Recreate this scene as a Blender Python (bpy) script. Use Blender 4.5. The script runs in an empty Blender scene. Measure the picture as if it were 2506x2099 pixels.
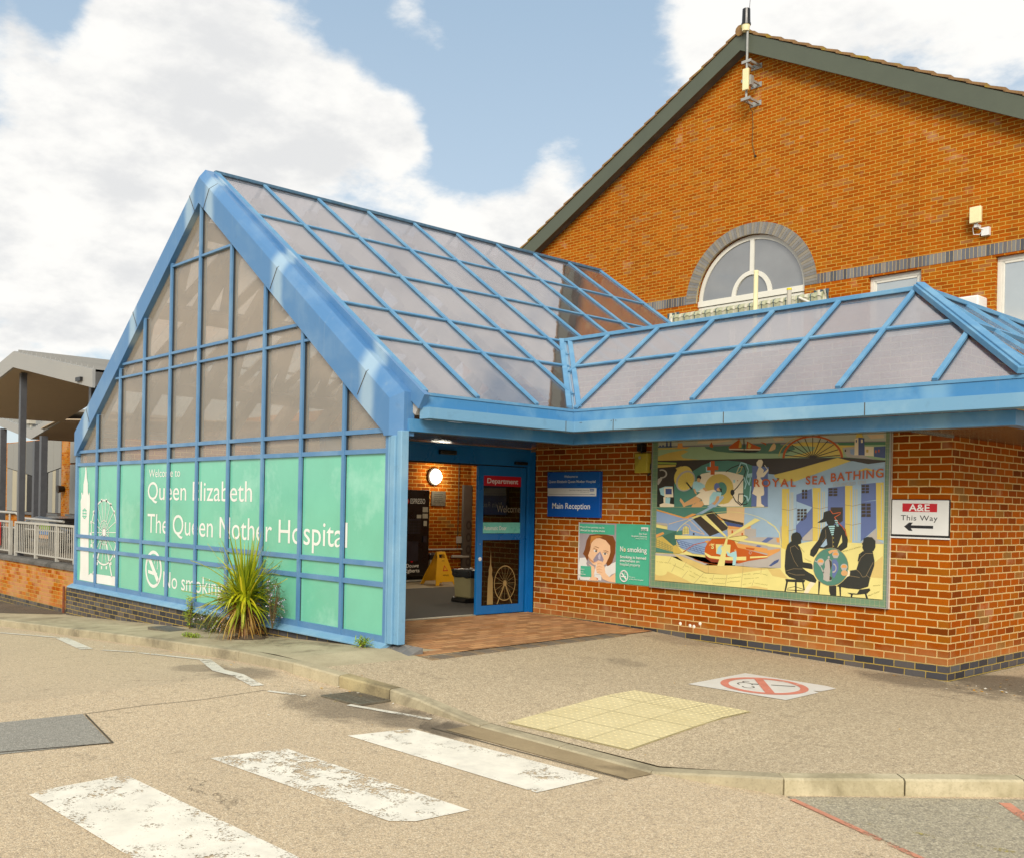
import bpy, bmesh, math, random
from mathutils import Vector, Matrix, noise
from mathutils.geometry import delaunay_2d_cdt
R = math.radians
random.seed(7)
C = bpy.context.scene.collection
S = bpy.context.scene

# ------------------------------------------------------------------ camera
cam_d = bpy.data.cameras.new('camera'); cam = bpy.data.objects.new('camera', cam_d); C.objects.link(cam)
cam_d.sensor_fit = 'HORIZONTAL'; cam_d.sensor_width = 36.0
cam_d.lens = 35.757; cam_d.shift_y = 0.0789
cam_d.clip_start = 0.1; cam_d.clip_end = 3000
rx = Vector((0.67784054, 0.73492917, 0.02028121)); dn = Vector((0.01606306, 0.01277503, -0.99978937)); fw = Vector((-0.73503346, 0.67802354, -0.00314578))
m = Matrix((rx, -dn, -fw)).transposed().to_4x4(); m.translation = Vector((4.498, -10.122, 1.506))
cam.matrix_world = m; S.camera = cam
S.render.resolution_x = 1024; S.render.resolution_y = 857

# ------------------------------------------------------------------ light and sky
SUN_EL, SUN_AZ = R(30), R(138)      # azimuth measured clockwise from +Y
S.view_settings.view_transform = 'Standard'; S.view_settings.look = 'None'
S.view_settings.exposure = 1.1; S.view_settings.gamma = 1.0
sun_d = bpy.data.lights.new('sun', 'SUN'); sun_d.energy = 2.0; sun_d.angle = R(26); sun_d.color = (1.0, 0.92, 0.80)
sun = bpy.data.objects.new('sun', sun_d); C.objects.link(sun)
sd = Vector((math.sin(SUN_AZ)*math.cos(SUN_EL), math.cos(SUN_AZ)*math.cos(SUN_EL), math.sin(SUN_EL)))
sun.rotation_euler = sd.to_track_quat('Z', 'Y').to_euler()

def hexc(h):
    h = h.lstrip('#'); v = [int(h[i:i+2], 16)/255 for i in (0, 2, 4)]
    return tuple(c/12.92 if c <= .04045 else ((c+.055)/1.055)**2.4 for c in v) + (1.0,)

class NT:
    """small node-tree helper"""
    def __init__(s, tree): s.t = tree; s.n = tree.nodes; s.l = tree.links
    def new(s, ty, **kw):
        n = s.n.new(ty)
        for k, v in kw.items(): setattr(n, k, v)
        return n
    def link(s, a, b): s.l.new(a, b)
    def setin(s, sock, v):
        if isinstance(v, bpy.types.NodeSocket): s.l.new(v, sock)
        else:
            if hasattr(sock.default_value, '__len__') and not hasattr(v, '__len__'): v = [v]*len(sock.default_value)
            sock.default_value = v
    def math(s, op, a, b=0.0, c=0.0, clamp=False):
        n = s.new('ShaderNodeMath', operation=op); n.use_clamp = clamp
        s.setin(n.inputs[0], a); s.setin(n.inputs[1], b)
        if len(n.inputs) > 2: s.setin(n.inputs[2], c)
        return n.outputs[0]
    def vmath(s, op, a, b=(0, 0, 0)):
        n = s.new('ShaderNodeVectorMath', operation=op); s.setin(n.inputs[0], a)
        if op == 'SCALE': s.setin(n.inputs['Scale'], b)
        else: s.setin(n.inputs[1], b)
        return n.outputs['Value'] if op in ('DOT_PRODUCT', 'LENGTH', 'DISTANCE') else n.outputs[0]
    def mix(s, f, a, b, mode='MIX'):
        n = s.new('ShaderNodeMix', data_type='RGBA', blend_type=mode)
        s.setin(n.inputs[0], f); s.setin(n.inputs[6], a); s.setin(n.inputs[7], b); return n.outputs[2]
    def noise(s, vec, scale, detail=3, rough=.55, dist=0.0, dim='3D'):
        n = s.new('ShaderNodeTexNoise', noise_dimensions=dim)
        if vec is not None: s.link(vec, n.inputs['Vector'])
        n.inputs['Scale'].default_value = scale; n.inputs['Detail'].default_value = detail
        n.inputs['Roughness'].default_value = rough; n.inputs['Distortion'].default_value = dist
        return n.outputs['Fac']
    def ramp(s, f, stops, interp='LINEAR'):
        n = s.new('ShaderNodeValToRGB'); cr = n.color_ramp; cr.interpolation = interp
        while len(cr.elements) < len(stops): cr.elements.new(1)
        for e, (p, c) in zip(cr.elements, stops):
            e.position = p; e.color = c if hasattr(c, '__len__') else (c, c, c, 1)
        s.setin(n.inputs[0], f); return n.outputs[0]
    def mrange(s, v, a, b, c=0.0, d=1.0, smooth=False):
        n = s.new('ShaderNodeMapRange'); n.clamp = True
        if smooth: n.interpolation_type = 'SMOOTHSTEP'
        s.setin(n.inputs['Value'], v)
        for k, x in zip(('From Min', 'From Max', 'To Min', 'To Max'), (a, b, c, d)): n.inputs[k].default_value = x
        return n.outputs[0]
    def sep(s, v):
        n = s.new('ShaderNodeSeparateXYZ'); s.link(v, n.inputs[0]); return n.outputs
    def comb(s, x=0.0, y=0.0, z=0.0):
        n = s.new('ShaderNodeCombineXYZ')
        for i, v in enumerate((x, y, z)): s.setin(n.inputs[i], v)
        return n.outputs[0]
    def bump(s, h, strength=.3, dist=.01, normal=None):
        n = s.new('ShaderNodeBump'); n.inputs['Strength'].default_value = strength; n.inputs['Distance'].default_value = dist
        s.setin(n.inputs['Height'], h)
        if normal is not None: s.link(normal, n.inputs['Normal'])
        return n.outputs[0]

world = bpy.data.worlds.new('World'); S.world = world; world.use_nodes = True
w = NT(world.node_tree); w.n.clear()
wout = w.new('ShaderNodeOutputWorld'); bg = w.new('ShaderNodeBackground'); w.link(bg.outputs[0], wout.inputs[0])
skyt = w.new('ShaderNodeTexSky', sky_type='NISHITA'); skyt.sun_disc = False
skyt.sun_elevation = SUN_EL; skyt.sun_rotation = SUN_AZ; skyt.air_density = 1.0; skyt.dust_density = 1.5; skyt.ozone_density = 1.0
tc = w.new('ShaderNodeTexCoord'); dirv = w.vmath('NORMALIZE', tc.outputs['Generated'])
sx = w.sep(dirv)
# cloud layer: direction projected on a high plane so clouds flatten to the horizon
zc = w.math('MAXIMUM', sx[2], 0.0); den = w.math('ADD', zc, 0.38)
cp = w.comb(w.math('DIVIDE', sx[0], den), w.math('DIVIDE', sx[1], den), w.math('MULTIPLY', sx[2], 1.6))
n1 = w.noise(cp, 2.6, 10, .56, .0); n2 = w.noise(cp, 8.0, 8, .62, .0)
BLOBS = [((-.56,.40,.72),.50,.62), ((.2,-.4,.9),.6,.4),
         ((-.862,.355,.372),.10,.42), ((-.835,.405,.37),.085,.46), ((-.80,.468,.35),.075,.44), ((-.776,.523,.35),.085,.46), ((-.758,.556,.341),.055,.42), ((-.90,.32,.28),.15,.42), ((-.862,.412,.31),.11,.36), ((-.83,.47,.30),.07,.3),
         ((-.935,.313,.18),.17,.40), ((-.885,.41,.20),.10,.30), ((-.775,.575,.262),.08,.34), ((-.745,.61,.262),.06,.34), ((-.703,.663,.262),.07,.42), ((-.655,.71,.245),.06,.34),
         ((-.53,.74,.42),.09,.44), ((-.45,.79,.415),.14,.46), ((-.30,.87,.38),.16,.42), ((-.735,.54,.43),.045,.30), ((-.715,.567,.41),.025,.30), ((-.667,.672,.32),.05,.30),
         ((-.880,.290,.405),.035,-.45), ((-.70,.60,.40),.11,-.42), ((-.76,.50,.43),.05,-.30), ((-.62,.70,.35),.09,-.25), ((-.895,.385,.232),.04,-.16), ((-.715,.61,.33),.06,-.25)]
dens = w.math('ADD', w.math('MULTIPLY', w.math('SUBTRACT', n1, .5), 1.7), .5)
for d, r, wt in BLOBS:
    dist = w.vmath('DISTANCE', dirv, d)
    dens = w.math('ADD', dens, w.math('MULTIPLY', w.mrange(dist, r*1.15, r*.1, 0, 1, True), wt*.85))
dens = w.math('ADD', dens, w.math('MULTIPLY', w.math('SUBTRACT', n2, .5), .75))
# outside the part of the sky the photograph shows: broken cloud everywhere
back = w.mrange(w.vmath('DOT_PRODUCT', dirv, (-.70, .62, .32)), .80, .55, 0.0, .22, True)
dens = w.math('ADD', dens, back)
mask = w.mrange(dens, .56, .84, 0, 1, True)
shade = w.mrange(w.math('ADD', w.noise(cp, 6.5, 9, .58, .0), w.math('MULTIPLY', w.math('SUBTRACT', dens, .8), -.12)), .30, .56, 0, 1, True)
ccol = w.mix(shade, (.375, .378, .380, 1), (.475, .470, .455, 1))
skyc = w.vmath('SCALE', skyt.outputs[0], .07)
skyc = w.mix(.75, skyc, w.mix(w.mrange(sx[2], 0.0, .45), (.35, .395, .42, 1), (.205, .275, .345, 1)))
low = w.mrange(sx[2], -.02, .02)
col = w.mix(mask, skyc, ccol)
col = w.mix(low, (.20, .18, .15, 1), col)
w.link(col, bg.inputs['Color']); bg.inputs['Strength'].default_value = 1.0

world_col_strength = 1.0
# ------------------------------------------------------------------ materials
MATS = {}
def mat(name):
    m = bpy.data.materials.new(name); m.use_nodes = True; t = NT(m.node_tree)
    b = m.node_tree.nodes['Principled BSDF']; MATS[name] = m; return m, t, b
def pos(t): return t.new('ShaderNodeNewGeometry').outputs['Position']
def simple(name, col, rough=.5, metal=0.0, var=.12, scale=6.0, bump=0.0, spec=.5, dirt=None, bscale=None):
    m, t, b = mat(name); c = hexc(col) if isinstance(col, str) else col
    p = pos(t); n = t.noise(p, scale, 5, .6)
    d = tuple(v*(1-var) for v in c[:3])+(1,); l = tuple(min(1, v*(1+var)) for v in c[:3])+(1,)
    colr = t.ramp(n, [(.3, d), (.7, l)])
    if dirt:
        n2 = t.noise(p, dirt[1], 6, .65); colr = t.mix(t.mrange(n2, dirt[2], dirt[2]+.14), colr, hexc(dirt[0]))
    t.link(colr, b.inputs['Base Color']); b.inputs['Metallic'].default_value = metal; b.inputs['Specular IOR Level'].default_value = spec
    t.link(t.mrange(n, .2, .8, max(0, rough-.08), min(1, rough+.08)), b.inputs['Roughness'])
    if bump: t.link(t.bump(t.noise(p, bscale or scale*8, 4), bump, .004), b.inputs['Normal'])
    return m

def brick(name, stops, mortar, bw=.225, bh=.075, joint=.010, uo=0.0, zo=0.0, stain=None, stain_amt=.25, bond=.5, soldier=False, rough=.85, chalk=None, flat=False):
    m, t, b = mat(name)
    g = t.new('ShaderNodeNewGeometry'); P = g.outputs['Position']; N = t.sep(g.outputs['Normal'])
    wob = t.new('ShaderNodeTexNoise'); t.link(P, wob.inputs['Vector']); wob.inputs['Scale'].default_value = 14; wob.inputs['Detail'].default_value = 3
    wv = t.vmath('SCALE', t.vmath('SUBTRACT', wob.outputs['Color'], (.5, .5, .5)), .011)
    Q = t.vmath('ADD', P, wv); s = t.sep(Q)
    isx = t.math('GREATER_THAN', t.math('ABSOLUTE', N[0]), .6)
    u = t.math('ADD', t.math('MULTIPLY', s[0], t.math('SUBTRACT', 1.0, isx)), t.math('MULTIPLY', t.math('ADD', s[1], .1125*bond), isx))
    u = t.math('ADD', u, uo+100*bw); z = t.math('ADD', s[2], zo+100*bh)
    if flat: u = t.math('ADD', s[1], 100*bw); z = t.math('ADD', s[0], 100*bh)
    rowf = t.math('DIVIDE', z, bh); row = t.math('FLOOR', rowf); zf = t.math('FRACT', rowf)
    sh = t.math('MULTIPLY', t.math('MODULO', row, 2.0), bond)
    uu = t.math('ADD', t.math('DIVIDE', u, bw), sh); cell = t.math('FLOOR', uu); uf = t.math('FRACT', uu)
    du = t.math('MULTIPLY', t.math('MINIMUM', uf, t.math('SUBTRACT', 1.0, uf)), bw)
    dz = t.math('MULTIPLY', t.math('MINIMUM', zf, t.math('SUBTRACT', 1.0, zf)), bh)
    d = t.math('MINIMUM', du, dz)
    face = t.mrange(d, joint*.5-.0012, joint*.5+.0016, 0, 1, True)
    wn = t.new('ShaderNodeTexWhiteNoise', noise_dimensions='3D'); t.link(t.comb(cell, row, isx), wn.inputs['Vector'])
    rnd = wn.outputs['Value']; rs = t.sep(wn.outputs['Color'])
    big = t.noise(P, .55, 4, .6)
    col = t.ramp(t.math('ADD', rnd, t.math('MULTIPLY', t.math('SUBTRACT', big, .5), .35)), stops)
    fine = t.noise(P, 42, 4, .65)
    col = t.mix(t.mrange(fine, .25, .75, .0, .40), col, t.mix(.5, col, (.02, .012, .008, 1)))
    col = t.mix(t.math('MULTIPLY', t.mrange(rs[1], .0, 1.0, -.12, .25), 1.0), col, (.8, .5, .3, 1), 'SOFT_LIGHT')
    if chalk:
        ch = t.math('MULTIPLY', t.mrange(t.math('ADD', t.noise(P, chalk[1], 5, .6), t.math('MULTIPLY', rs[2], .16)), chalk[2], chalk[2]+.12), chalk[3])
        col = t.mix(ch, col, hexc(chalk[0]))
    mc = t.mix(t.mrange(t.noise(P, 9, 4), .3, .7), hexc(mortar), tuple(v*.78 for v in hexc(mortar)[:3])+(1,))
    col = t.mix(face, mc, col)
    s0 = t.sep(P); stk = t.noise(t.comb(t.math('MULTIPLY', s0[0], 2.6), t.math('MULTIPLY', s0[1], 2.6), t.math('MULTIPLY', s0[2], .22)), 1.0, 6, .65)
    col = t.mix(t.mrange(stk, .52, .74, 0, .30), col, t.mix(.6, col, hexc('#3a2a18')))
    if stain:   # splash-back dirt near the foot of the wall
        st = t.math('MULTIPLY', t.mrange(t.math('ADD', t.sep(P)[2], t.math('MULTIPLY', t.noise(P, 3.5, 4), .45)), stain[1], stain[2], 1, 0), stain_amt)
        col = t.mix(st, col, hexc(stain[0]))
    t.link(col, b.inputs['Base Color']); b.inputs['Roughness'].default_value = rough; b.inputs['Specular IOR Level'].default_value = .06
    h = t.math('ADD', t.math('MULTIPLY', face, 1.0), t.math('MULTIPLY', fine, .25))
    t.link(t.bump(h, .55, .006), b.inputs['Normal'])
    return m

OR = [(.0, hexc('#713504')), (.14, hexc('#8c4203')), (.5, hexc('#994a03')), (.8, hexc('#a25204')), (.97, hexc('#95560b')), (1.0, hexc('#88602f'))]
brick('brick_near', OR, '#d0b27a', joint=.012, chalk=('#b08a68', 1.6, .70, .45), stain=('#ab8658', .10, .42), stain_amt=.62)
brick('brick_far', [(.0, hexc('#8e4605')), (.3, hexc('#9b4e06')), (.6, hexc('#a35508')), (.9, hexc('#a05c10')), (1.0, hexc('#946036'))], '#c09c48', bw=.234, bh=.072, joint=.0115, chalk=('#ad8a6a', 1.6, .72, .5))
brick('brick_left', [(.02, hexc('#944708')), (.4, hexc('#ad5f0c')), (.8, hexc('#b66c12')), (.97, hexc('#9c7038'))], '#bd9a4a', chalk=('#b98d68', 1.2, .55, .6), stain=('#b58d62', -.5, .0), stain_amt=.5)
brick('brick_lobby', OR, '#c9a050')
brick('brick_plinth', [(.05, hexc('#37383c')), (.5, hexc('#4a4a4e')), (.95, hexc('#5d5a58'))], '#a8904c', rough=.5, stain=('#8a7a5c', -.62, -.30), stain_amt=.45)
brick('brick_soldier', [(.05, hexc('#4f5258')), (.5, hexc('#6a6d74')), (.95, hexc('#80807e'))], '#b9a476', bw=.076, bh=2.0, joint=.010, zo=1.0, bond=0.0, rough=.6)
brick('brick_paver', [(.05, hexc('#9a7450')), (.5, hexc('#b28660')), (.95, hexc('#c4986c'))], '#8d6c4c', bw=.21, bh=.105, rough=.8, flat=True)

def paint(name, base, fade, amt=.5, seams=None, rough=.38, along=0, dirt=True, scale=1.4):
    m, t, b = mat(name); p = pos(t); s = t.sep(p)
    n = t.noise(p, scale, 5, .6, .4); f = t.math('MULTIPLY', t.mrange(n, .42, .68, 0, 1, True), amt)
    col = hexc(base)
    fv = f
    if seams:
        for q in seams:
            dd = t.math('ABSOLUTE', t.math('SUBTRACT', s[along], q))
            fv = t.math('MAXIMUM', fv, t.math('MULTIPLY', t.mrange(t.math('ADD', dd, t.math('MULTIPLY', n, .12)), .10, .26, 1, 0, True), .62))
    c = t.mix(fv, col, hexc(fade))
    c = t.mix(t.mrange(t.noise(p, 9, 4), .62, .8, 0, .18), c, hexc('#3c4a50'))
    if dirt:
        st = t.noise(t.comb(t.math('MULTIPLY', s[0], 14), t.math('MULTIPLY', s[1], 14), t.math('MULTIPLY', s[2], 1.2)), 1.0, 4, .6)
        c = t.mix(t.mrange(st, .6, .8, 0, .2), c, hexc('#8fa0a6'))
    t.link(c, b.inputs['Base Color']); b.inputs['Roughness'].default_value = rough
    t.link(t.mrange(n, .3, .7, rough-.08, rough+.12), b.inputs['Roughness'])
    t.link(t.bump(t.noise(p, 2.2, 2), .06, .02), b.inputs['Normal'])
    return m
paint('blue_frame', '#4c779f', '#7698b4', .45)
paint('blue_cap', '#46739f', '#a2b8c2', .15, seams=[-8.86, -6.94, -4.93, -9.48, -11.43, -13.36])
paint('blue_roof', '#4f83a8', '#7ba3b8', .4, scale=3.0, rough=.6)
paint('blue_fascia', '#3d7aa8', '#7ba4bb', .5, seams=[-3.3, -1.56, .31])
paint('blue_gutter', '#6894b2', '#8aabbd', .6)
paint('blue_door', '#0b5f9f', '#1c74b4', .4, rough=.3, dirt=False)

def glass(name, diff, tint, kd, kr, rough=.02, wave=.0, gcol=(.96, .97, 1, 1)):
    m, t, b = mat(name); out = t.n['Material Output']; p = pos(t)
    n = t.noise(p, 1.6, 4)
    D = t.new('ShaderNodeBsdfDiffuse'); t.link(t.mix(t.mrange(n, .3, .7), hexc(diff), tuple(v*.85 for v in hexc(diff)[:3])+(1,)), D.inputs['Color'])
    T = t.new('ShaderNodeBsdfTransparent'); T.inputs['Color'].default_value = hexc(tint)
    G = t.new('ShaderNodeBsdfGlossy'); G.inputs['Roughness'].default_value = rough; G.inputs['Color'].default_value = gcol
    if wave: t.link(t.bump(t.noise(t.vmath('MULTIPLY', p, (1, 1, 1)), 3.2, 1, .4), wave, .02), G.inputs['Normal'])
    a = t.new('ShaderNodeMixShader'); a.inputs[0].default_value = kd; t.link(T.outputs[0], a.inputs[1]); t.link(D.outputs[0], a.inputs[2])
    lw = t.new('ShaderNodeLayerWeight'); lw.inputs['Blend'].default_value = .28
    fr = t.math('ADD', kr, t.math('MULTIPLY', t.math('POWER', lw.outputs['Facing'], 5.0), 1-kr), clamp=True)
    c = t.new('ShaderNodeMixShader'); t.link(fr, c.inputs[0]); t.link(a.outputs[0], c.inputs[1]); t.link(G.outputs[0], c.inputs[2])
    t.link(c.outputs[0], out.inputs['Surface']); return m
glass('roof_glass', '#cfcccb', '#f1efef', .07, .36, wave=.05, gcol=(.86, .84, .86, 1))
glass('front_glass', '#dccfba', '#f6f0e6', .19, .09)
glass('window_glass', '#86898a', '#7d8486', .80, .12); glass('cloud_reflection_glass', '#b4b8b2', '#9a9e9c', .80, .30)  # second, paler glass has reflected cloud put into its colour
glass('door_glass', '#1c2a22', '#6c7a70', .12, .06)
simple('mint_vinyl', '#6ab399', .12, var=.07, scale=1.2, spec=.6, dirt=('#86c0aa', .9, .55))
simple('white_vinyl', '#d6d6cf', .35, var=.05)
simple('tape', '#e2ddd0', .6)

def asphalt(name, stops, scale=150, stain='#4a4238', stamt=.5, blotch=1.0, patches=None, rough=.92):
    m, t, b = mat(name); p = pos(t)
    v = t.new('ShaderNodeTexVoronoi', feature='F1'); t.link(p, v.inputs['Vector']); v.inputs['Scale'].default_value = scale; v.inputs['Randomness'].default_value = 1
    cs = t.sep(v.outputs['Color'])
    chip = t.ramp(cs[0], stops)
    v2 = t.new('ShaderNodeTexVoronoi', feature='F1'); t.link(p, v2.inputs['Vector']); v2.inputs['Scale'].default_value = scale*.45
    chip = t.mix(.35, chip, t.ramp(t.sep(v2.outputs['Color'])[1], stops))
    gap = t.mrange(v.outputs['Distance'], .35, .75, 0, 1)
    col = t.mix(t.math('MULTIPLY', gap, .42), chip, hexc('#746a58'))
    n = t.noise(p, .55, 6, .62, .3); col = t.mix(t.mrange(n, .45, .75, 0, .22*blotch), col, hexc('#9c8e78'))
    n3 = t.noise(p, 4.5, 5, .7); col = t.mix(t.mrange(n3, .60, .72, 0, .30*blotch), col, hexc(stain))
    n4 = t.noise(p, 1.7, 6, .68, .6)
    if patches:
        s = t.sep(p)
        for (px_, py_, r, k) in patches:
            dd = t.vmath('LENGTH', t.comb(t.math('SUBTRACT', s[0], px_), t.math('MULTIPLY', t.math('SUBTRACT', s[1], py_), 1.6), 0.0))
            a = t.mrange(t.math('ADD', t.math('DIVIDE', dd, r), t.math('MULTIPLY', t.math('SUBTRACT', n4, .5), 2.0)), .55, 1.15, k, 0, True)
            col = t.mix(a, col, hexc(stain))
    # hairline cracks
    vc = t.new('ShaderNodeTexVoronoi', feature='DISTANCE_TO_EDGE'); vc.inputs['Scale'].default_value = .55
    t.link(t.vmath('ADD', p, t.vmath('SCALE', t.vmath('SUBTRACT', t.comb(t.noise(p, 2.5, 5, .7), t.noise(p, 3.1, 5, .7), 0.0), (.5, .5, 0)), .9)), vc.inputs['Vector'])
    cr = t.math('MULTIPLY', t.mrange(vc.outputs['Distance'], .001, .006, 1, 0), t.mrange(n, .50, .60, 0, .6)); col = t.mix(cr, col, hexc('#3b342a'))
    t.link(col, b.inputs['Base Color']); b.inputs['Roughness'].default_value = rough; b.inputs['Specular IOR Level'].default_value = .2
    t.link(t.bump(t.math('SUBTRACT', t.math('SUBTRACT', 1.0, v.outputs['Distance']), cr), .5, .006), b.inputs['Normal'])
    return m
TAN = [(.0, hexc('#8c7f70')), (.2, hexc('#b8a588')), (.5, hexc('#c6b192')), (.75, hexc('#d1bb98')), (.95, hexc('#e0d0b2'))]
asphalt('road_asphalt', TAN, 125, patches=[(-2.9, -5.12, .8, .55), (-4.6, -5.3, .5, .5), (-5.4, -5.35, .4, .4), (-1.75, -4.95, .35, .7), (-2.2, -5.0, .45, .5)])
asphalt('pave_asphalt', [(.0, hexc('#887b66')), (.25, hexc('#ad9c80')), (.55, hexc('#baa88a')), (.8, hexc('#c8b594')), (.97, hexc('#dccdae'))], 105, patches=[(0.9, .4, 1.3, .72), (-.2, -.25, .6, .55), (-3.2, -.2, .5, .25), (-2.6, -1.9, .3, .25)])
asphalt('grey_asphalt', [(.0, hexc('#79746a')), (.4, hexc('#9c957f')), (.7, hexc('#aba28a')), (.97, hexc('#c6bca2'))], 105)
asphalt('patch_asphalt', [(.0, hexc('#73736c')), (.4, hexc('#8a8880')), (.7, hexc('#95938a')), (.97, hexc('#b4b0a4'))], 170, blotch=.4)
asphalt('tarmac_dark', [(.0, hexc('#403a34')), (.5, hexc('#544b41')), (.97, hexc('#776b5a'))], 120)
def concrete(name, a, bb, stain, scale=2.0, thr=.52, amt=.7):
    m, t, b = mat(name); p = pos(t)
    col = t.mix(t.mrange(t.noise(p, scale, 6, .65), .35, .65), hexc(a), hexc(bb))
    col = t.mix(t.math('MULTIPLY', t.mrange(t.noise(p, 1.1, 6, .7, .5), thr, thr+.16), amt), col, hexc(stain))
    col = t.mix(t.mrange(t.noise(p, 60, 3), .5, .8, 0, .35), col, hexc(stain))
    t.link(col, b.inputs['Base Color']); b.inputs['Roughness'].default_value = .9; b.inputs['Specular IOR Level'].default_value = .2
    t.link(t.bump(t.noise(p, 70, 5, .6), .35, .004), b.inputs['Normal']); return m
concrete('apron_concrete', '#b5aa8c', '#a09579', '#6a604a')
concrete('kerb_concrete', '#b0a588', '#988e74', '#5a5142', 3.0, .52, .6); concrete('kerb_stained', '#a99b74', '#8c7f60', '#50473a', 3.0, .46, .75)
concrete('kerb_pale', '#bdb294', '#a09678', '#6d634a', 3.0, .52, .6)
concrete('slab_strip', '#a08e6e', '#8f7e60', '#6c5f48')
concrete('coping', '#6c6964', '#56544f', '#3f3d38')
concrete('tile_roof', '#8e6a40', '#775636', '#8c7420', 6.0, .50, .8)
concrete('lead_flat', '#6c6b66', '#5b5a55', '#45443f')
def worn(name, col, thr, soft=.05, scale=7.0, rough=.7, gaps=None):
    m, t, b = mat(name); out = t.n['Material Output']; p = pos(t)
    n = t.math('ADD', t.math('ADD', t.math('MULTIPLY', t.noise(p, scale, 10, .8, .3), .45), t.math('MULTIPLY', t.noise(p, scale*.28, 4, .6), .30)), t.math('MULTIPLY', t.noise(p, 60, 5, .7), .25))
    f = t.mrange(n, thr, thr+soft)
    t.link(t.mix(t.mrange(t.noise(p, 5, 6, .65), .4, .7), hexc(col), tuple(v*.80 for v in hexc(col)[:3])+(1,)), b.inputs['Base Color']); b.inputs['Roughness'].default_value = rough
    t.link(t.bump(t.noise(p, 150, 3), .3, .003), b.inputs['Normal'])
    tr = t.new('ShaderNodeBsdfTransparent'); mx = t.new('ShaderNodeMixShader'); t.link(f, mx.inputs[0]); t.link(tr.outputs[0], mx.inputs[1]); t.link(b.outputs[0], mx.inputs[2])
    t.link(mx.outputs[0], out.inputs['Surface']); return m
worn('road_paint', '#e2dccb', .43, .03); worn('road_paint_worn', '#e2dccb', .458, .03); worn('line_paint', '#d3cdbc', .43, .05); worn('red_paint', '#c48468', .455, .06); worn('damp_stain', '#75684e', .50, .22, 5.0, .6); worn('yellow_paint', '#a89a55', .555, .05)
def tactile():
    m, t, b = mat('tactile_slab'); p = pos(t)
    col = t.mix(t.mrange(t.noise(p, 3, 6, .7), .35, .7), hexc('#c9bc90'), hexc('#bbad80')); col = t.mix(t.mrange(t.noise(p, 11, 5, .7), .60, .75, 0, .3), col, hexc('#a08f5c'))
    t.link(col, b.inputs['Base Color']); b.inputs['Roughness'].default_value = .9; t.link(t.bump(t.noise(p, 120, 4), .3, .003), b.inputs['Normal'])
tactile()
simple('joint_sand', '#b9ab7c', .9); simple('dark_joint', '#4a4232', .9); simple('barge', '#4b5143', .5, var=.06, scale=2); simple('white_frame', '#cfcdc2', .35, var=.04, dirt=('#a59d84', 2.5, .66))
simple('cream_plastic', '#d9d0a2', .45, var=.05); simple('black_plastic', '#191817', .35, var=.2); simple('galv', '#9a9b96', .45, .3, var=.12); simple('galv_rail', '#a9a69c', .5, .1, var=.1)
simple('steel_col', '#505256', .45, .2, var=.1); simple('canopy_grey', '#93928d', .5, .1, var=.05, scale=1.5); simple('canopy_dark', '#55534f', .5); simple('soffit_brown', '#a3927a', .8, var=.05)
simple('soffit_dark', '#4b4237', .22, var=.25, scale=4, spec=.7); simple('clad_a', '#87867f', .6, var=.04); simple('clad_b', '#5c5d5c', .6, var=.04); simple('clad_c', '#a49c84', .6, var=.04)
simple('dark_void', '#171412', .6); simple('carpet', '#4d4a45', .95, var=.2, scale=60, bump=.3); simple('vinyl_floor', '#9b8d74', .5); simple('alu_strip', '#b9b39d', .4, .4)
simple('machine_black', '#121113', .3, var=.15); simple('dim_panel', '#24222c', .4); simple('sign_white', '#d3d3d0', .35, var=.03); simple('nhs_blue', '#04499a', .35, var=.05); simple('sign_blue_deep', '#0a52a0', .3, var=.05); simple('sign_red', '#b4061a', .35, var=.04)
simple('black_ink', '#16161a', .4); simple('white_ink', '#dcdcd8', .4, var=.03); simple('dull_ink', '#6d6f78', .5); simple('mint_sign', '#4aa889', .4, var=.04); simple('aqua_strip', '#6cc2b4', .3); simple('teal_text', '#3b8f76', .5)
simple('sign_bright_red', '#c0261a', .4); simple('yellow_sign', '#cf9a10', .4, var=.05); simple('bin_cream', '#958a66', .5, var=.08); simple('bin_bag', '#2b2c30', .3, var=.3); simple('bin_white', '#a9a496', .5); simple('banner_grey', '#55504a', .6); simple('banner_dark', '#3a3430', .6)
simple('plaque', '#7a7768', .3, .5); simple('interior_white', '#a9a59c', .7, var=.05); simple('interior_beam', '#a39f99', .6, var=.05); simple('rust', '#6e3a20', .8, var=.3, scale=20); simple('yellow_box', '#a99a30', .5, var=.1, dirt=('#8a7a26', 5, .5))
simple('soil', '#4a3c28', .95, var=.4, scale=30, bump=.8); simple('bark', '#5a3a1c', .95, var=.4, scale=30, bump=.8); simple('fibre', '#8a5a1e', .95, var=.4, scale=40); simple('stem', '#5b4a2c', .9)
simple('gable_tile', '#7c5f3c', .9, var=.25, scale=9, bump=.4, dirt=('#8a7316', 3.0, .55)); simple('iron', '#6a6354', .6, .3, var=.25, scale=30); simple('awning_cloth', '#a3a588', .8, var=.1, scale=14, dirt=('#7d8568', 3, .58)); simple('awning_white', '#b9b6a2', .7)
simple('car_black', '#0e0e10', .2); simple('hi_vis', '#8fb03a', .5); simple('car_blue', '#2e6fb0', .4); simple('moss', '#9a8a10', .9, var=.3, scale=40)
simple('lobby_ceiling', '#77736b', .7)
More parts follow.
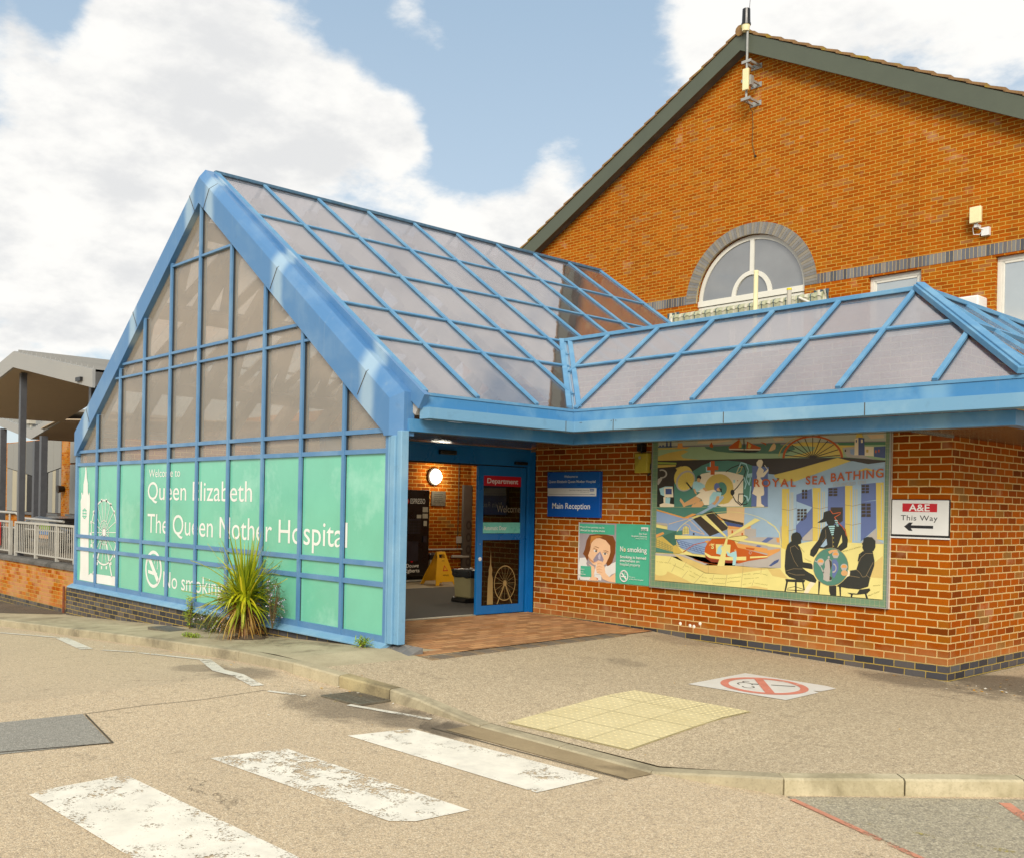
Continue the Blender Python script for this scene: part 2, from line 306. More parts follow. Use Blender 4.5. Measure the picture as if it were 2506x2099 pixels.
def leafmat(name, stops, rough=.5, trans=.2):
    m, t, b = mat(name); oi = t.new('ShaderNodeNewGeometry'); 
    t.link(t.ramp(oi.outputs['Random Per Island'], stops), b.inputs['Base Color']); b.inputs['Roughness'].default_value = rough
    out = t.n['Material Output']; tr = t.new('ShaderNodeBsdfTranslucent'); t.link(t.ramp(oi.outputs['Random Per Island'], stops), tr.inputs['Color'])
    mx = t.new('ShaderNodeMixShader'); mx.inputs[0].default_value = trans; t.link(b.outputs[0], mx.inputs[1]); t.link(tr.outputs[0], mx.inputs[2]); t.link(mx.outputs[0], out.inputs['Surface'])
leafmat('palm_leaf', [(0, hexc('#5e7010')), (.35, hexc('#87940f')), (.8, hexc('#b0b012')), (1, hexc('#c6b52a'))])
leafmat('palm_dead', [(0, hexc('#6e4a1c')), (.5, hexc('#96702c')), (1, hexc('#b9a050'))])
leafmat('shrub_leaf', [(0, hexc('#2f3c1c')), (.5, hexc('#47562a')), (1, hexc('#66743a'))]); leafmat('weed_leaf', [(0, hexc('#5a7a18')), (.5, hexc('#86a31e')), (1, hexc('#b3b82e'))])
leafmat('flower', [(0, hexc('#a493ac')), (.5, hexc('#bdb0c4')), (1, hexc('#d6d0dc'))]); leafmat('litter', [(0, hexc('#c98a10')), (.45, hexc('#d8a81c')), (.6, hexc('#cfc6b0')), (1, hexc('#e0dccf'))], trans=.05)
def emit(name, col, s):
    m, t, b = mat(name); b.inputs['Base Color'].default_value = (.9, .9, .85, 1); b.inputs['Emission Color'].default_value = hexc(col); b.inputs['Emission Strength'].default_value = s
emit('lamp_glow', '#fff4dc', 5.0)
PAL = dict(aqua='#9cc4c6', black='#2c2d28', blue='#8399b8', brickarch='#b79a62', cream='#ddceb0', dark='#3d342b', dgreen='#48785a', dred='#7d3420', dteal='#3f6656', gline='#8d7a58', green='#93ad85', grey='#a9a296', hair='#7a4620', hairl='#b87a3c',
 lem='#d6ca80', lilac='#a9a29a', ltblue='#96aec0', mask='#8f8696', maskl='#b9b0bc', mauve='#7d7a84', mgreen='#8b9a42', mint='#4aa889', must='#bfa552', navy='#44527e', navyl='#5c6b98', olive='#8d8340', orange='#cf9250', ored='#c05a30', pbg='#9a9094', peach='#cfae80',
 pink='#cdb898', red='#b83222', rust='#b3551a', sand='#c9b06c', sea='#4f7362', skin='#e2b892', skind='#c28a64', sky='#b0b4a4', tan='#c99a68', teal='#4c7a6a', white='#d8d6d2', yel='#cdb557')
for k, v in PAL.items(): simple('tile_'+k, v, .42, var=.05, scale=5, bump=.04, dirt=None)
def bordertile():
    m, t, b = mat('tile_border'); s = t.sep(pos(t))
    def g(a, w_=.055): f = t.math('FRACT', t.math('DIVIDE', t.math('ADD', a, 50), w_)); return t.math('LESS_THAN', f, .07)
    n = t.noise(pos(t), 3, 3); col = t.mix(t.mrange(n, .3, .7), hexc('#6f8a6c'), hexc('#5f7c62'))
    t.link(t.mix(t.math('MULTIPLY', t.math('MAXIMUM', g(s[0]), g(s[2])), .6), col, hexc('#a99f7a')), b.inputs['Base Color']); b.inputs['Roughness'].default_value = .4
bordertile()

# ---- drawn artwork data (wall coordinates in 0.1 mm / 1 mm)
COLS=["aqua", "black", "blue", "brickarch", "cream", "dark", "dgreen", "dred", "dteal", "gline", "green", "grey", "hair", "hairl", "lem", "lilac", "ltblue", "mask", "maskl", "mauve", "mgreen", "mint", "must", "navy", "navyl", "olive", "orange", "ored", "pbg", "peach", "pink", "red", "rust", "sand", "sea", "skin", "skind", "sky", "tan", "teal", "white", "yel"]
MURAL=[[37,958,19345,18264,19213,18872,17835,18872,17835,993,18024],[37,17221,19255,31563,18911,31525,17706,17254,17929],[30,7302,18519,11657,18638,12296,18440,10060,18203,7197,18250],[30,17831,18549,19196,18542,19396,18240,18135,18156],[30,29409,18448,31245,18456,31336,18063,29841,17999],[19,991,18071,18869,17987,18875,17733,995,17930],[19,17251,18040,31524,17729,31527,17605,17257,17783],[10,995,17930,18875,17733,18918,15972,1039,16280],[10,17257,17783,31527,17605,31571,15682,17302,15961],[34,8320,17808,18870,17919,18899,16734,12227,16987,10085,17220,8547,17576],[34,17256,17817,20464,17617,20807,17188,19719,16798,17282,16774],[22,965,16800,2741,17226,5176,17533,5866,17331,4732,16899,5087,16523,7694,16286,4518,16258,979,16281],[22,998,17836,6079,17874,5630,17658,1001,17694],[26,4231,18391,4924,18369,4994,17906,6082,17782,4134,17654],[23,1264,18204,1552,18196,1558,17961,1271,17950],[23,1742,18237,2028,18228,2035,17947,1750,17936],[23,2353,18498,2637,18489,2652,17929,2368,17918],[23,2943,18507,3225,18498,3241,17911,2959,17901],[23,1112,18068,3307,18067,3311,17900,1115,17945],[41,19603,17643,21683,17953,24445,17821,26766,17424,27983,17386,27989,17147,26596,17187,26706,16219,19250,16303,22085,16738,23006,16962,23364,17363,22625,17468],[6,25966,17755,31526,17652,31533,17340,26238,17456],[15,26596,17187,28158,17262,29183,17231,29291,16240,30644,15739,29467,15920,27145,16169],[2,27473,17002,28078,17025,28093,16347,27572,16480],[4,29183,17231,30194,17201,30218,16179,29205,16282],[23,30237,17160,31520,17200,31507,15955,30260,16139],[5,26864,16979,27038,16998,27044,16733,26870,16714],[32,30702,16873,30868,16868,30874,16594,30708,16599],[32,30370,16803,30537,16799,30543,16525,30377,16529],[22,29360,16910,29613,16903,29621,16587,29367,16594],[4,28010,18103,28437,18207,28480,16338,28007,16349],[23,28437,18207,29121,18103,29204,16321,28480,16338],[41,28119,18219,28135,18326,28185,18423,28267,18502,28372,18557,28493,18583,28620,18578,28742,18542,28849,18480,28934,18395,28988,18294,29009,18186],[4,28741,17998,28954,17990,28962,17634,28749,17641],[23,28142,17979,28271,17974,28277,17696,28148,17700],[32,11787,17661,12514,18124,13288,18537,13561,18003,13418,17482,12003,17478],[22,13208,17576,13394,18446,13665,18000,13624,17564],[32,14380,18282,15309,17861,16326,17485,16130,17319,14298,17414],[22,14501,17538,14588,18144,15005,17784,14810,17443],[4,11792,17484,16331,17313,16133,17190,12007,17328],[1,11954,17347,16234,17187,15634,16970,14515,16947,12643,17152],[1,13995,18728,14076,17214,13956,17208,13875,18722],[32,8978,17923,9317,18362,9579,17905,9530,17682,9202,17737],[32,16109,18180,16963,17981,17019,17722,16615,17949],[29,17333,17072,17712,17701,18049,17988,18301,17683,18214,17261,17728,17061],[32,19174,16220,19182,16424,19477,16402,19470,16214],[32,19182,16424,19216,16626,19508,16588,19477,16402],[32,19216,16626,19274,16824,19562,16771,19508,16588],[32,19274,16824,19358,17018,19639,16950,19562,16771],[32,19358,17018,19466,17205,19738,17124,19639,16950],
[32,19466,17205,19597,17386,19859,17290,19738,17124],[32,19597,17386,19751,17557,20001,17449,19859,17290],[32,19751,17557,19926,17719,20162,17598,20001,17449],[32,19926,17719,20121,17870,20342,17738,20162,17598],[32,20121,17870,20335,18009,20540,17867,20342,17738],[32,20335,18009,20565,18136,20753,17984,20540,17867],[32,20565,18136,20812,18249,20980,18088,20753,17984],[32,20812,18249,21072,18347,21220,18180,20980,18088],[32,21072,18347,21344,18431,21471,18257,21220,18180],[32,21344,18431,21626,18500,21732,18321,21471,18257],[32,21626,18500,21916,18553,22000,18370,21732,18321],[32,21916,18553,22212,18590,22274,18405,22000,18370],[32,22212,18590,22513,18610,22551,18424,22274,18405],[32,22513,18610,22815,18615,22831,18429,22551,18424],[32,22815,18615,23118,18604,23111,18419,22831,18429],[32,23118,18604,23419,18576,23390,18394,23111,18419],[32,23419,18576,23716,18534,23665,18355,23390,18394],[32,23716,18534,24008,18475,23935,18301,23665,18355],[32,24008,18475,24292,18402,24198,18234,23935,18301],[32,24292,18402,24567,18315,24453,18153,24198,18234],[32,24567,18315,24832,18214,24698,18060,24453,18153],[32,24832,18214,25083,18100,24931,17955,24698,18060],[32,25083,18100,25321,17974,25151,17838,24931,17955],[32,25321,17974,25544,17837,25358,17711,25151,17838],[32,25544,17837,25749,17689,25549,17575,25358,17711],[32,25749,17689,25937,17532,25723,17429,25549,17575],[32,25937,17532,26106,17366,25880,17276,25723,17429],[32,26106,17366,26255,17193,26018,17115,25880,17276],[32,26255,17193,26384,17013,26137,16949,26018,17115],[32,26384,17013,26490,16828,26236,16777,26137,16949],[32,26490,16828,26575,16639,26315,16602,26236,16777],[32,26575,16639,26637,16447,26372,16424,26315,16602],[32,26637,16447,26677,16253,26409,16245,26372,16424],[32,26677,16253,26693,16059,26424,16065,26409,16245],[22,18632,16457,18677,16686,18806,16669,18762,16448],[22,18677,16686,18757,16909,18883,16886,18806,16669],[22,18757,16909,18871,17126,18993,17096,18883,16886],[22,18871,17126,19016,17335,19134,17299,18993,17096],[22,19016,17335,19193,17534,19305,17491,19134,17299],[22,19193,17534,19400,17720,19505,17672,19305,17491],[22,19400,17720,19634,17893,19732,17840,19505,17672],[22,19634,17893,19893,18051,19983,17993,19732,17840],[22,19893,18051,20176,18194,20257,18131,19983,17993],[22,20176,18194,20479,18318,20551,18252,20257,18131],[22,20479,18318,20800,18425,20862,18356,20551,18252],[22,20800,18425,21137,18513,21188,18441,20862,18356],[22,21137,18513,21485,18581,21526,18507,21188,18441],[22,21485,18581,21843,18629,21874,18554,21526,18507],[22,21843,18629,22208,18657,22227,18581,21874,18554],[5,23047,16132,19518,16489,19527,16578,23056,16221],[5,23038,16128,19780,17117,19806,17203,23064,16214],[5,23026,16127,20306,17659,20351,17737,23071,16205],[5,23012,16128,21051,18073,21115,18137,23076,16192],[5,22996,16135,21949,18329,22030,18368,23077,16174],[5,22981,16151,22926,18406,23016,18408,23071,16153],[5,22973,16172,23906,18298,23988,18262,23055,16136],
[5,22974,16192,24802,18012,24866,17948,23038,16128],[5,22980,16206,25545,17576,25587,17497,23022,16127],[5,22987,16216,26077,17030,26100,16943,23010,16129],[5,22995,16222,26361,16418,26367,16329,23001,16133],[5,979,16281,18911,16226,18965,14026,15283,10677,1133,10440],[5,17295,16218,26884,16119,31570,15721,31586,15020,23072,14160,17349,14038],[39,3780,13398,6162,14671,7935,15557,9680,16066,11720,16097,13820,15899,15165,15440,15284,10634,3856,10477],[20,1042,16139,4061,15989,4068,15758,1050,15856],[22,1052,15762,4011,15712,3957,15528,2788,15453,1062,15385],[22,3963,15296,4882,15560,4778,15147,4202,15062],[4,7303,14113,7960,14561,9603,14813,11753,14788,13963,14325,14002,10660,10898,10618,8037,11575],[22,12650,12709,12608,12308,12466,11926,12230,11581,11911,11292,11524,11072,11087,10933,10623,10882,10154,10922,9703,11053,9294,11267,8949,11556,8684,11905,8515,12294,8451,12706,8494,13118,8643,13508,8890,13857,9221,14146,9619,14362,10063,14493,10531,14535,10998,14484,11441,14345,11840,14126,12174,13837,12427,13493,12588,13111],[39,11698,12753,11683,12576,11628,12407,11537,12256,11414,12129,11264,12033,11096,11973,10918,11952,10739,11971,10567,12030,10411,12125,10280,12251,10179,12403,10115,12573,10090,12752,10106,12931,10161,13101,10254,13253,10379,13380,10530,13475,10699,13533,10878,13553,11057,13532,11228,13472,11382,13377,11512,13250,11611,13099,11674,12930],[22,11159,10888,11953,11074,12673,11786,11399,11955],[24,10657,12930,10650,12815,10622,12706,10576,12608,10513,12526,10437,12464,10352,12426,10261,12413,10169,12426,10081,12464,10001,12525,9934,12607,9882,12706,9849,12815,9836,12931,9843,13046,9871,13156,9918,13254,9981,13336,10057,13398,10143,13436,10234,13448,10326,13435,10414,13397,10493,13335,10560,13253,10611,13155,10644,13045],[0,8547,15412,9152,15402,9137,15987,9356,15982,9386,14771,8617,14825],[32,8735,15409,9283,15400,9265,16092,9843,16081,9859,15454,10400,15446,10412,14982,9871,14989,9885,14434,9286,14440,9272,14951,8746,14958],[41,6455,13748,6271,13484,6034,13256,5754,13076,5446,12952,5125,12892,4806,12898,4507,12971,4241,13107,4024,13300,3865,13540,3774,13814,3756,14109,3810,14410,3935,14701,4124,14967,4367,15195,4651,15373,4962,15493,5284,15549,5600,15538,5896,15461,6157,15322,6369,15130,6523,14892,6611,14621,6629,14331,6576,14035],[15,6509,14830,6736,14660,6904,14443,7005,14190,7034,13913,6989,13627,6874,13344,6693,13080,6455,12846,6172,12655,5857,12517,5526,12437,5195,12422,4882,12472,4602,12584,4369,12754,4196,12972,4092,13229,4062,13510,4108,13801,4227,14088,4414,14355,4658,14589,4946,14779,5264,14914,5596,14989,5925,14999,6234,14945],[41,6431,14651,6619,14507,6756,14323,6835,14106,6852,13867,6807,13618,6701,13371,6540,13139,6332,12933,6086,12763,5815,12637,5532,12563,5252,12544,4987,12582,4753,12674,4561,12817,4421,13003,4339,13222,4322,13465,4368,13717,4477,13967,4642,14201,4854,14408,5104,14577,5377,14700,5660,14770,5940,14786,6201,14745],[22,5576,13578,6378,14621,6410,14596,5608,13553],
[22,5578,13585,6668,14342,6691,14309,5601,13552],[22,5582,13591,6775,13952,6786,13913,5593,13552],[22,5589,13596,6679,13512,6676,13472,5586,13556],[22,5599,13598,6399,13097,6378,13063,5578,13564],[22,5612,13594,5978,12775,5942,12759,5576,13578],[22,5620,13584,5485,12607,5446,12613,5581,13590],[22,5622,13574,5009,12626,4976,12648,5589,13596],[22,5621,13566,4634,12826,4610,12858,5597,13598],[22,5617,13560,4427,13171,4414,13209,5604,13598],[22,5610,13555,4422,13603,4424,13642,5612,13594],[22,5601,13552,4620,14045,4638,14080,5619,13587],[22,5589,13554,4986,14422,5019,14445,5622,13577],[22,5580,13561,5458,14667,5498,14671,5620,13565],[22,5576,13570,5951,14737,5989,14724,5614,13557],[1,5764,13597,6608,12780,6469,12636,5625,13453],[0,6756,13570,7314,13704,7877,13475,8438,13202,8558,12841,8007,12751,7350,12296,6892,12659,6662,12841],[1,7917,14109,7910,14044,7887,13983,7848,13928,7797,13883,7734,13849,7664,13828,7590,13821,7515,13829,7444,13850,7379,13885,7325,13932,7284,13987,7257,14049,7247,14114,7254,14178,7277,14240,7316,14294,7368,14340,7430,14374,7501,14395,7575,14401,7650,14394,7721,14371,7785,14336,7839,14290,7880,14235,7907,14173],[38,7825,13792,7819,13736,7801,13682,7770,13634,7729,13594,7679,13564,7623,13546,7564,13540,7504,13546,7447,13565,7395,13596,7352,13636,7318,13685,7297,13739,7289,13795,7294,13852,7313,13906,7343,13954,7385,13994,7435,14024,7491,14042,7551,14048,7610,14041,7667,14022,7719,13991,7762,13951,7795,13903,7816,13849],[38,6777,12750,7058,12750,7357,12024,7016,12204],[38,8390,12932,9007,12482,8679,12391,8173,12751],[4,7459,12387,8118,12751,8679,12391,8020,12253],[16,10252,10609,11299,11688,11132,11953,10230,11502,8296,10131,7308,9570,8088,9585],[38,4706,11273,4813,11597,5106,11369,5460,11004,7137,11841,8042,11394,6936,10929,5585,10592,5419,10361,5121,10816],[38,6226,10007,6821,11019,6939,10838,7490,11208,8487,11307,8498,10856,7954,10488,6950,10383,6511,9920],[4,7137,11841,7797,12252,8897,12481,9767,12644,10205,12484,9789,11767,9160,10774,8500,10766,8039,11484],[0,9773,12394,10963,12308,10869,11774,10018,11321,9160,10774,9244,11763],[38,10275,11859,10706,11862,10558,11326,10031,10785,9592,10959,10020,11232],[38,10922,12663,10914,12616,10890,12571,10850,12530,10797,12496,10732,12471,10660,12455,10583,12449,10507,12454,10433,12470,10367,12495,10312,12529,10269,12570,10243,12615,10233,12663,10240,12710,10265,12756,10305,12796,10359,12830,10423,12856,10496,12872,10573,12877,10649,12872,10722,12856,10788,12830,10843,12797,10885,12756,10912,12711],[1,10573,12859,11005,12752,11017,12264,10797,12485],[1,1135,12653,3824,11728,3855,10523,1192,10488],[0,1432,12747,2379,13028,3556,13027,3707,11728,2770,11628,1692,11996],[4,2145,12888,3557,12981,3685,11681,2296,11672],[23,2445,12748,3423,12748,3441,12051,2464,12047],[4,2117,11671,2473,11673,2492,10972,2195,10969],[0,2475,11626,3241,11632,3146,10793,2435,10878],[4,1544,10774,2314,10970,3848,10801,3856,10477,1613,10446],[11,1370,15117,1481,15152,1571,15004,1491,14978],
[11,1481,15152,1599,15175,1656,15020,1571,15004],[11,1599,15175,1722,15186,1744,15028,1656,15020],[11,1722,15186,1846,15184,1833,15027,1744,15028],[11,1846,15184,1969,15171,1922,15018,1833,15027],[11,1969,15171,2088,15145,2008,14999,1922,15018],[11,2088,15145,2201,15108,2089,14972,2008,14999],[11,2201,15108,2304,15060,2164,14938,2089,14972],[11,2304,15060,2397,15002,2230,14897,2164,14938],[11,2397,15002,2476,14937,2288,14849,2230,14897],[11,2476,14937,2541,14864,2334,14797,2288,14849],[11,2541,14864,2589,14787,2369,14741,2334,14797],[11,2589,14787,2620,14705,2391,14683,2369,14741],[11,2620,14705,2632,14622,2401,14623,2391,14683],[11,2632,14622,2627,14539,2397,14563,2401,14623],[11,2627,14539,2604,14458,2380,14504,2397,14563],[11,2604,14458,2562,14381,2350,14448,2380,14504],[11,2562,14381,2505,14308,2308,14396,2350,14448],[11,2505,14308,2431,14243,2255,14349,2308,14396],[11,2431,14243,2344,14186,2192,14308,2255,14349],[11,2344,14186,2245,14138,2121,14274,2192,14308],[11,2245,14138,2135,14102,2042,14248,2121,14274],[11,2135,14102,2019,14076,1958,14229,2042,14248],[11,2019,14076,1897,14063,1870,14220,1958,14229],[11,1897,14063,1773,14062,1781,14219,1870,14220],[11,1773,14062,1650,14073,1692,14227,1781,14219],[11,1650,14073,1529,14097,1605,14244,1692,14227],[11,1160,13971,1990,14247,1764,13780,1300,13218,1117,13312],[1,11479,14823,12271,15292,12333,15189,11541,14720],[1,12218,15268,13326,15626,13363,15512,12255,15154],[1,13290,15625,14090,15420,14060,15304,13260,15509],[1,14084,15425,14330,14744,14217,14704,13971,15385],[1,14329,14773,14020,13836,13906,13874,14215,14811],[1,14043,13878,13190,12863,13098,12940,13951,13955],[1,13233,12907,12461,12244,12383,12335,13155,12998],[1,12485,12113,13070,11265,12971,11197,12386,12045],[1,13004,11331,13699,10859,13632,10760,12937,11232],[1,13593,10885,14488,10991,14502,10872,13607,10766],[1,14389,10934,14830,11517,14926,11445,14485,10862],[1,14789,11433,15087,12545,15203,12514,14905,11402],[1,13359,12201,14053,12203,14053,12083,13359,12081],[1,14053,12203,14411,11531,14305,11475,13947,12147],[1,14410,11525,13865,10854,13772,10930,14317,11601],[1,13838,10850,13250,11233,13316,11334,13904,10951],[1,13250,11234,13339,12182,13458,12171,13369,11223],[1,12796,12314,12790,12240,12770,12169,12737,12105,12692,12052,12637,12012,12576,11987,12510,11978,12445,11986,12382,12011,12325,12050,12277,12103,12240,12167,12216,12237,12207,12312,12213,12387,12233,12457,12266,12521,12312,12574,12367,12614,12428,12639,12494,12648,12559,12639,12622,12615,12679,12575,12727,12522,12763,12459,12787,12388],[0,12940,14590,13570,15883,13696,15822,13066,14529],[0,13592,15893,14401,15685,14366,15550,13557,15758],[0,14389,15696,14749,14918,14622,14859,14262,15637],[0,14747,14949,14443,13827,14307,13864,14611,14986],[0,14424,13958,14895,13190,14775,13117,14304,13885],[0,14737,13159,14929,14282,15067,14259,14875,13136],[0,14129,12735,14345,13425,14478,13383,14262,12693],[0,14353,13296,13992,14070,14119,14130,14480,13356],
[0,14113,12050,14606,11847,14552,11717,14059,11920],[0,14601,11853,14735,11162,14597,11135,14463,11826],[0,14577,11182,14904,11868,15030,11808,14703,11122],[0,14877,11762,14954,13061,15093,13053,15016,11754],[0,14576,14493,15187,14574,15198,14097,14587,14059],[22,12975,14593,13294,15246,13365,15211,13046,14558],[22,13284,15238,13843,15419,13868,15343,13309,15162],[22,13879,15378,13564,14727,13492,14762,13807,15413],[22,13577,14741,13020,14462,12985,14534,13542,14813],[0,12570,13810,12832,13808,12841,13457,12578,13457],[32,13145,13806,13314,13718,13171,13613],[24,15216,15439,17427,15233,17469,10689,15181,10676],[4,15765,15776,16059,16115,16460,16124,16667,15845,16528,15375,16381,15249,16790,14900,16698,14557,17382,15063,17388,14806,16809,14128,16311,14046,16724,13528,16902,12327,16860,12027,16464,11896,16535,11037,16940,10785,16894,10656,15890,10685,15911,11893,15296,12192,15719,13532,15906,14135,15795,14567,16080,15253,15823,15473],[4,16891,15499,17331,14987,17270,14935,16830,15447],[16,17338,14465,18227,14371,19331,12926,19400,6091,17515,7206],[16,19224,13348,23249,14487,27676,15718,31573,15565,31767,7012,19396,6260],[41,18130,14330,21003,14929,23861,15628,26093,16112,27633,15719,25408,15032,23252,14323,20846,13552,18333,14030],[5,27675,15758,26884,16119,29298,15924,31571,15682,31573,15565,29649,15365],[41,27361,14363,29404,14974,31419,14399,31426,14088,30588,14565,29410,14737,27967,14357],[16,20678,12674,23260,13993,27525,14761,31602,14320,31442,13387,27043,13042,23013,12800,20678,12657],[24,21118,12090,23014,12759,23198,10783,23253,8480,22037,7035,21193,7003,21157,8503],[16,21136,11340,23154,10700,21200,8671],[15,22037,7035,23253,8480,23288,6999],[24,25012,12841,27086,13042,27185,6907,25063,6823],[24,28892,13238,30573,13390,30614,11588,28936,11336],[24,28936,11336,30616,11510,30682,8613,28990,7138],[15,28994,6979,30683,8574,30833,7444,31586,7005],[15,17713,7213,19244,8534,19279,7100],[41,19239,12757,20200,12757,20310,5795,19406,5839],[16,20200,12757,21102,12758,21188,6001,20310,5795],[16,19974,12272,20122,6104,20062,6102,19914,12270],[41,20466,12358,20615,6125,20555,6123,20406,12356],[41,20692,12358,20841,6135,20781,6133,20632,12356],[9,19284,10472,20277,10331,20270,10281,19277,10422],[9,20238,10328,21163,10568,21176,10520,20251,10280],[9,19339,8161,20332,8035,20326,7985,19333,8111],[9,20293,8032,21218,8284,21231,8236,20306,7984],[41,23150,12841,24109,12841,24209,6298,23304,6342],[16,24109,12841,25012,12841,25089,6499,24209,6298],[16,23883,12369,24019,6599,23959,6597,23823,12367],[41,24375,12452,24512,6620,24452,6618,24315,12450],[41,24601,12453,24737,6629,24677,6627,24541,12451],[9,23190,10695,24181,10558,24174,10508,23183,10645],[9,24142,10556,25068,10788,25081,10739,24155,10507],[9,23241,8523,24232,8399,24226,8349,23235,8473],[9,24193,8396,25119,8642,25132,8594,24206,8348],[41,27042,13082,27910,13081,28001,6900,27184,6947],[16,27910,13081,28922,13079,28991,7098,28001,6900],[16,27709,12621,27834,7195,27774,7193,27649,12619],
[41,28203,12701,28329,7213,28269,7211,28143,12699],[41,28457,12701,28582,7223,28522,7221,28397,12699],[9,27078,11057,27979,10919,27971,10870,27070,11008],[9,27940,10918,28976,11144,28987,11095,27951,10869],[9,27126,9006,28025,8881,28018,8831,27119,8956],[9,27987,8879,29022,9119,29033,9070,27998,8830],[41,30573,13390,31441,13426,31578,7355,30833,7444],[16,31230,13173,31354,7679,31294,7677,31170,13171],[5,21800,12642,22098,12667,22105,12374,21807,12349],[5,21809,12282,22107,12308,22114,12015,21816,11989],[5,21817,11922,22116,11949,22123,11656,21824,11629],[5,22174,12643,22470,12668,22477,12375,22181,12350],[5,22182,12283,22479,12309,22486,12017,22189,11991],[5,22191,11924,22487,11951,22494,11659,22198,11632],[5,25093,12809,25579,12833,25585,12588,25099,12562],[5,25100,12497,25587,12523,25592,12277,25106,12251],[5,25108,12186,25594,12212,25600,11966,25113,11939],[5,25651,12809,26134,12833,26140,12588,25657,12563],[5,25658,12499,26141,12524,26147,12279,25664,12253],[5,25666,12188,26148,12214,26154,11970,25671,11942],[5,28954,13166,29339,13189,29345,12936,28959,12913],[5,28961,12849,29347,12873,29352,12620,28967,12596],[5,28968,12533,29354,12557,29360,12304,28974,12279],[5,29408,13165,29791,13188,29797,12936,29413,12913],[5,29415,12849,29798,12873,29804,12621,29421,12597],[5,29422,12533,29805,12558,29811,12306,29428,12281],[5,28974,11186,29469,11215,29476,10903,28981,10873],[5,28982,10810,29478,10840,29485,10528,28989,10497],[5,28991,10433,29486,10465,29493,10153,28998,10121],[5,29000,10057,29495,10090,29502,9779,29007,9745],[5,29537,11192,30029,11221,30036,10911,29544,10880],[5,29546,10817,30038,10848,30045,10537,29553,10506],[5,29554,10443,30046,10474,30053,10164,29562,10131],[5,29563,10068,30055,10101,30062,9790,29570,9756],[5,21260,10474,21608,10504,21614,10228,21267,10197],[5,21269,10130,21616,10161,21622,9885,21275,9853],[5,21277,9786,21624,9818,21631,9542,21283,9509],[5,21285,9443,21632,9475,21639,9199,21292,9166],[5,21683,10480,22029,10510,22035,10235,21690,10204],[5,21691,10137,22037,10168,22043,9893,21698,9861],[5,21700,9795,22045,9826,22052,9551,21706,9518],[5,21708,9452,22053,9484,22060,9209,21714,9176],[5,22104,10487,22447,10517,22454,10242,22110,10211],[5,22112,10145,22455,10176,22462,9901,22119,9869],[5,22120,9803,22464,9835,22470,9560,22127,9527],[5,22128,9461,22472,9493,22478,9219,22135,9186],[5,17574,10460,17912,10491,17918,10250,17580,10219],[5,17582,10151,17920,10182,17925,9942,17588,9910],[5,17589,9842,17927,9874,17933,9633,17595,9601],[5,17597,9532,17935,9565,17940,9325,17603,9292],[5,17991,10466,18327,10497,18333,10257,17997,10226],[5,17999,10158,18335,10189,18341,9949,18005,9918],[5,18006,9850,18342,9881,18348,9642,18012,9609],[5,18014,9541,18350,9574,18356,9334,18020,9301],[5,18406,10473,18740,10503,18746,10264,18412,10233],[5,18414,10165,18748,10196,18754,9957,18419,9925],[5,18421,9857,18755,9889,18761,9650,18427,9618],[5,18429,9550,18763,9582,18768,9343,18434,9310],
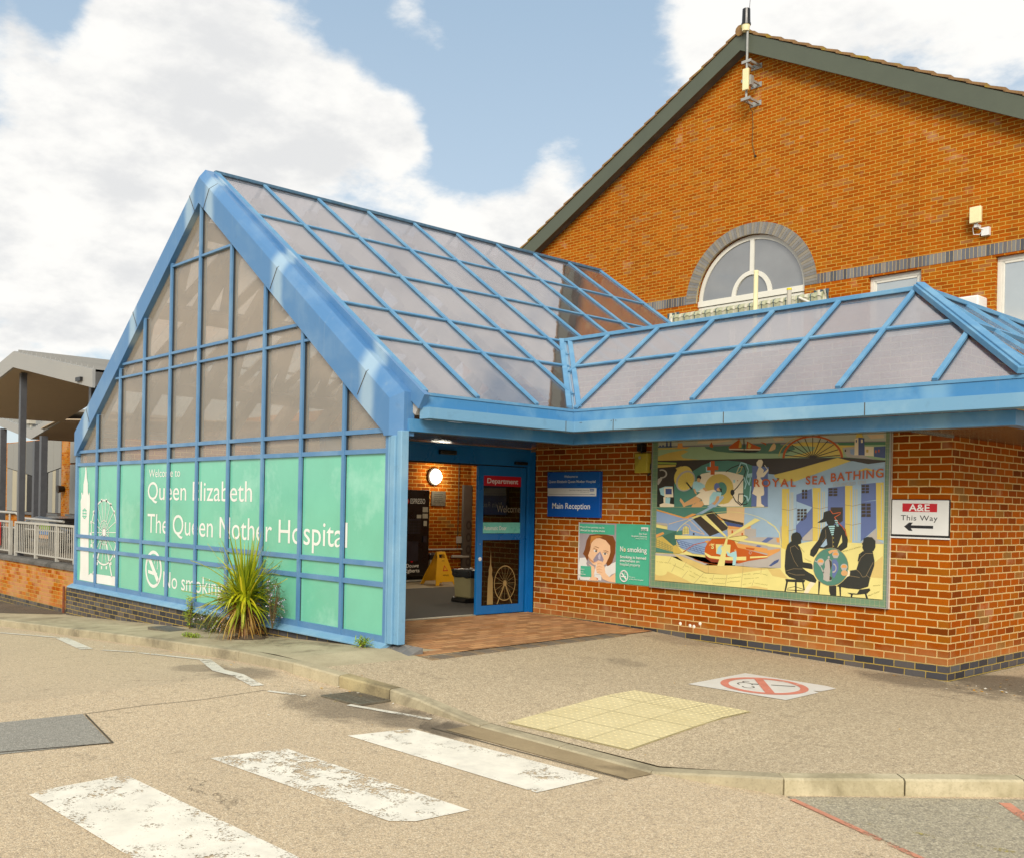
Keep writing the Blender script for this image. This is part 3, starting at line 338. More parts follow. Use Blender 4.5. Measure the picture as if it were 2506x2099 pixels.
[39,939,10396,11740,10546,11767,9472,10516,9334,6816,9638,5497,9151,1048,10081],[29,11740,10546,14279,10545,14205,8317,11421,9056,10054,9699,11757,9842],[16,14279,10545,19047,10648,19129,7251,14969,6958,14248,8318],[2,1052,9924,5497,9151,6259,9206,6828,9180,9483,7058,11896,7882,12007,6998,4206,6798,2922,7143,2890,8392,1090,8504],[26,1046,10160,5495,9228,6720,9712,7473,9650,6071,9125,5307,9070,1050,10002],[26,9585,10216,10054,9699,11423,8945,10793,9042],[16,6353,9246,8401,9781,9851,10520,9212,10511,7379,9686,6824,9333],[5,6832,9027,8039,9434,8495,9745,9589,10066,10148,9551,11977,8181,11894,7956,9392,7017,8074,8070],[5,10878,9267,14151,8754,14158,8462,11424,8908],[23,11425,8871,14158,8462,14079,8167,12065,8183],[29,11979,8107,15280,8202,14873,7390,12007,6998],[26,12016,8367,13644,8228,15275,8420,14942,8047,12071,7962],[32,12516,7827,12736,7834,12745,7466,12526,7459],[32,13921,7578,14137,7585,14144,7293,13928,7285],[15,14341,8066,15919,8112,15941,7210,14966,7103,14358,7373],[29,3056,8352,6085,9132,6105,9054,3076,8274],[29,6076,9133,8601,7271,8554,7207,6029,9069],[29,5502,8504,6318,8281,6297,8204,5481,8427],[29,6309,8288,6631,7642,6559,7607,6237,8253],[29,6569,7690,8591,7249,8574,7171,6552,7612],[39,1006,7870,2910,7611,4285,7498,5249,7605,5263,7066,4206,6798,4237,5636,3871,4689,1089,4715],[14,994,8304,2851,8000,2860,7649,1006,7870],[11,989,8501,2890,8392,2850,8039,994,8328],[8,2089,6763,4285,7498,4330,5795,3847,5620],[22,1142,6532,2089,6763,3896,5622,3916,4846,1073,5346],[8,1214,6506,1174,5297,1134,5299,1174,6508],[8,1671,6327,1659,5209,1619,5209,1631,6327],[8,2125,6148,2142,5120,2102,5120,2085,6148],[8,2577,5970,2623,5032,2583,5030,2537,5968],[8,3027,5794,3100,4946,3060,4942,2987,5790],[8,3473,5619,3574,4859,3535,4853,3434,5613],[8,1122,6318,3868,5481,3857,5442,1111,6279],[8,1129,6066,3873,5294,3862,5255,1118,6027],[8,1135,5813,3878,5108,3868,5070,1125,5775],[8,1141,5561,3881,4923,3872,4884,1132,5522],[22,3896,5622,4330,5795,5319,4911,4842,4735,3919,4730],[26,1081,6925,2224,7316,2429,7088,1142,6532],[3,5263,7066,5293,7760,5524,8113,5905,8162,6246,7865,6311,7178],[14,5370,7763,5385,7861,5434,7952,5512,8028,5614,8085,5731,8116,5853,8119,5971,8095,6075,8044,6156,7972,6209,7885,6229,7788],[14,5370,7763,6229,7788,6245,7160,5386,7132],[5,5593,8074,5617,7143,5577,7141,5553,8072],[5,5813,8080,5837,7151,5797,7149,5773,8078],[5,6042,8086,6065,7158,6025,7156,6002,8084],[5,5357,7783,6240,7808,6242,7768,5359,7743],[5,5363,7552,6246,7579,6248,7539,5365,7512],[5,5369,7336,6252,7364,6254,7324,5371,7296],[5,6875,7349,7110,7357,7117,7091,6882,7083],[2,4314,6414,9671,6840,9059,5687,8714,4767,6940,4834,5017,5437],[23,4423,6444,4843,5816,4802,5789,4382,6417],[23,5007,6296,5444,5657,5403,5629,4966,6268],[23,5588,6150,6041,5498,6000,5469,5547,6121],[23,6164,6004,6634,5340,6593,5311,6123,5975],[23,6737,5859,7223,5183,7182,5154,6696,5830],[23,7305,5715,7808,5028,7768,4998,7265,5685],[23,7870,5572,8389,4874,8349,4844,7830,5542],[23,4304,6441,8804,5622,8795,5573,4295,6392],
[23,4310,6209,8811,5366,8802,5317,4301,6160],[23,4316,5977,8817,5110,8808,5061,4307,5928],[23,4322,5745,8825,4853,8815,4804,4312,5696],[32,5374,4938,7100,5956,7141,5887,5415,4869],[32,7067,5942,9329,6496,9348,6418,7086,5864],[26,8672,6426,9359,6527,9049,6101],[15,13514,6465,15137,7109,19129,7251,19373,3866,15903,3595,13146,3730,8833,3716,5615,4617,1093,4597,1101,4282,3881,4301,5623,4310,8839,3490],[15,14966,7103,19210,7254,19292,3861,13148,3657,13085,6154],[24,16670,6624,17491,7157,18356,7188,17340,6543],[24,15760,5974,16176,6244,16766,6161,16352,5927],[23,17818,3920,18706,4538,19187,4846,19194,4563,18230,3907],[14,1050,4319,3686,4291,5639,3696,8864,2511,12030,2521,14210,2913,16328,3475,19296,3720,19446,866,1042,804],[33,3871,4689,5623,4310,8839,3490,13148,3657,15903,3595,17991,3608,14210,2913,12030,2521,8862,2586,5639,3696],[33,1009,2026,3146,2392,5305,1752,7602,989,9824,844,5137,815,1042,804],[33,12955,849,15955,1503,19357,1177,19365,860],[14,3001,2266,2979,2175,2908,2084,2792,2000,2637,1926,2451,1866,2242,1822,2020,1798,1798,1794,1585,1811,1394,1848,1233,1903,1111,1973,1034,2055,1006,2145,1029,2237,1101,2328,1219,2413,1377,2488,1566,2548,1777,2590,1999,2613,2221,2616,2431,2599,2621,2561,2779,2506,2899,2436,2974,2355],[9,3709,4290,3129,3384,3096,3406,3676,4312],[9,6043,3713,5474,2972,5442,2997,6011,3738],[9,4413,3474,3747,2368,3713,2389,4379,3495],[9,6261,2650,5407,1736,5378,1763,6232,2677],[9,8610,2488,7043,1002,7016,1031,8583,2517],[9,10171,2407,9906,1731,9869,1745,10134,2421],[9,12052,2530,11778,895,11738,901,12012,2536],[9,14231,2923,14056,1134,14016,1138,14191,2927],[9,16765,3583,16741,2838,16701,2840,16725,3585],[9,15793,2146,15546,1455,15508,1468,15755,2159],[9,9311,3828,9343,2528,9303,2527,9271,3827],[9,14289,4024,14273,2904,14233,2904,14249,4024],[25,1319,3618,1458,3511,1437,3484,1298,3591],[25,1424,3517,1585,3569,1595,3536,1434,3484],[25,1702,3500,1862,3581,1878,3550,1718,3469],[25,1863,3581,2019,3465,1998,3437,1842,3553],[25,1981,3463,2119,3587,2142,3561,2004,3437],[25,2127,3587,2274,3450,2250,3424,2103,3561],[25,2236,3453,2402,3556,2420,3527,2254,3424],[25,2509,3468,2687,3566,2704,3536,2526,3438],[25,2692,3566,2824,3421,2798,3397,2666,3542],[25,2785,3425,2955,3549,2976,3521,2806,3397],[25,2960,3549,3080,3448,3058,3421,2938,3522],[25,3312,3417,3496,3503,3511,3472,3327,3386],[25,3495,3503,3637,3409,3618,3380,3476,3474],[25,3907,3328,4048,3222,4027,3194,3886,3300],[25,4014,3228,4145,3265,4155,3231,4024,3194],[25,4146,3265,4272,3127,4246,3103,4120,3241],[25,4237,3136,4376,3181,4386,3148,4247,3103],[25,4374,3181,4522,3057,4500,3030,4352,3154],[25,4486,3061,4601,3115,4616,3084,4501,3030],[25,4605,3114,4741,2959,4715,2936,4579,3091],[25,4704,2967,4865,3036,4879,3004,4718,2935],[25,4865,3036,4999,2924,4977,2897,4843,3009],[25,4970,2935,5094,2929,5093,2894,4969,2900],[25,5084,2932,5215,2845,5196,2816,5065,2903],[25,5183,2850,5306,2882,5314,2848,5191,2816],[25,5304,2882,5441,2762,5418,2736,5281,2856],
[25,5409,2772,5545,2789,5550,2754,5414,2737],[25,5539,2790,5683,2681,5662,2653,5518,2762],[25,5848,3319,5975,3181,5949,3157,5822,3295],[25,5937,3187,6096,3276,6113,3246,5954,3157],[25,6102,3275,6208,3143,6181,3121,6075,3253],[25,6173,3154,6308,3196,6318,3162,6183,3120],[25,6307,3196,6442,3078,6419,3052,6284,3170],[25,6567,3135,6705,3020,6683,2993,6545,3108],[25,6667,3022,6777,3096,6797,3067,6687,2993],[25,6545,2736,6678,2581,6652,2559,6519,2714],[25,6642,2591,6766,2634,6778,2601,6654,2558],[25,6763,2634,6907,2542,6888,2513,6744,2605],[25,7096,2450,7232,2508,7246,2476,7110,2418],[25,7239,2506,7341,2331,7311,2313,7209,2488],[25,7305,2344,7432,2390,7444,2357,7317,2311],[25,7435,2389,7567,2231,7540,2209,7408,2367],[25,7528,2236,7671,2338,7692,2310,7549,2208],[25,7680,2337,7824,2154,7797,2132,7653,2315],[25,7788,2163,7896,2207,7909,2175,7801,2131],[25,7893,2207,8042,2115,8024,2086,7875,2178],[25,8011,2122,8150,2142,8155,2107,8016,2087],[25,8408,2109,8546,1959,8520,1935,8382,2085],[25,8507,1962,8652,2077,8674,2050,8529,1935],[25,8771,1969,8892,2034,8909,2004,8788,1939],[25,8893,2034,9024,1933,9003,1906,8872,2007],[25,8988,1937,9138,2013,9154,1982,9004,1906],[25,9488,1908,9624,1981,9641,1951,9505,1878],[25,9623,1981,9751,1906,9733,1876,9605,1951],[25,9718,1909,9858,1955,9868,1922,9728,1876],[25,9856,1955,9987,1846,9965,1819,9834,1928],[25,10168,2044,10307,1995,10295,1962,10156,2011],[25,10272,1990,10384,2067,10404,2039,10292,1962],[25,10384,2067,10540,1982,10523,1952,10367,2037],[25,10503,1979,10631,2080,10653,2053,10525,1952],[25,10636,2080,10779,1973,10758,1945,10615,2052],[25,10741,1971,10877,2088,10899,2062,10763,1945],[25,10883,2088,11027,1970,11005,1943,10861,2061],[25,10989,1969,11127,2091,11150,2065,11012,1943],[25,11133,2091,11274,1991,11253,1963,11112,2063],[25,11235,1985,11335,2115,11362,2094,11262,1964],[25,11343,2116,11508,2008,11489,1979,11324,2087],[25,11471,2005,11599,2118,11622,2092,11494,1979],[25,11608,2118,11724,2001,11699,1976,11583,2093],[25,11685,2004,11828,2111,11849,2083,11706,1976],[25,11831,2111,11980,2015,11961,1986,11812,2082],[25,12114,2194,12260,2096,12241,2067,12095,2165],[25,12223,2093,12370,2220,12392,2194,12245,2067],[25,12370,2220,12489,2170,12475,2138,12356,2188],[25,12453,2166,12574,2253,12595,2225,12474,2138],[25,12576,2253,12724,2166,12706,2136,12558,2223],[25,12687,2162,12803,2266,12826,2240,12710,2136],[25,12806,2266,12937,2196,12920,2166,12789,2236],[25,12899,2190,13021,2323,13047,2299,12925,2166],[25,13021,2322,13181,2286,13173,2252,13013,2288],[25,13147,2276,13261,2386,13286,2361,13172,2251],[25,13269,2386,13387,2284,13365,2258,13247,2360],[25,13350,2288,13503,2380,13521,2350,13368,2258],[25,13502,2380,13621,2314,13604,2284,13485,2350],[25,13583,2309,13714,2433,13738,2408,13607,2284],[25,13718,2433,13834,2362,13816,2333,13700,2404],[25,13797,2360,13929,2468,13951,2441,13819,2333],[25,13933,2468,14064,2380,14045,2351,13914,2439],[25,14315,2785,14449,2681,14428,2654,14294,2758],
[25,14411,2682,14519,2761,14540,2733,14432,2654],[25,14515,2761,14659,2722,14650,2688,14506,2727],[25,14625,2716,14757,2814,14778,2786,14646,2688],[25,14857,2735,14991,2855,15014,2829,14880,2709],[25,14996,2855,15124,2772,15105,2743,14977,2826],[25,15086,2767,15200,2895,15226,2872,15112,2744],[25,15206,2896,15341,2811,15323,2782,15188,2867],[25,15651,2912,15795,2832,15778,2802,15634,2882],[25,15757,2825,15878,2979,15905,2957,15784,2803],[25,15888,2980,16008,2884,15986,2857,15866,2953],[25,15970,2884,16109,2996,16131,2969,15992,2857],[25,16111,2996,16261,2920,16245,2889,16095,2965],[25,16225,2917,16336,2998,16357,2970,16246,2889],[25,16336,2998,16481,2932,16466,2900,16321,2966],[25,16444,2923,16542,3041,16569,3019,16471,2901],[25,16911,2994,17054,2912,17036,2882,16893,2964],[25,17021,2916,17136,2952,17146,2918,17031,2882],[25,17130,2952,17267,2879,17250,2849,17113,2922],[25,17232,2881,17345,2931,17360,2899,17247,2849],[25,17347,2931,17476,2814,17452,2788,17323,2905],[25,17439,2819,17589,2889,17604,2858,17454,2788],[25,17589,2889,17706,2806,17685,2778,17568,2861],[25,17668,2807,17797,2894,17817,2865,17688,2778],[25,17804,2893,17915,2768,17889,2745,17778,2870],[25,17876,2771,17991,2867,18013,2840,17898,2744],[25,17997,2867,18135,2756,18113,2729,17975,2840],[25,18097,2757,18222,2846,18243,2818,18118,2729],[25,18227,2846,18352,2745,18330,2718,18205,2819],[25,18314,2746,18420,2826,18441,2798,18335,2718],[25,6455,2244,6578,2121,6553,2096,6430,2219],[25,6542,2128,6665,2179,6678,2147,6555,2096],[25,6669,2178,6784,2042,6757,2020,6642,2156],[25,6748,2052,6876,2096,6888,2063,6760,2019],[25,6876,2096,7025,1961,7001,1935,6852,2070],[25,6986,1962,7085,2044,7107,2017,7008,1935],[25,7092,2044,7250,1905,7227,1879,7069,2018],[25,7215,1912,7340,1959,7352,1926,7227,1879],[25,8135,1591,8285,1506,8267,1476,8117,1561],[25,8248,1504,8381,1601,8402,1573,8269,1476],[25,8386,1601,8508,1498,8486,1471,8364,1574],[25,8471,1500,8640,1605,8658,1576,8489,1471],[25,8642,1605,8773,1506,8752,1478,8621,1577],[25,8736,1508,8876,1589,8894,1559,8754,1478],[25,8883,1588,8991,1454,8964,1432,8856,1566],[25,8953,1461,9084,1531,9101,1501,8970,1431],[25,9079,1531,9229,1474,9217,1441,9067,1498],[25,9195,1471,9346,1554,9363,1524,9212,1441],[25,9979,1491,10122,1387,10101,1359,9958,1463],[25,10083,1384,10205,1507,10230,1482,10108,1359],[25,10208,1507,10380,1426,10365,1395,10193,1476],[25,10348,1428,10487,1475,10498,1442,10359,1395],[25,10484,1475,10598,1399,10578,1370,10464,1446],[25,10560,1397,10716,1520,10738,1493,10582,1370],[25,10725,1519,10825,1403,10799,1381,10699,1497],[25,10787,1409,10941,1506,10959,1477,10805,1380],[25,10939,1506,11085,1441,11070,1409,10924,1474],[25,11052,1442,11189,1489,11201,1456,11064,1409],[25,11181,1489,11297,1449,11285,1416,11169,1456],[25,11263,1446,11403,1529,11421,1499,11281,1416],[25,11406,1529,11548,1414,11526,1387,11384,1502],[25,11509,1411,11631,1539,11656,1515,11534,1387],[25,11636,1539,11788,1450,11770,1420,11618,1509],
[25,12061,1718,12204,1631,12186,1602,12043,1689],[25,12166,1627,12306,1760,12330,1735,12190,1602],[25,12401,1667,12535,1804,12560,1779,12426,1642],[25,12541,1804,12660,1726,12641,1697,12522,1775],[25,12623,1723,12758,1839,12780,1813,12645,1697],[25,12762,1839,12915,1736,12895,1707,12742,1810],[25,12877,1734,13007,1843,13029,1816,12899,1707],[25,13007,1843,13140,1786,13126,1754,12993,1811],[25,13106,1785,13276,1868,13291,1837,13121,1754],[25,13276,1868,13393,1783,13372,1755,13255,1840],[25,13355,1782,13479,1887,13501,1860,13377,1755],[25,13479,1887,13640,1820,13627,1788,13466,1855],[25,13604,1810,13711,1952,13739,1931,13632,1789],[25,13715,1953,13884,1893,13872,1860,13703,1920],[25,14445,2296,14582,2207,14563,2178,14426,2267],[25,14546,2207,14675,2287,14693,2258,14564,2178],[25,14670,2287,14812,2240,14802,2207,14660,2254],[25,14779,2237,14898,2305,14916,2275,14797,2207],[25,14891,2304,15028,2278,15021,2244,14884,2270],[25,14996,2273,15133,2354,15151,2324,15014,2243],[25,15134,2354,15257,2272,15238,2243,15115,2325],[25,15220,2271,15350,2369,15371,2341,15241,2243],[25,15426,2315,15565,2405,15584,2376,15445,2286],[25,15565,2405,15696,2337,15680,2306,15549,2374],[25,15659,2331,15764,2436,15789,2411,15684,2306],[25,15887,2396,16010,2453,16025,2422,15902,2365],[25,16006,2453,16135,2391,16120,2360,15991,2422],[25,16098,2382,16206,2528,16234,2507,16126,2361],[25,16215,2529,16345,2445,16326,2416,16196,2500],[25,16308,2443,16428,2543,16450,2516,16330,2416],[25,14251,1571,14365,1534,14355,1501,14241,1538],[25,14331,1528,14473,1642,14495,1615,14353,1501],[25,14472,1642,14614,1591,14602,1558,14460,1609],[25,14579,1586,14708,1680,14729,1652,14600,1558],[25,15074,1699,15188,1775,15208,1746,15094,1670],[25,15181,1774,15317,1758,15313,1723,15177,1739],[25,15287,1752,15456,1846,15473,1816,15304,1722],[25,15851,1881,15990,1809,15974,1778,15835,1850],[25,15958,1812,16080,1850,16090,1816,15968,1778],[25,16072,1850,16213,1789,16199,1757,16058,1818],[25,16177,1783,16278,1870,16300,1844,16199,1757],[25,16282,1870,16426,1774,16407,1745,16263,1841],[25,16393,1779,16527,1815,16536,1781,16402,1745],[25,16521,1815,16632,1746,16614,1717,16503,1786],[25,16740,1815,16848,1719,16825,1693,16717,1789],[25,16810,1719,16927,1822,16950,1796,16833,1693],[25,16934,1822,17075,1704,17053,1677,16912,1795],[25,17039,1709,17156,1761,17171,1729,17054,1677],[25,17153,1761,17294,1689,17278,1658,17137,1730],[25,17258,1685,17379,1785,17401,1758,17280,1658],[25,17389,1784,17489,1658,17462,1636,17362,1762],[25,17450,1662,17570,1762,17592,1735,17472,1635],[25,17575,1762,17713,1658,17692,1630,17554,1734],[25,17675,1658,17805,1748,17825,1720,17695,1630],[25,17884,1669,18023,1739,18039,1708,17900,1638],[25,18029,1738,18130,1616,18103,1594,18002,1716],[14,4372,7433,4527,7652,4643,7639,4491,7424],[14,4527,7652,4716,7866,4830,7850,4643,7639],[14,4716,7866,4939,8075,5049,8056,4830,7850],[14,4939,8075,5194,8278,5300,8255,5049,8056],[14,5194,8278,5480,8473,5581,8448,5300,8255],
[14,5480,8473,5795,8660,5891,8632,5581,8448],[14,5795,8660,6138,8838,6229,8807,5891,8632],[14,6138,8838,6507,9006,6591,8972,6229,8807],[14,6507,9006,6899,9163,6977,9127,6591,8972],[14,6899,9163,7313,9308,7385,9270,6977,9127],[14,7313,9308,7746,9442,7811,9402,7385,9270],[14,7746,9442,8197,9563,8254,9521,7811,9402],[14,8197,9563,8662,9670,8712,9627,8254,9521],[14,8662,9670,9140,9765,9183,9720,8712,9627],[14,9140,9765,9628,9845,9663,9799,9183,9720],[14,9628,9845,10124,9911,10152,9865,9663,9799],[14,10124,9911,10625,9963,10645,9916,10152,9865],[14,10625,9963,11129,10001,11142,9953,10645,9916],[14,11129,10001,11634,10024,11639,9976,11142,9953],[14,11634,10024,12137,10032,12135,9985,11639,9976],[14,12137,10032,12637,10027,12627,9979,12135,9985],[14,12637,10027,13130,10007,13113,9960,12627,9979],[14,13130,10007,13616,9973,13591,9926,13113,9960],[14,13616,9973,14091,9925,14059,9880,13591,9926],[14,14091,9925,14554,9864,14516,9820,14059,9880],[14,14554,9864,15003,9790,14958,9747,14516,9820],[14,15003,9790,15436,9704,15385,9662,14958,9747],[14,15436,9704,15852,9605,15795,9565,15385,9662],[14,15852,9605,16248,9495,16186,9456,15795,9565],[14,16248,9495,16624,9374,16556,9337,16186,9456],[14,16624,9374,16978,9242,16905,9207,16556,9337],[14,16978,9242,17308,9101,17231,9068,16905,9207],[14,17308,9101,17614,8950,17532,8919,17231,9068],[14,17614,8950,17894,8790,17808,8762,17532,8919],[14,17894,8790,18148,8623,18058,8597,17808,8762],[14,18148,8623,18374,8449,18281,8425,18058,8597],[14,18374,8449,18572,8268,18476,8247,18281,8425],[14,18572,8268,18740,8081,18643,8063,18476,8247],[14,18740,8081,18880,7889,18780,7874,18643,8063],[32,10734,3644,10299,3658,10324,3706,10753,3693],[32,10299,3658,9867,3683,9899,3731,10324,3706],[32,9867,3683,9440,3718,9478,3766,9899,3731],[32,9440,3718,9019,3765,9064,3812,9478,3766],[32,9019,3765,8607,3823,8658,3869,9064,3812],[32,8607,3823,8204,3891,8262,3936,8658,3869],[32,8204,3891,7812,3970,7876,4014,8262,3936],[32,7812,3970,7434,4059,7503,4102,7876,4014],[32,7434,4059,7069,4158,7144,4200,7503,4102],[32,8783,5676,9228,6297,9766,6693,11922,6846,12987,6591,13442,5875,17540,5120,19004,5687,18369,4947,15034,4344,13750,3984,9744,3991,8906,4474,8707,5068],[26,13080,6374,19167,5695,18362,5231,13531,5805],[32,14566,5923,15848,5833,15684,5609,14657,5708],[14,8707,5068,9726,4665,11977,4628,14679,4835,14690,4399,11987,4258,9367,4422,8758,4844],[7,8808,4696,9736,4291,13310,4180,13663,3979,9746,3916,9002,4328],[14,15192,4861,17542,5049,18842,5680,17711,4914,15197,4643],[14,10326,6115,12471,6128,12408,5092,10446,4962],[0,10445,4999,10696,5757,11226,6152,11410,5936,11058,5698,11339,5190,11078,4880],[0,11870,5363,12408,5092,12757,5256,13278,5427,13382,4771,13190,3733,12795,3711,12859,4672,12062,4780],
[38,11479,6051,11475,6021,11464,5992,11446,5966,11421,5944,11391,5927,11357,5915,11321,5910,11285,5912,11251,5921,11220,5935,11194,5956,11174,5980,11162,6008,11157,6037,11160,6067,11171,6096,11190,6122,11215,6145,11245,6162,11279,6173,11314,6178,11350,6176,11385,6167,11415,6153,11441,6133,11461,6108,11474,6080],[38,13303,5502,13299,5475,13288,5450,13270,5427,13246,5407,13216,5392,13183,5382,13148,5377,13113,5378,13080,5386,13050,5398,13024,5416,13005,5437,12993,5461,12988,5487,12991,5514,13002,5539,13021,5562,13045,5582,13075,5597,13108,5608,13143,5612,13178,5611,13211,5603,13241,5591,13267,5573,13286,5552,13298,5528],[26,9327,6000,9778,6243,9694,5940,9376,5851],[26,9872,6097,10142,6220,10149,5959,9877,5910],[11,15411,5307,15408,5264,15353,5274,15355,5304],[11,15408,5264,15395,5224,15344,5246,15353,5274],[11,15395,5224,15373,5187,15329,5220,15344,5246],[11,15373,5187,15344,5156,15308,5199,15329,5220],[11,15344,5156,15309,5132,15284,5182,15308,5199],[11,15309,5132,15270,5116,15256,5171,15284,5182],[11,15270,5116,15229,5109,15227,5166,15256,5171],[11,15229,5109,15187,5112,15198,5168,15227,5166],[11,15187,5112,15147,5124,15170,5176,15198,5168],[11,15147,5124,15111,5145,15145,5191,15170,5176],[11,15111,5145,15080,5173,15123,5211,15145,5191],[11,15080,5173,15057,5208,15107,5235,15123,5211],[11,15057,5208,15042,5247,15097,5262,15107,5235],[11,15042,5247,15036,5289,15093,5292,15097,5262],[11,15036,5289,15040,5331,15095,5321,15093,5292],[11,15040,5331,15053,5372,15104,5350,15095,5321],[11,15053,5372,15074,5409,15119,5375,15104,5350],[11,15074,5409,15103,5440,15140,5397,15119,5375],[11,15103,5440,15138,5464,15164,5414,15140,5397],[11,15138,5464,15178,5480,15192,5425,15164,5414],[11,15178,5480,15219,5486,15221,5430,15192,5425],[11,15219,5486,15261,5483,15250,5428,15221,5430],[11,15261,5483,15301,5471,15278,5419,15250,5428],[11,15301,5471,15337,5451,15303,5405,15278,5419],[11,15337,5451,15367,5422,15324,5385,15303,5405],[11,15367,5422,15391,5387,15341,5361,15324,5385],[11,15391,5387,15405,5348,15351,5333,15341,5361],[11,15405,5348,15411,5307,15355,5304,15351,5333],[14,4153,6990,11873,7008,11876,6882,4165,6502],[14,8040,9396,8729,9598,11916,7068,11606,7020],[14,11873,6993,15762,9337,16525,9138,12098,6890],[14,12008,6924,19150,6402,19239,6052,12012,6776],[14,11788,6842,12055,6851,11649,3536,10618,3515],[14,19303,6125,23271,6984,28332,6978,31571,6976,31570,910,17673,766,17604,3586,19361,3759],[33,17604,3586,19242,3646,20315,2584,18283,2807],[33,31530,5735,31549,3388,29840,3408,30508,4896],[15,17516,7193,19276,7256,19361,3759,17601,3693],[41,19326,8531,20171,8554,20197,5812,19386,6058],[24,21167,8511,23197,10085,23235,8500,22021,7354,21386,7610],[15,22022,7284,23237,8431,23270,7019,22030,6972],[5,25383,10736,26828,10757,26862,9276,26099,8784,25365,9920],[24,17516,7193,18341,7152,17530,6622],[26,18668,7163,19075,7178,19089,6612,18762,6670],[14,17533,6479,19298,6337,19305,6055,17541,6157],[26,17552,5693,19185,5979,19192,5696,17572,4907],
[23,17761,3917,18487,4526,19133,4773,18979,4410,18092,3899],[14,17470,8979,18452,8471,18396,8364,17414,8872],[14,18413,8501,19132,7687,19042,7607,18323,8421],[14,19115,7720,19363,6384,19245,6362,18997,7698],[1,23799,8997,24509,9494,24569,10178,24943,10321,25391,10397,25698,10062,26584,10180,26442,9941,25782,9657,24895,9161,24368,9046],[27,25370,10473,25707,10033,25644,9985,25307,10425],[27,25630,10062,26599,10258,26614,10180,25645,9984],[27,26629,10224,26544,9974,26468,10000,26553,10250],[27,26555,9987,25892,9613,25852,9683,26515,10057],[1,25992,9255,25981,9135,25944,9019,25883,8915,25800,8827,25700,8759,25588,8716,25468,8699,25348,8710,25233,8747,25129,8809,25042,8893,24975,8995,24932,9109,24916,9230,24926,9351,24964,9467,25026,9572,25109,9660,25210,9727,25323,9770,25443,9786,25563,9775,25677,9737,25780,9674,25867,9590,25933,9489,25976,9376],[1,24609,8471,25055,8756,26098,8852,26690,8800,27212,8411,27529,7281,27475,6475,26610,5898,25861,6270,24663,6184,24132,6195,23840,5632,23467,5202,23000,5386,23064,5941,23438,6440,24033,7151,24387,8259],[14,26615,7247,26786,7793,26879,6988,26304,6357],[16,24976,7322,25104,6646,24659,6354,24279,6407],[27,25911,9676,26365,9136,26296,9078,25842,9618],[27,26322,9180,26890,8686,26831,8618,26263,9112],[27,26858,8719,27268,8218,27198,8161,26788,8662],[27,27252,8248,27410,7664,27324,7640,27166,8224],[0,25198,8691,25952,8751,25963,8612,25209,8552],[0,25292,8476,25919,8534,25932,8394,25305,8336],[0,25385,8260,25886,8316,25902,8177,25401,8121],[0,25478,8044,25851,8099,25872,7961,25499,7906],[0,25568,7825,25813,7884,25845,7748,25600,7689],[0,25913,9375,26269,9342,26260,9242,25904,9275],[0,25992,9187,26319,9154,26309,9054,25982,9087],[0,26071,9000,26369,8965,26357,8866,26059,8901],[0,26151,8813,26418,8777,26405,8677,26138,8713],[25,25893,7424,25892,7405,25887,7388,25878,7372,25867,7359,25853,7349,25837,7342,25821,7340,25804,7341,25788,7346,25774,7356,25762,7368,25753,7383,25747,7400,25745,7418,25746,7436,25751,7454,25760,7470,25771,7483,25785,7493,25801,7500,25817,7502,25834,7501,25850,7495,25864,7486,25876,7474,25885,7459,25891,7442],[25,25904,6950,25903,6932,25898,6914,25889,6898,25878,6885,25864,6875,25848,6868,25832,6865,25815,6867,25800,6872,25785,6881,25773,6894,25764,6909,25758,6926,25756,6944,25757,6962,25762,6979,25771,6995,25782,7009,25796,7019,25812,7025,25828,7028,25845,7027,25861,7021,25875,7012,25887,7000,25896,6985,25902,6968],[25,25915,6510,25913,6492,25908,6474,25900,6458,25888,6445,25874,6435,25859,6428,25842,6425,25826,6427,25810,6432,25795,6441,25783,6453,25774,6468,25768,6485,25766,6503,25767,6522,25773,6539,25781,6555,25793,6568,25806,6578,25822,6585,25838,6588,25855,6586,25871,6581,25885,6572,25897,6560,25906,6545,25912,6528],[9,24858,8287,24956,7447,24917,7443,24819,8283],[9,24958,7454,24503,6872,24472,6897,24927,7479],[9,25698,7700,25769,6322,25729,6320,25658,7698],[1,25394,2306,26289,2233,26320,884,25688,901,25448,1562],[1,24102,2627,24371,2508,24220,853,24121,845],
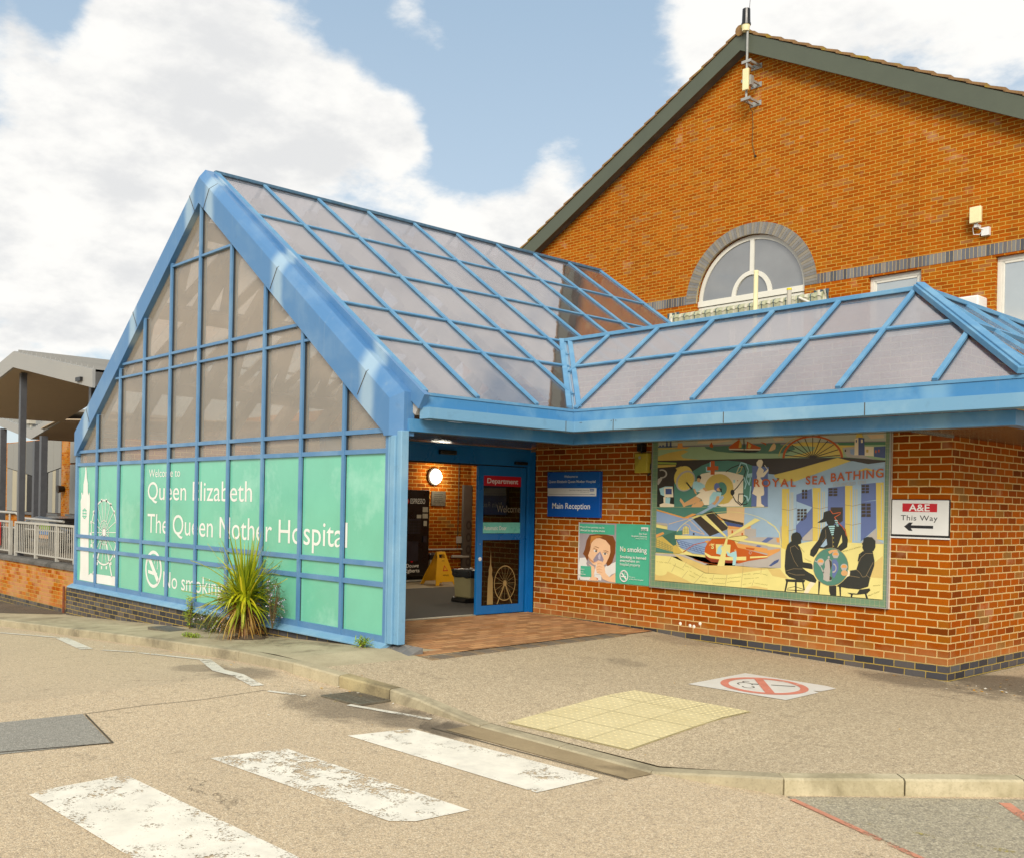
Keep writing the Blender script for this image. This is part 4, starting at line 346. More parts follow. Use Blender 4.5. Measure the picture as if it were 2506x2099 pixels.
[1,26586,2187,26843,2205,26874,860,26764,852],[1,20599,7373,20750,7729,21300,7922,21697,7760,21983,7283,21871,7070,21881,6653,21491,6498,21734,6229,21982,5684,22165,4581,23176,4497,23411,4303,23384,3854,22102,3952,22577,3633,23514,3208,23909,2683,23764,2364,23148,2425,22445,2655,21507,2558,20470,2805,19979,3196,19840,3963,19918,5729,20142,6443,20651,6884],[4,23147,2460,23764,2364,23241,1742,22720,874,22252,907,22621,1766],[38,24239,4212,24232,4139,24206,4068,24164,4003,24108,3948,24040,3904,23963,3876,23882,3863,23800,3866,23722,3886,23651,3921,23592,3970,23547,4030,23518,4098,23507,4171,23514,4245,23540,4316,23582,4381,23639,4437,23708,4480,23785,4508,23866,4521,23948,4517,24026,4497,24096,4462,24155,4413,24200,4353,24228,4285],[4,23347,4438,23603,4314,23613,3902,23423,3822],[9,20568,6191,20578,5746,20538,5746,20528,6191],[9,20571,5777,21084,4659,21048,4643,20535,5761],[9,21069,4684,21573,4063,21542,4038,21038,4659],[9,20036,3497,21008,3807,21020,3769,20048,3459],[9,20990,3804,22116,3834,22118,3794,20992,3764],[9,20290,3308,21273,3117,21265,3078,20282,3269],[9,21244,3119,22443,3195,22445,3155,21246,3079],[9,20570,6194,21103,6400,21117,6363,20584,6157],[9,21103,6400,21605,5951,21579,5921,21077,6370],[1,19954,2560,22523,2625,22374,2338,20082,2252],[1,20082,2287,20322,2303,19995,873,19810,894],[1,21197,2328,21417,2343,21468,881,21232,862],[1,22101,2354,22296,2367,22473,1478,22317,1467],[1,20200,1386,22342,1438,22344,1358,20202,1306],[1,20234,1550,21218,1838,21235,1780,20251,1492],[1,21198,1837,22417,1567,22404,1509,21185,1779],[9,27691,4375,27650,3913,27507,3468,27269,3061,26946,2712,26555,2438,26114,2253,25644,2167,25168,2186,24711,2310,24296,2532,23945,2843,23676,3227,23504,3665,23438,4133,23482,4607,23633,5063,23883,5477,24219,5827,24622,6097,25072,6272,25546,6345,26019,6313,26468,6179,26871,5949,27209,5637,27465,5258,27629,4830],[39,27640,4372,27600,3922,27460,3489,27228,3092,26913,2752,26532,2485,26101,2305,25642,2221,25179,2240,24733,2360,24328,2577,23986,2880,23724,3254,23556,3680,23492,4136,23535,4598,23682,5042,23926,5445,24253,5786,24646,6048,25085,6219,25547,6290,26009,6260,26447,6129,26840,5906,27170,5602,27420,5233,27579,4816],[24,25740,5044,26184,5134,26491,4678,26506,4004,26011,3026,25782,3283],[15,24848,4725,25141,5081,25364,5160,25669,4904,25716,4500,25544,3879,25480,3399,25720,2736,25198,2633,24705,2804,24733,3216,24648,3621,24899,4182],[5,25366,5092,25671,4837,25718,4432,25545,3811,25452,4621],[5,25483,3264,25786,3079,25644,2799,25457,2786],[15,25443,5300,25441,5273,25433,5247,25419,5223,25400,5203,25378,5187,25353,5177,25326,5172,25300,5174,25274,5182,25251,5195,25232,5213,25217,5236,25207,5261,25204,5288,25206,5316,25214,5342,25228,5366,25247,5386,25269,5402,25294,5412,25321,5417,25347,5415,25373,5407,25396,5394,25415,5375,25430,5353,25440,5327],[15,25899,4645,25985,4636,25962,4487,25902,4493],[15,25985,4636,26067,4601,26020,4462,25962,4487],[15,26067,4601,26140,4540,26071,4419,26020,4462],
[15,26140,4540,26201,4458,26114,4362,26071,4419],[15,26201,4458,26246,4358,26146,4292,26114,4362],[15,26246,4358,26273,4247,26165,4214,26146,4292],[15,26273,4247,26281,4130,26170,4132,26165,4214],[15,26281,4130,26269,4013,26162,4051,26170,4132],[15,26269,4013,26237,3903,26140,3973,26162,4051],[15,26237,3903,26188,3806,26105,3905,26140,3973],[15,26188,3806,26124,3726,26060,3850,26105,3905],[15,26124,3726,26049,3669,26007,3809,26060,3850],[15,26049,3669,25965,3636,25949,3787,26007,3809],[15,25965,3636,25879,3631,25889,3783,25949,3787],[15,25879,3631,25795,3653,25829,3799,25889,3783],[15,24689,3497,24338,4158,24444,4214,24795,3553],[15,24387,4087,23870,4663,23960,4743,24477,4167],[15,23947,4606,23610,4759,23660,4869,23997,4716],[15,24779,4789,24770,4713,24740,4639,24692,4572,24626,4514,24547,4469,24458,4439,24363,4425,24269,4428,24178,4449,24096,4485,24028,4535,23975,4598,23942,4668,23930,4744,23938,4821,23968,4895,24018,4963,24084,5020,24164,5065,24253,5095,24347,5109,24442,5105,24532,5084,24613,5048,24682,4997,24733,4935,24766,4865],[26,24673,4784,24666,4732,24644,4681,24607,4635,24558,4596,24498,4565,24432,4544,24361,4534,24290,4536,24222,4550,24161,4574,24109,4608,24070,4650,24045,4698,24036,4750,24043,4802,24065,4853,24103,4899,24152,4938,24212,4969,24279,4990,24350,4999,24421,4997,24488,4983,24549,4959,24601,4925,24639,4883,24664,4835],[15,23978,4644,24736,4685,24592,4369,24137,4344],[15,26549,5659,26540,5584,26512,5511,26464,5445,26400,5388,26322,5344,26235,5315,26143,5302,26051,5305,25962,5326,25883,5362,25815,5413,25764,5474,25732,5545,25720,5619,25728,5695,25757,5768,25806,5835,25870,5892,25948,5936,26035,5965,26128,5977,26220,5973,26308,5952,26387,5916,26454,5865,26505,5804,26537,5734],[26,26446,5654,26439,5603,26417,5553,26382,5508,26333,5469,26275,5439,26210,5419,26141,5410,26071,5412,26005,5426,25945,5450,25895,5484,25857,5526,25833,5574,25824,5624,25830,5676,25852,5726,25889,5771,25937,5810,25996,5840,26061,5860,26130,5869,26199,5867,26265,5853,26325,5828,26375,5794,26413,5752,26437,5705],[15,25767,5520,26507,5556,26367,5245,25922,5223],[15,27568,4368,27559,4293,27531,4220,27484,4154,27420,4097,27344,4053,27258,4023,27168,4009,27076,4012,26989,4032,26910,4067,26844,4117,26794,4178,26762,4247,26750,4321,26758,4397,26787,4469,26834,4536,26898,4593,26975,4637,27061,4667,27152,4680,27243,4677,27330,4657,27408,4621,27474,4571,27524,4511,27556,4442],[26,27466,4362,27459,4311,27438,4261,27403,4216,27355,4177,27298,4147,27233,4126,27165,4116,27097,4118,27031,4131,26972,4155,26923,4188,26885,4230,26861,4277,26852,4327,26859,4378,26881,4428,26916,4473,26964,4512,27022,4543,27086,4563,27154,4573,27223,4571,27288,4558,27347,4534,27396,4500,27433,4459,27457,4412],[15,26796,4223,27526,4265,27388,3955,26950,3929],[38,25234,5903,25641,6125,26235,6151,26461,5959,25796,5860,25428,5639],
[38,27591,3699,27583,3631,27556,3566,27512,3506,27454,3455,27383,3414,27303,3387,27219,3374,27134,3376,27053,3393,26980,3425,26919,3469,26872,3523,26842,3586,26831,3652,26839,3720,26866,3786,26910,3846,26969,3898,27041,3938,27120,3965,27205,3978,27289,3975,27370,3957,27443,3926,27504,3882,27550,3827,27579,3765],[4,27604,4068,27900,3818,27764,3408,27554,3093,27442,3187,27615,3600],[1,29357,7482,29742,7661,30305,7648,30698,7269,30713,6613,30513,6211,30408,6206,30641,5166,30618,4640,30192,3365,30003,2430,29019,2061,27723,2067,26327,2202,26979,2686,27621,3332,27873,3415,27896,3985,28614,4128,28813,4804,28937,5608,29423,6161,29238,6484,29266,6816,29158,6878,29331,7084],[9,28858,4938,29070,5435,29107,5419,28895,4922],[9,29062,5423,29637,5930,29663,5900,29088,5393],[9,29628,5926,30425,5964,30427,5924,29630,5886],[9,28615,4151,28998,3894,28976,3861,28593,4118],[9,28986,3905,29368,3378,29336,3355,28954,3882],[9,29328,3392,29704,3487,29714,3449,29338,3354],[9,29674,3464,30493,5048,30528,5029,29709,3445],[9,27899,3439,29004,3339,29000,3299,27895,3399],[9,29766,3624,30250,3312,30228,3279,29744,3591],[1,28741,5046,28882,5787,29000,5764,28859,5023],[1,28868,5763,29342,6161,29419,6069,28945,5671],[1,27625,1591,28744,1575,29020,2028,30148,2242,30258,2053,29879,1662,28818,1481,27955,1448],[1,28027,1454,28243,1471,28112,893,27931,912],[1,29597,1641,29809,1657,30073,919,29826,899],[1,28326,1010,28825,1150,29609,1146,29717,1055,29045,902,28400,929],[25,21644,6411,21751,6280,21724,6258,21617,6389],[25,21734,6297,21805,6238,21783,6211,21712,6270],[25,21796,6249,21882,6095,21852,6078,21766,6232],[25,21848,6111,21938,6128,21945,6094,21855,6077],[25,21944,6125,22017,5933,21984,5921,21911,6113],[25,21986,5954,22079,5959,22080,5924,21987,5919],[25,22079,5959,22173,5789,22143,5772,22049,5942],[25,22135,5800,22231,5853,22248,5823,22152,5770],[25,22242,5850,22323,5664,22291,5650,22210,5836],[25,22386,5064,22506,4909,22479,4888,22359,5043],[25,22470,4919,22578,4964,22591,4932,22483,4887],[25,22582,4963,22698,4824,22671,4802,22555,4941],[25,22660,4831,22773,4894,22790,4864,22677,4801],[25,22781,4892,22885,4735,22856,4716,22752,4873],[25,22849,4747,22990,4798,23002,4765,22861,4714],[25,22994,4797,23086,4670,23058,4649,22966,4776],[25,23052,4683,23186,4714,23194,4680,23060,4649],[25,26973,6060,27093,5995,27076,5965,26956,6030],[25,27055,5987,27141,6101,27169,6080,27083,5966],[25,27148,6102,27258,6045,27242,6014,27132,6071],[25,27222,6040,27340,6145,27363,6119,27245,6014],[25,27347,6145,27439,6072,27417,6045,27325,6118],[25,27400,6070,27530,6195,27555,6170,27425,6045],[25,27536,6195,27638,6124,27618,6096,27516,6167],[25,27709,6237,27806,6218,27799,6184,27702,6203],[25,27772,6209,27892,6319,27916,6293,27796,6183],[25,27950,6283,28082,6351,28098,6320,27966,6252],[25,28075,6351,28173,6324,28164,6290,28066,6317],[25,28259,6419,28368,6357,28350,6327,28241,6389],[25,28330,6347,28408,6478,28438,6460,28360,6329],[25,28413,6480,28524,6444,28514,6411,28403,6447],
[25,28490,6439,28616,6529,28637,6501,28511,6411],[25,28619,6529,28708,6471,28689,6442,28600,6500],[25,28670,6466,28784,6596,28810,6573,28696,6443],[25,28791,6597,28902,6526,28883,6497,28772,6568],[25,28864,6520,28951,6624,28978,6602,28891,6498],[25,28952,6625,29073,6592,29064,6558,28943,6591],[25,30572,2601,30689,2540,30673,2509,30556,2570],[25,30652,2533,30742,2631,30768,2607,30678,2509],[25,30746,2631,30880,2565,30865,2534,30731,2600],[25,30843,2559,30928,2644,30953,2619,30868,2534],[25,30930,2644,31051,2592,31037,2560,30916,2612],[25,31014,2585,31134,2699,31158,2674,31038,2560],[25,31139,2699,31249,2625,31229,2596,31119,2670],[25,31211,2623,31324,2713,31346,2686,31233,2596],[25,30036,1525,30126,1458,30105,1430,30015,1497],[25,30087,1454,30190,1569,30216,1545,30113,1430],[25,30193,1569,30309,1523,30296,1491,30180,1537],[25,30273,1511,30364,1665,30394,1647,30303,1493],[25,30371,1667,30474,1626,30461,1594,30358,1635],[25,30438,1615,30534,1759,30563,1740,30467,1596],[25,30604,1661,30701,1845,30732,1829,30635,1645],[25,30719,1847,30823,1721,30796,1699,30692,1825],[25,30783,1716,30878,1911,30909,1896,30814,1701],[25,30896,1913,30996,1788,30969,1766,30869,1891],[25,30956,1783,31050,1992,31082,1977,30988,1768],[25,31069,1994,31158,1886,31131,1864,31042,1972],[25,31118,1883,31221,2062,31251,2044,31148,1865]]
POSTER=[[28,13,819,686,818,689,35,23,31],[40,31,331,138,342,172,308,157,259,226,137,245,37,56,34,22,77,21,246],[40,511,243,685,311,689,166,623,144,570,100,465,182],[35,190,267,304,226,322,173,293,40,212,41,259,92,248,228],[12,211,650,340,664,499,666,633,647,678,573,674,427,627,302,589,265,542,245,377,502],[12,211,650,156,577,127,456,92,388,130,360,172,296,219,376,247,556,341,619],[35,270,599,373,620,501,590,582,522,592,435,563,357,510,272,416,226,287,254,204,315,191,375,225,448,239,532],[12,211,650,610,646,581,546,501,590,406,616,310,606,247,544,200,459,175,482],[13,236,633,373,650,453,635,342,613,247,556,216,495],[36,287,272,204,315,191,363,245,318,319,286],[40,355,431,352,428,348,425,341,423,334,422,325,422,317,424,309,426,301,428,296,432,292,436,290,440,290,444,293,447,297,450,304,452,311,452,320,452,328,451,336,449,343,446,349,443,353,439,355,435],[1,352,438,352,435,350,432,347,429,344,426,339,425,335,424,330,424,326,426,322,428,319,430,317,433,317,436,317,440,319,443,322,446,325,448,330,450,334,450,339,450,343,449,347,447,350,444,351,442],[40,527,403,524,400,520,397,514,395,507,394,498,393,490,394,482,396,475,398,469,402,464,405,462,409,462,413,465,416,469,419,475,421,482,423,491,423,499,422,507,420,515,418,521,414,525,411,527,407],[1,514,409,514,406,512,402,510,400,506,397,502,396,497,395,493,395,489,397,485,398,482,401,480,404,480,407,480,411,482,414,484,417,488,419,492,420,497,421,501,421,505,420,509,418,512,415,514,412],[12,266,456,297,475,362,457,358,451,298,466],[12,443,425,490,436,545,421,542,415,490,429],[12,273,486,329,500,385,485,381,477,329,491],[12,450,446,505,454,561,439,558,433,505,447],[17,411,436,444,387,477,330,454,293,350,299,303,285,285,320,348,394],[18,403,414,420,374,414,326,381,336,372,372],[40,351,293,414,303,443,133,307,119,321,185],[40,315,119,443,127,441,47,309,50],[35,350,299,382,316,446,304,463,270,495,236,513,155,586,101,689,166,692,38,579,42,468,70,419,131,363,146,346,180,337,215,352,252],[36,351,264,399,281,455,269,457,265,401,275,353,259],[36,353,222,400,240,456,228,458,224,402,234,354,218],[36,354,187,401,204,457,193,459,189,403,198,355,182],[36,355,148,402,166,458,155,460,151,404,160,356,144],[35,244,55,284,87,356,89,389,65,382,40,253,38],[31,383,67,383,65,381,63,379,61,376,60,373,58,369,58,365,58,362,59,359,60,357,61,355,63,355,65,355,67,356,70,359,71,362,73,365,74,369,75,372,74,376,74,379,73,381,71,383,69],[21,18,798,656,798,656,665,18,668],[21,59,224,252,226,260,86,105,79,59,82],[21,690,819,1277,819,1276,33,692,32],[40,1114,780,1231,780,1231,733,1111,733]]
FACADE_ART=[[-13698,84,-13671,300,-13701,879,-13705,1321,-13720,1460,-13677,1515,-13689,1598,-13652,1612,-13623,1557,-13599,1598,-13596,1750,-13562,1818,-13521,1969,-13518,2045,-13481,2051,-13458,1968,-13442,1859,-13392,1763,-13384,1599,-13345,1558,-13326,1613,-13296,1586,-13275,1464,-13279,1328,-13307,1164,-13311,892,-13275,186,-13186,226,-12064,237,-12057,83,-12981,77],[-12066,959,-12069,873,-12096,876,-12093,958],[-12069,873,-12086,788,-12112,795,-12096,876],[-12086,788,-12116,706,-12141,718,-12112,795],[-12116,706,-12160,631,-12182,646,-12141,718],[-12160,631,-12215,563,-12235,582,-12182,646],[-12215,563,-12281,504,-12297,526,-12235,582],[-12281,504,-12356,456,-12369,480,-12297,526],[-12356,456,-12438,421,-12447,447,-12369,480],[-12438,421,-12526,398,-12530,425,-12447,447],[-12526,398,-12617,390,-12617,417,-12530,425],[-12617,390,-12708,395,-12704,423,-12617,417],[-12708,395,-12798,415,-12789,442,-12704,423],[-12798,415,-12884,449,-12871,474,-12789,442],[-12884,449,-12964,496,-12947,519,-12871,474],[-12964,496,-13036,555,-13014,575,-12947,519],[-13036,555,-13096,625,-13072,641,-13014,575],[-13096,625,-13145,703,-13118,715,-13072,641],[-13145,703,-13179,788,-13151,796,-13118,715],[-13179,788,-13199,877,-13170,880,-13151,796],[-13199,877,-13204,968,-13174,967,-13170,880],[-13204,968,-13193,1058,-13164,1052,-13174,967],[-13193,1058,-13167,1145,-13139,1135,-13164,1052],[-13167,1145,-13127,1227,-13101,1212,-13139,1135],[-13127,1227,-13073,1300,-13050,1282,-13101,1212],[-13073,1300,-13008,1364,-12988,1342,-13050,1282],[-13008,1364,-12933,1416,-12917,1392,-12988,1342],[-12933,1416,-12850,1455,-12839,1429,-12917,1392],[-12850,1455,-12762,1481,-12755,1454,-12839,1429],[-12762,1481,-12671,1493,-12669,1465,-12755,1454],[-12671,1493,-12580,1490,-12582,1463,-12669,1465],[-12580,1490,-12490,1473,-12496,1447,-12582,1463],[-12490,1473,-12404,1443,-12415,1418,-12496,1447],[-12404,1443,-12325,1400,-12339,1377,-12415,1418],[-12325,1400,-12253,1345,-12271,1325,-12339,1377],[-12253,1345,-12191,1281,-12212,1264,-12271,1325],[-12191,1281,-12141,1208,-12164,1195,-12212,1264],[-12141,1208,-12103,1129,-12128,1120,-12164,1195],[-12103,1129,-12078,1045,-12104,1040,-12128,1120],[-12078,1045,-12066,959,-12093,958,-12104,1040],[-12416,948,-12421,891,-12435,895,-12430,947],[-12421,891,-12440,838,-12453,845,-12435,895],[-12440,838,-12473,793,-12484,803,-12453,845],[-12473,793,-12517,758,-12524,771,-12484,803],[-12517,758,-12569,736,-12572,751,-12524,771],[-12569,736,-12625,730,-12624,745,-12572,751],[-12625,730,-12680,740,-12676,754,-12624,745],[-12680,740,-12732,764,-12724,777,-12676,754],[-12732,764,-12776,802,-12765,812,-12724,777],[-12776,802,-12808,850,-12795,857,-12765,812],[-12808,850,-12826,906,-12812,908,-12795,857],[-12826,906,-12829,964,-12814,962,-12812,908],[-12829,964,-12816,1020,-12803,1014,-12814,962],[-12816,1020,-12789,1070,-12777,1061,-12803,1014],[-12789,1070,-12749,1111,-12740,1099,-12777,1061],[-12749,1111,-12700,1139,-12695,1125,-12740,1099],
[-12700,1139,-12646,1152,-12644,1137,-12695,1125],[-12646,1152,-12589,1149,-12591,1134,-12644,1137],[-12589,1149,-12536,1131,-12542,1118,-12591,1134],[-12536,1131,-12488,1099,-12498,1088,-12542,1118],[-12488,1099,-12451,1056,-12463,1048,-12498,1088],[-12451,1056,-12427,1004,-12440,1000,-12463,1048],[-12427,1004,-12416,948,-12430,947,-12440,1000],[-12525,944,-12532,911,-12619,941,-12619,941],[-12532,911,-12554,883,-12620,940,-12619,941],[-12554,883,-12587,865,-12620,940,-12620,940],[-12587,865,-12627,860,-12621,940,-12620,940],[-12627,860,-12666,869,-12622,940,-12621,940],[-12666,869,-12697,891,-12623,940,-12622,940],[-12697,891,-12715,921,-12623,941,-12623,940],[-12715,921,-12717,955,-12623,942,-12623,941],[-12717,955,-12702,987,-12623,942,-12623,942],[-12702,987,-12673,1011,-12622,943,-12623,942],[-12673,1011,-12635,1022,-12621,943,-12622,943],[-12635,1022,-12595,1020,-12620,943,-12621,943],[-12595,1020,-12560,1004,-12620,943,-12620,943],[-12560,1004,-12535,977,-12619,942,-12620,943],[-12535,977,-12525,944,-12619,941,-12619,942],[-12552,938,-12082,953,-12083,964,-12553,949],[-12073,959,-12014,961,-12015,912,-12067,910],[-12558,917,-12108,773,-12104,784,-12553,929],[-12098,767,-12039,770,-12040,721,-12092,718],[-12571,900,-12194,613,-12186,622,-12562,910],[-12188,595,-12129,598,-12130,549,-12183,546],[-12590,888,-12333,490,-12320,496,-12578,894],[-12335,462,-12275,465,-12275,416,-12329,413],[-12614,882,-12507,419,-12492,422,-12599,885],[-12522,385,-12460,388,-12461,338,-12516,335],[-12638,883,-12698,411,-12683,410,-12623,882],[-12727,373,-12665,377,-12666,326,-12722,323],[-12660,891,-12883,467,-12869,462,-12646,886],[-12928,430,-12864,434,-12865,383,-12922,380],[-12677,906,-13039,582,-13028,573,-12667,897],[-13097,551,-13033,555,-13034,503,-13091,500],[-12688,924,-13144,743,-13138,732,-12682,913],[-13214,722,-13149,725,-13150,673,-13208,671],[-12690,945,-13186,929,-13185,917,-12690,933],[-13262,921,-13196,923,-13197,871,-13255,869],[-12685,965,-13158,1117,-13163,1105,-12689,954],[-13234,1122,-13169,1124,-13170,1072,-13228,1071],[-12671,983,-13064,1282,-13073,1273,-12680,973],[-13135,1300,-13071,1301,-13072,1250,-13129,1249],[-12652,995,-12917,1404,-12930,1398,-12664,988],[-12978,1432,-12914,1432,-12915,1382,-12972,1381],[-12628,1001,-12736,1468,-12751,1466,-12643,998],[-12784,1502,-12721,1503,-12722,1452,-12778,1452],[-12604,999,-12544,1468,-12559,1470,-12619,1001],[-12577,1504,-12516,1504,-12516,1454,-12571,1454],[-12582,991,-12365,1405,-12378,1411,-12596,997],[-12383,1438,-12322,1439,-12323,1389,-12377,1389],[-12565,977,-12218,1288,-12228,1297,-12575,985],[-12223,1315,-12164,1316,-12165,1266,-12218,1265],[-12555,958,-12120,1131,-12126,1142,-12560,969],[-12116,1149,-12057,1150,-12058,1101,-12111,1100],[-12663,880,-12628,882,-13059,213,-13110,210],[-12601,883,-12567,884,-12229,226,-12276,223]]
# ------------------------------------------------------------------ mesh builder
class MB:
    def __init__(s): s.v = []; s.f = []; s.mi = []; s.m = []
    def mid(s, name):
        if name not in s.m: s.m.append(name)
        return s.m.index(name)
    def add(s, vs, fs, name):
        o = len(s.v); k = s.mid(name); s.v += [tuple(v) for v in vs]
        for f in fs: s.f.append(tuple(i+o for i in f)); s.mi.append(k)
    def box(s, x0, x1, y0, y1, z0, z1, name):
        if x0 > x1: x0, x1 = x1, x0
        if y0 > y1: y0, y1 = y1, y0
        if z0 > z1: z0, z1 = z1, z0
        s.add([(x0,y0,z0),(x1,y0,z0),(x1,y1,z0),(x0,y1,z0),(x0,y0,z1),(x1,y0,z1),(x1,y1,z1),(x0,y1,z1)],
              [(0,3,2,1),(4,5,6,7),(0,1,5,4),(1,2,6,5),(2,3,7,6),(3,0,4,7)], name)
    def prism(s, pts, d, name, cap=True):
        """pts: 3-D polygon; d: extrusion vector"""
        n = len(pts); d = Vector(d); a = [Vector(p) for p in pts]; b = [p+d for p in a]
        fs = [(i, (i+1) % n, (i+1) % n+n, i+n) for i in range(n)]
        if cap: fs += [tuple(range(n))[::-1], tuple(range(n, 2*n))]
        s.add(a+b, fs, name)
    def beam(s, p0, p1, wd, ht, up, name):
        """rectangular bar from p0 to p1; 'up' is the direction of ht; centred across wd, ht measured from the line upward"""
        p0 = Vector(p0); p1 = Vector(p1); d = (p1-p0).normalized(); up = Vector(up); up = (up - d*up.dot(d)).normalized(); sd_ = d.cross(up)
        q = [p0-sd_*wd/2, p0+sd_*wd/2, p0+sd_*wd/2+up*ht, p0-sd_*wd/2+up*ht]
        s.prism(q, p1-p0, name)
    def tube(s, pts, r, name, n=8, r1=None, cap=True):
        pts = [Vector(p) for p in pts]; rings = []
        for i, p in enumerate(pts):
            d = (pts[min(i+1, len(pts)-1)]-pts[max(i-1, 0)]).normalized()
            a = d.cross(Vector((0, 0, 1)));
            if a.length < .05: a = d.cross(Vector((1, 0, 0)))
            a.normalize(); b = d.cross(a); rr = r if r1 is None else r+(r1-r)*i/(len(pts)-1)
            rings.append([p+a*math.cos(2*math.pi*k/n)*rr+b*math.sin(2*math.pi*k/n)*rr for k in range(n)])
        vs = [v for q in rings for v in q]; fs = []
        for i in range(len(rings)-1):
            for k in range(n): fs.append((i*n+k, i*n+(k+1) % n, (i+1)*n+(k+1) % n, (i+1)*n+k))
        if cap: fs += [tuple(range(n)), tuple(range((len(rings)-1)*n, len(rings)*n))[::-1]]
        s.add(vs, fs, name)
    def lathe(s, prof, c, axis, name, n=24):
        """prof: [(r, h)]; axis: 'x','y','z'"""
        c = Vector(c); vs = []; fs = []
        for r, h in prof:
            for k in range(n):
                a = 2*math.pi*k/n; u, v_ = math.cos(a)*r, math.sin(a)*r
                vs.append(c+Vector({'x': (h, u, v_), 'y': (u, h, v_), 'z': (u, v_, h)}[axis]))
        for i in range(len(prof)-1):
            for k in range(n): fs.append((i*n+k, i*n+(k+1) % n, (i+1)*n+(k+1) % n, (i+1)*n+k))
        fs += [tuple(range(n)), tuple(range((len(prof)-1)*n, len(prof)*n))]
        s.add(vs, fs, name)
    def build(s, name, parent=None, bevel=0, smooth=False, solidfix=True):
        me = bpy.data.meshes.new(name); me.from_pydata(s.v, [], s.f)
        for k in s.m: me.materials.append(MATS[k])
        me.polygons.foreach_set('material_index', s.mi)
        me.update()
        if solidfix:
            bm = bmesh.new(); bm.from_mesh(me); bmesh.ops.recalc_face_normals(bm, faces=bm.faces); bm.to_mesh(me); bm.free()
        if smooth: me.polygons.foreach_set('use_smooth', [True]*len(me.polygons))
        o = bpy.data.objects.new(name, me); C.objects.link(o)
        if parent is not None:
            o.parent = parent; o.matrix_parent_inverse = Matrix.Translation(-root_pos(parent))
        if bevel:
            bv = o.modifiers.new('bevel', 'BEVEL'); bv.width = bevel; bv.segments = 2; bv.limit_method = 'ANGLE'; bv.angle_limit = R(40)
        return o
LOC = {}
def root_pos(o):
    if o.name in LOC: return LOC[o.name]
    return Vector((0, 0, 0))
def thing(name, label, cat, loc=(0, 0, 0), group=None):
    o = bpy.data.objects.new(name, None); C.objects.link(o); o.location = loc; o.empty_display_size = .2
    LOC[o.name] = Vector(loc); return tag(o, label, cat, group)
def tag(o, label, cat, group=None, kind=None):
    if label: o['label'] = label
    if cat: o['category'] = cat
    if group: o['group'] = group
    if kind: o['kind'] = kind
    return o
def struct(o): o['kind'] = 'structure'; return o
def box(name, parent, mat_, *a, bevel=0):
    mb = MB(); mb.box(*a, mat_); return mb.build(name, parent, bevel)

_fc = {}
def glyphs(txt, bold=0.0, spacing=1.0):
    key = (txt, bold, spacing)
    if key not in _fc:
        cu = bpy.data.curves.new('t', 'FONT'); cu.body = txt; cu.size = 1; cu.offset = bold; cu.space_character = spacing; cu.resolution_u = 4
        ob = bpy.data.objects.new('t', cu); C.objects.link(ob); dg = bpy.context.evaluated_depsgraph_get(); dg.update()
        me = ob.evaluated_get(dg).to_mesh(); vs = [(v.co.x, v.co.y) for v in me.vertices]; fs = [tuple(p.vertices) for p in me.polygons]
        ob.evaluated_get(dg).to_mesh_clear(); bpy.data.objects.remove(ob); bpy.data.curves.remove(cu); _fc[key] = (vs, fs)
    return _fc[key]
CAPH = max(y for x, y in glyphs('H')[0])
def text(mb, txt, O, U, V, x0, x1, zb, cap, mat_, bold=0.0, spacing=1.0, skew=0.0):
    """letters lie on the plane through O spanned by unit vectors U, V; fitted between x0 and x1, baseline zb, capital height cap"""
    vs, fs = glyphs(txt, bold, spacing); a = min(v[0] for v in vs); b = max(v[0] for v in vs); k = (x1-x0)/(b-a); h = cap/CAPH
    O = Vector(O); U = Vector(U); V = Vector(V)
    mb.add([O+U*(x0+(x-a)*k+skew*y)+V*(zb+y*h) for x, y in vs], fs, mat_)
XU, YU, ZU = (1, 0, 0), (0, 1, 0), (0, 0, 1)

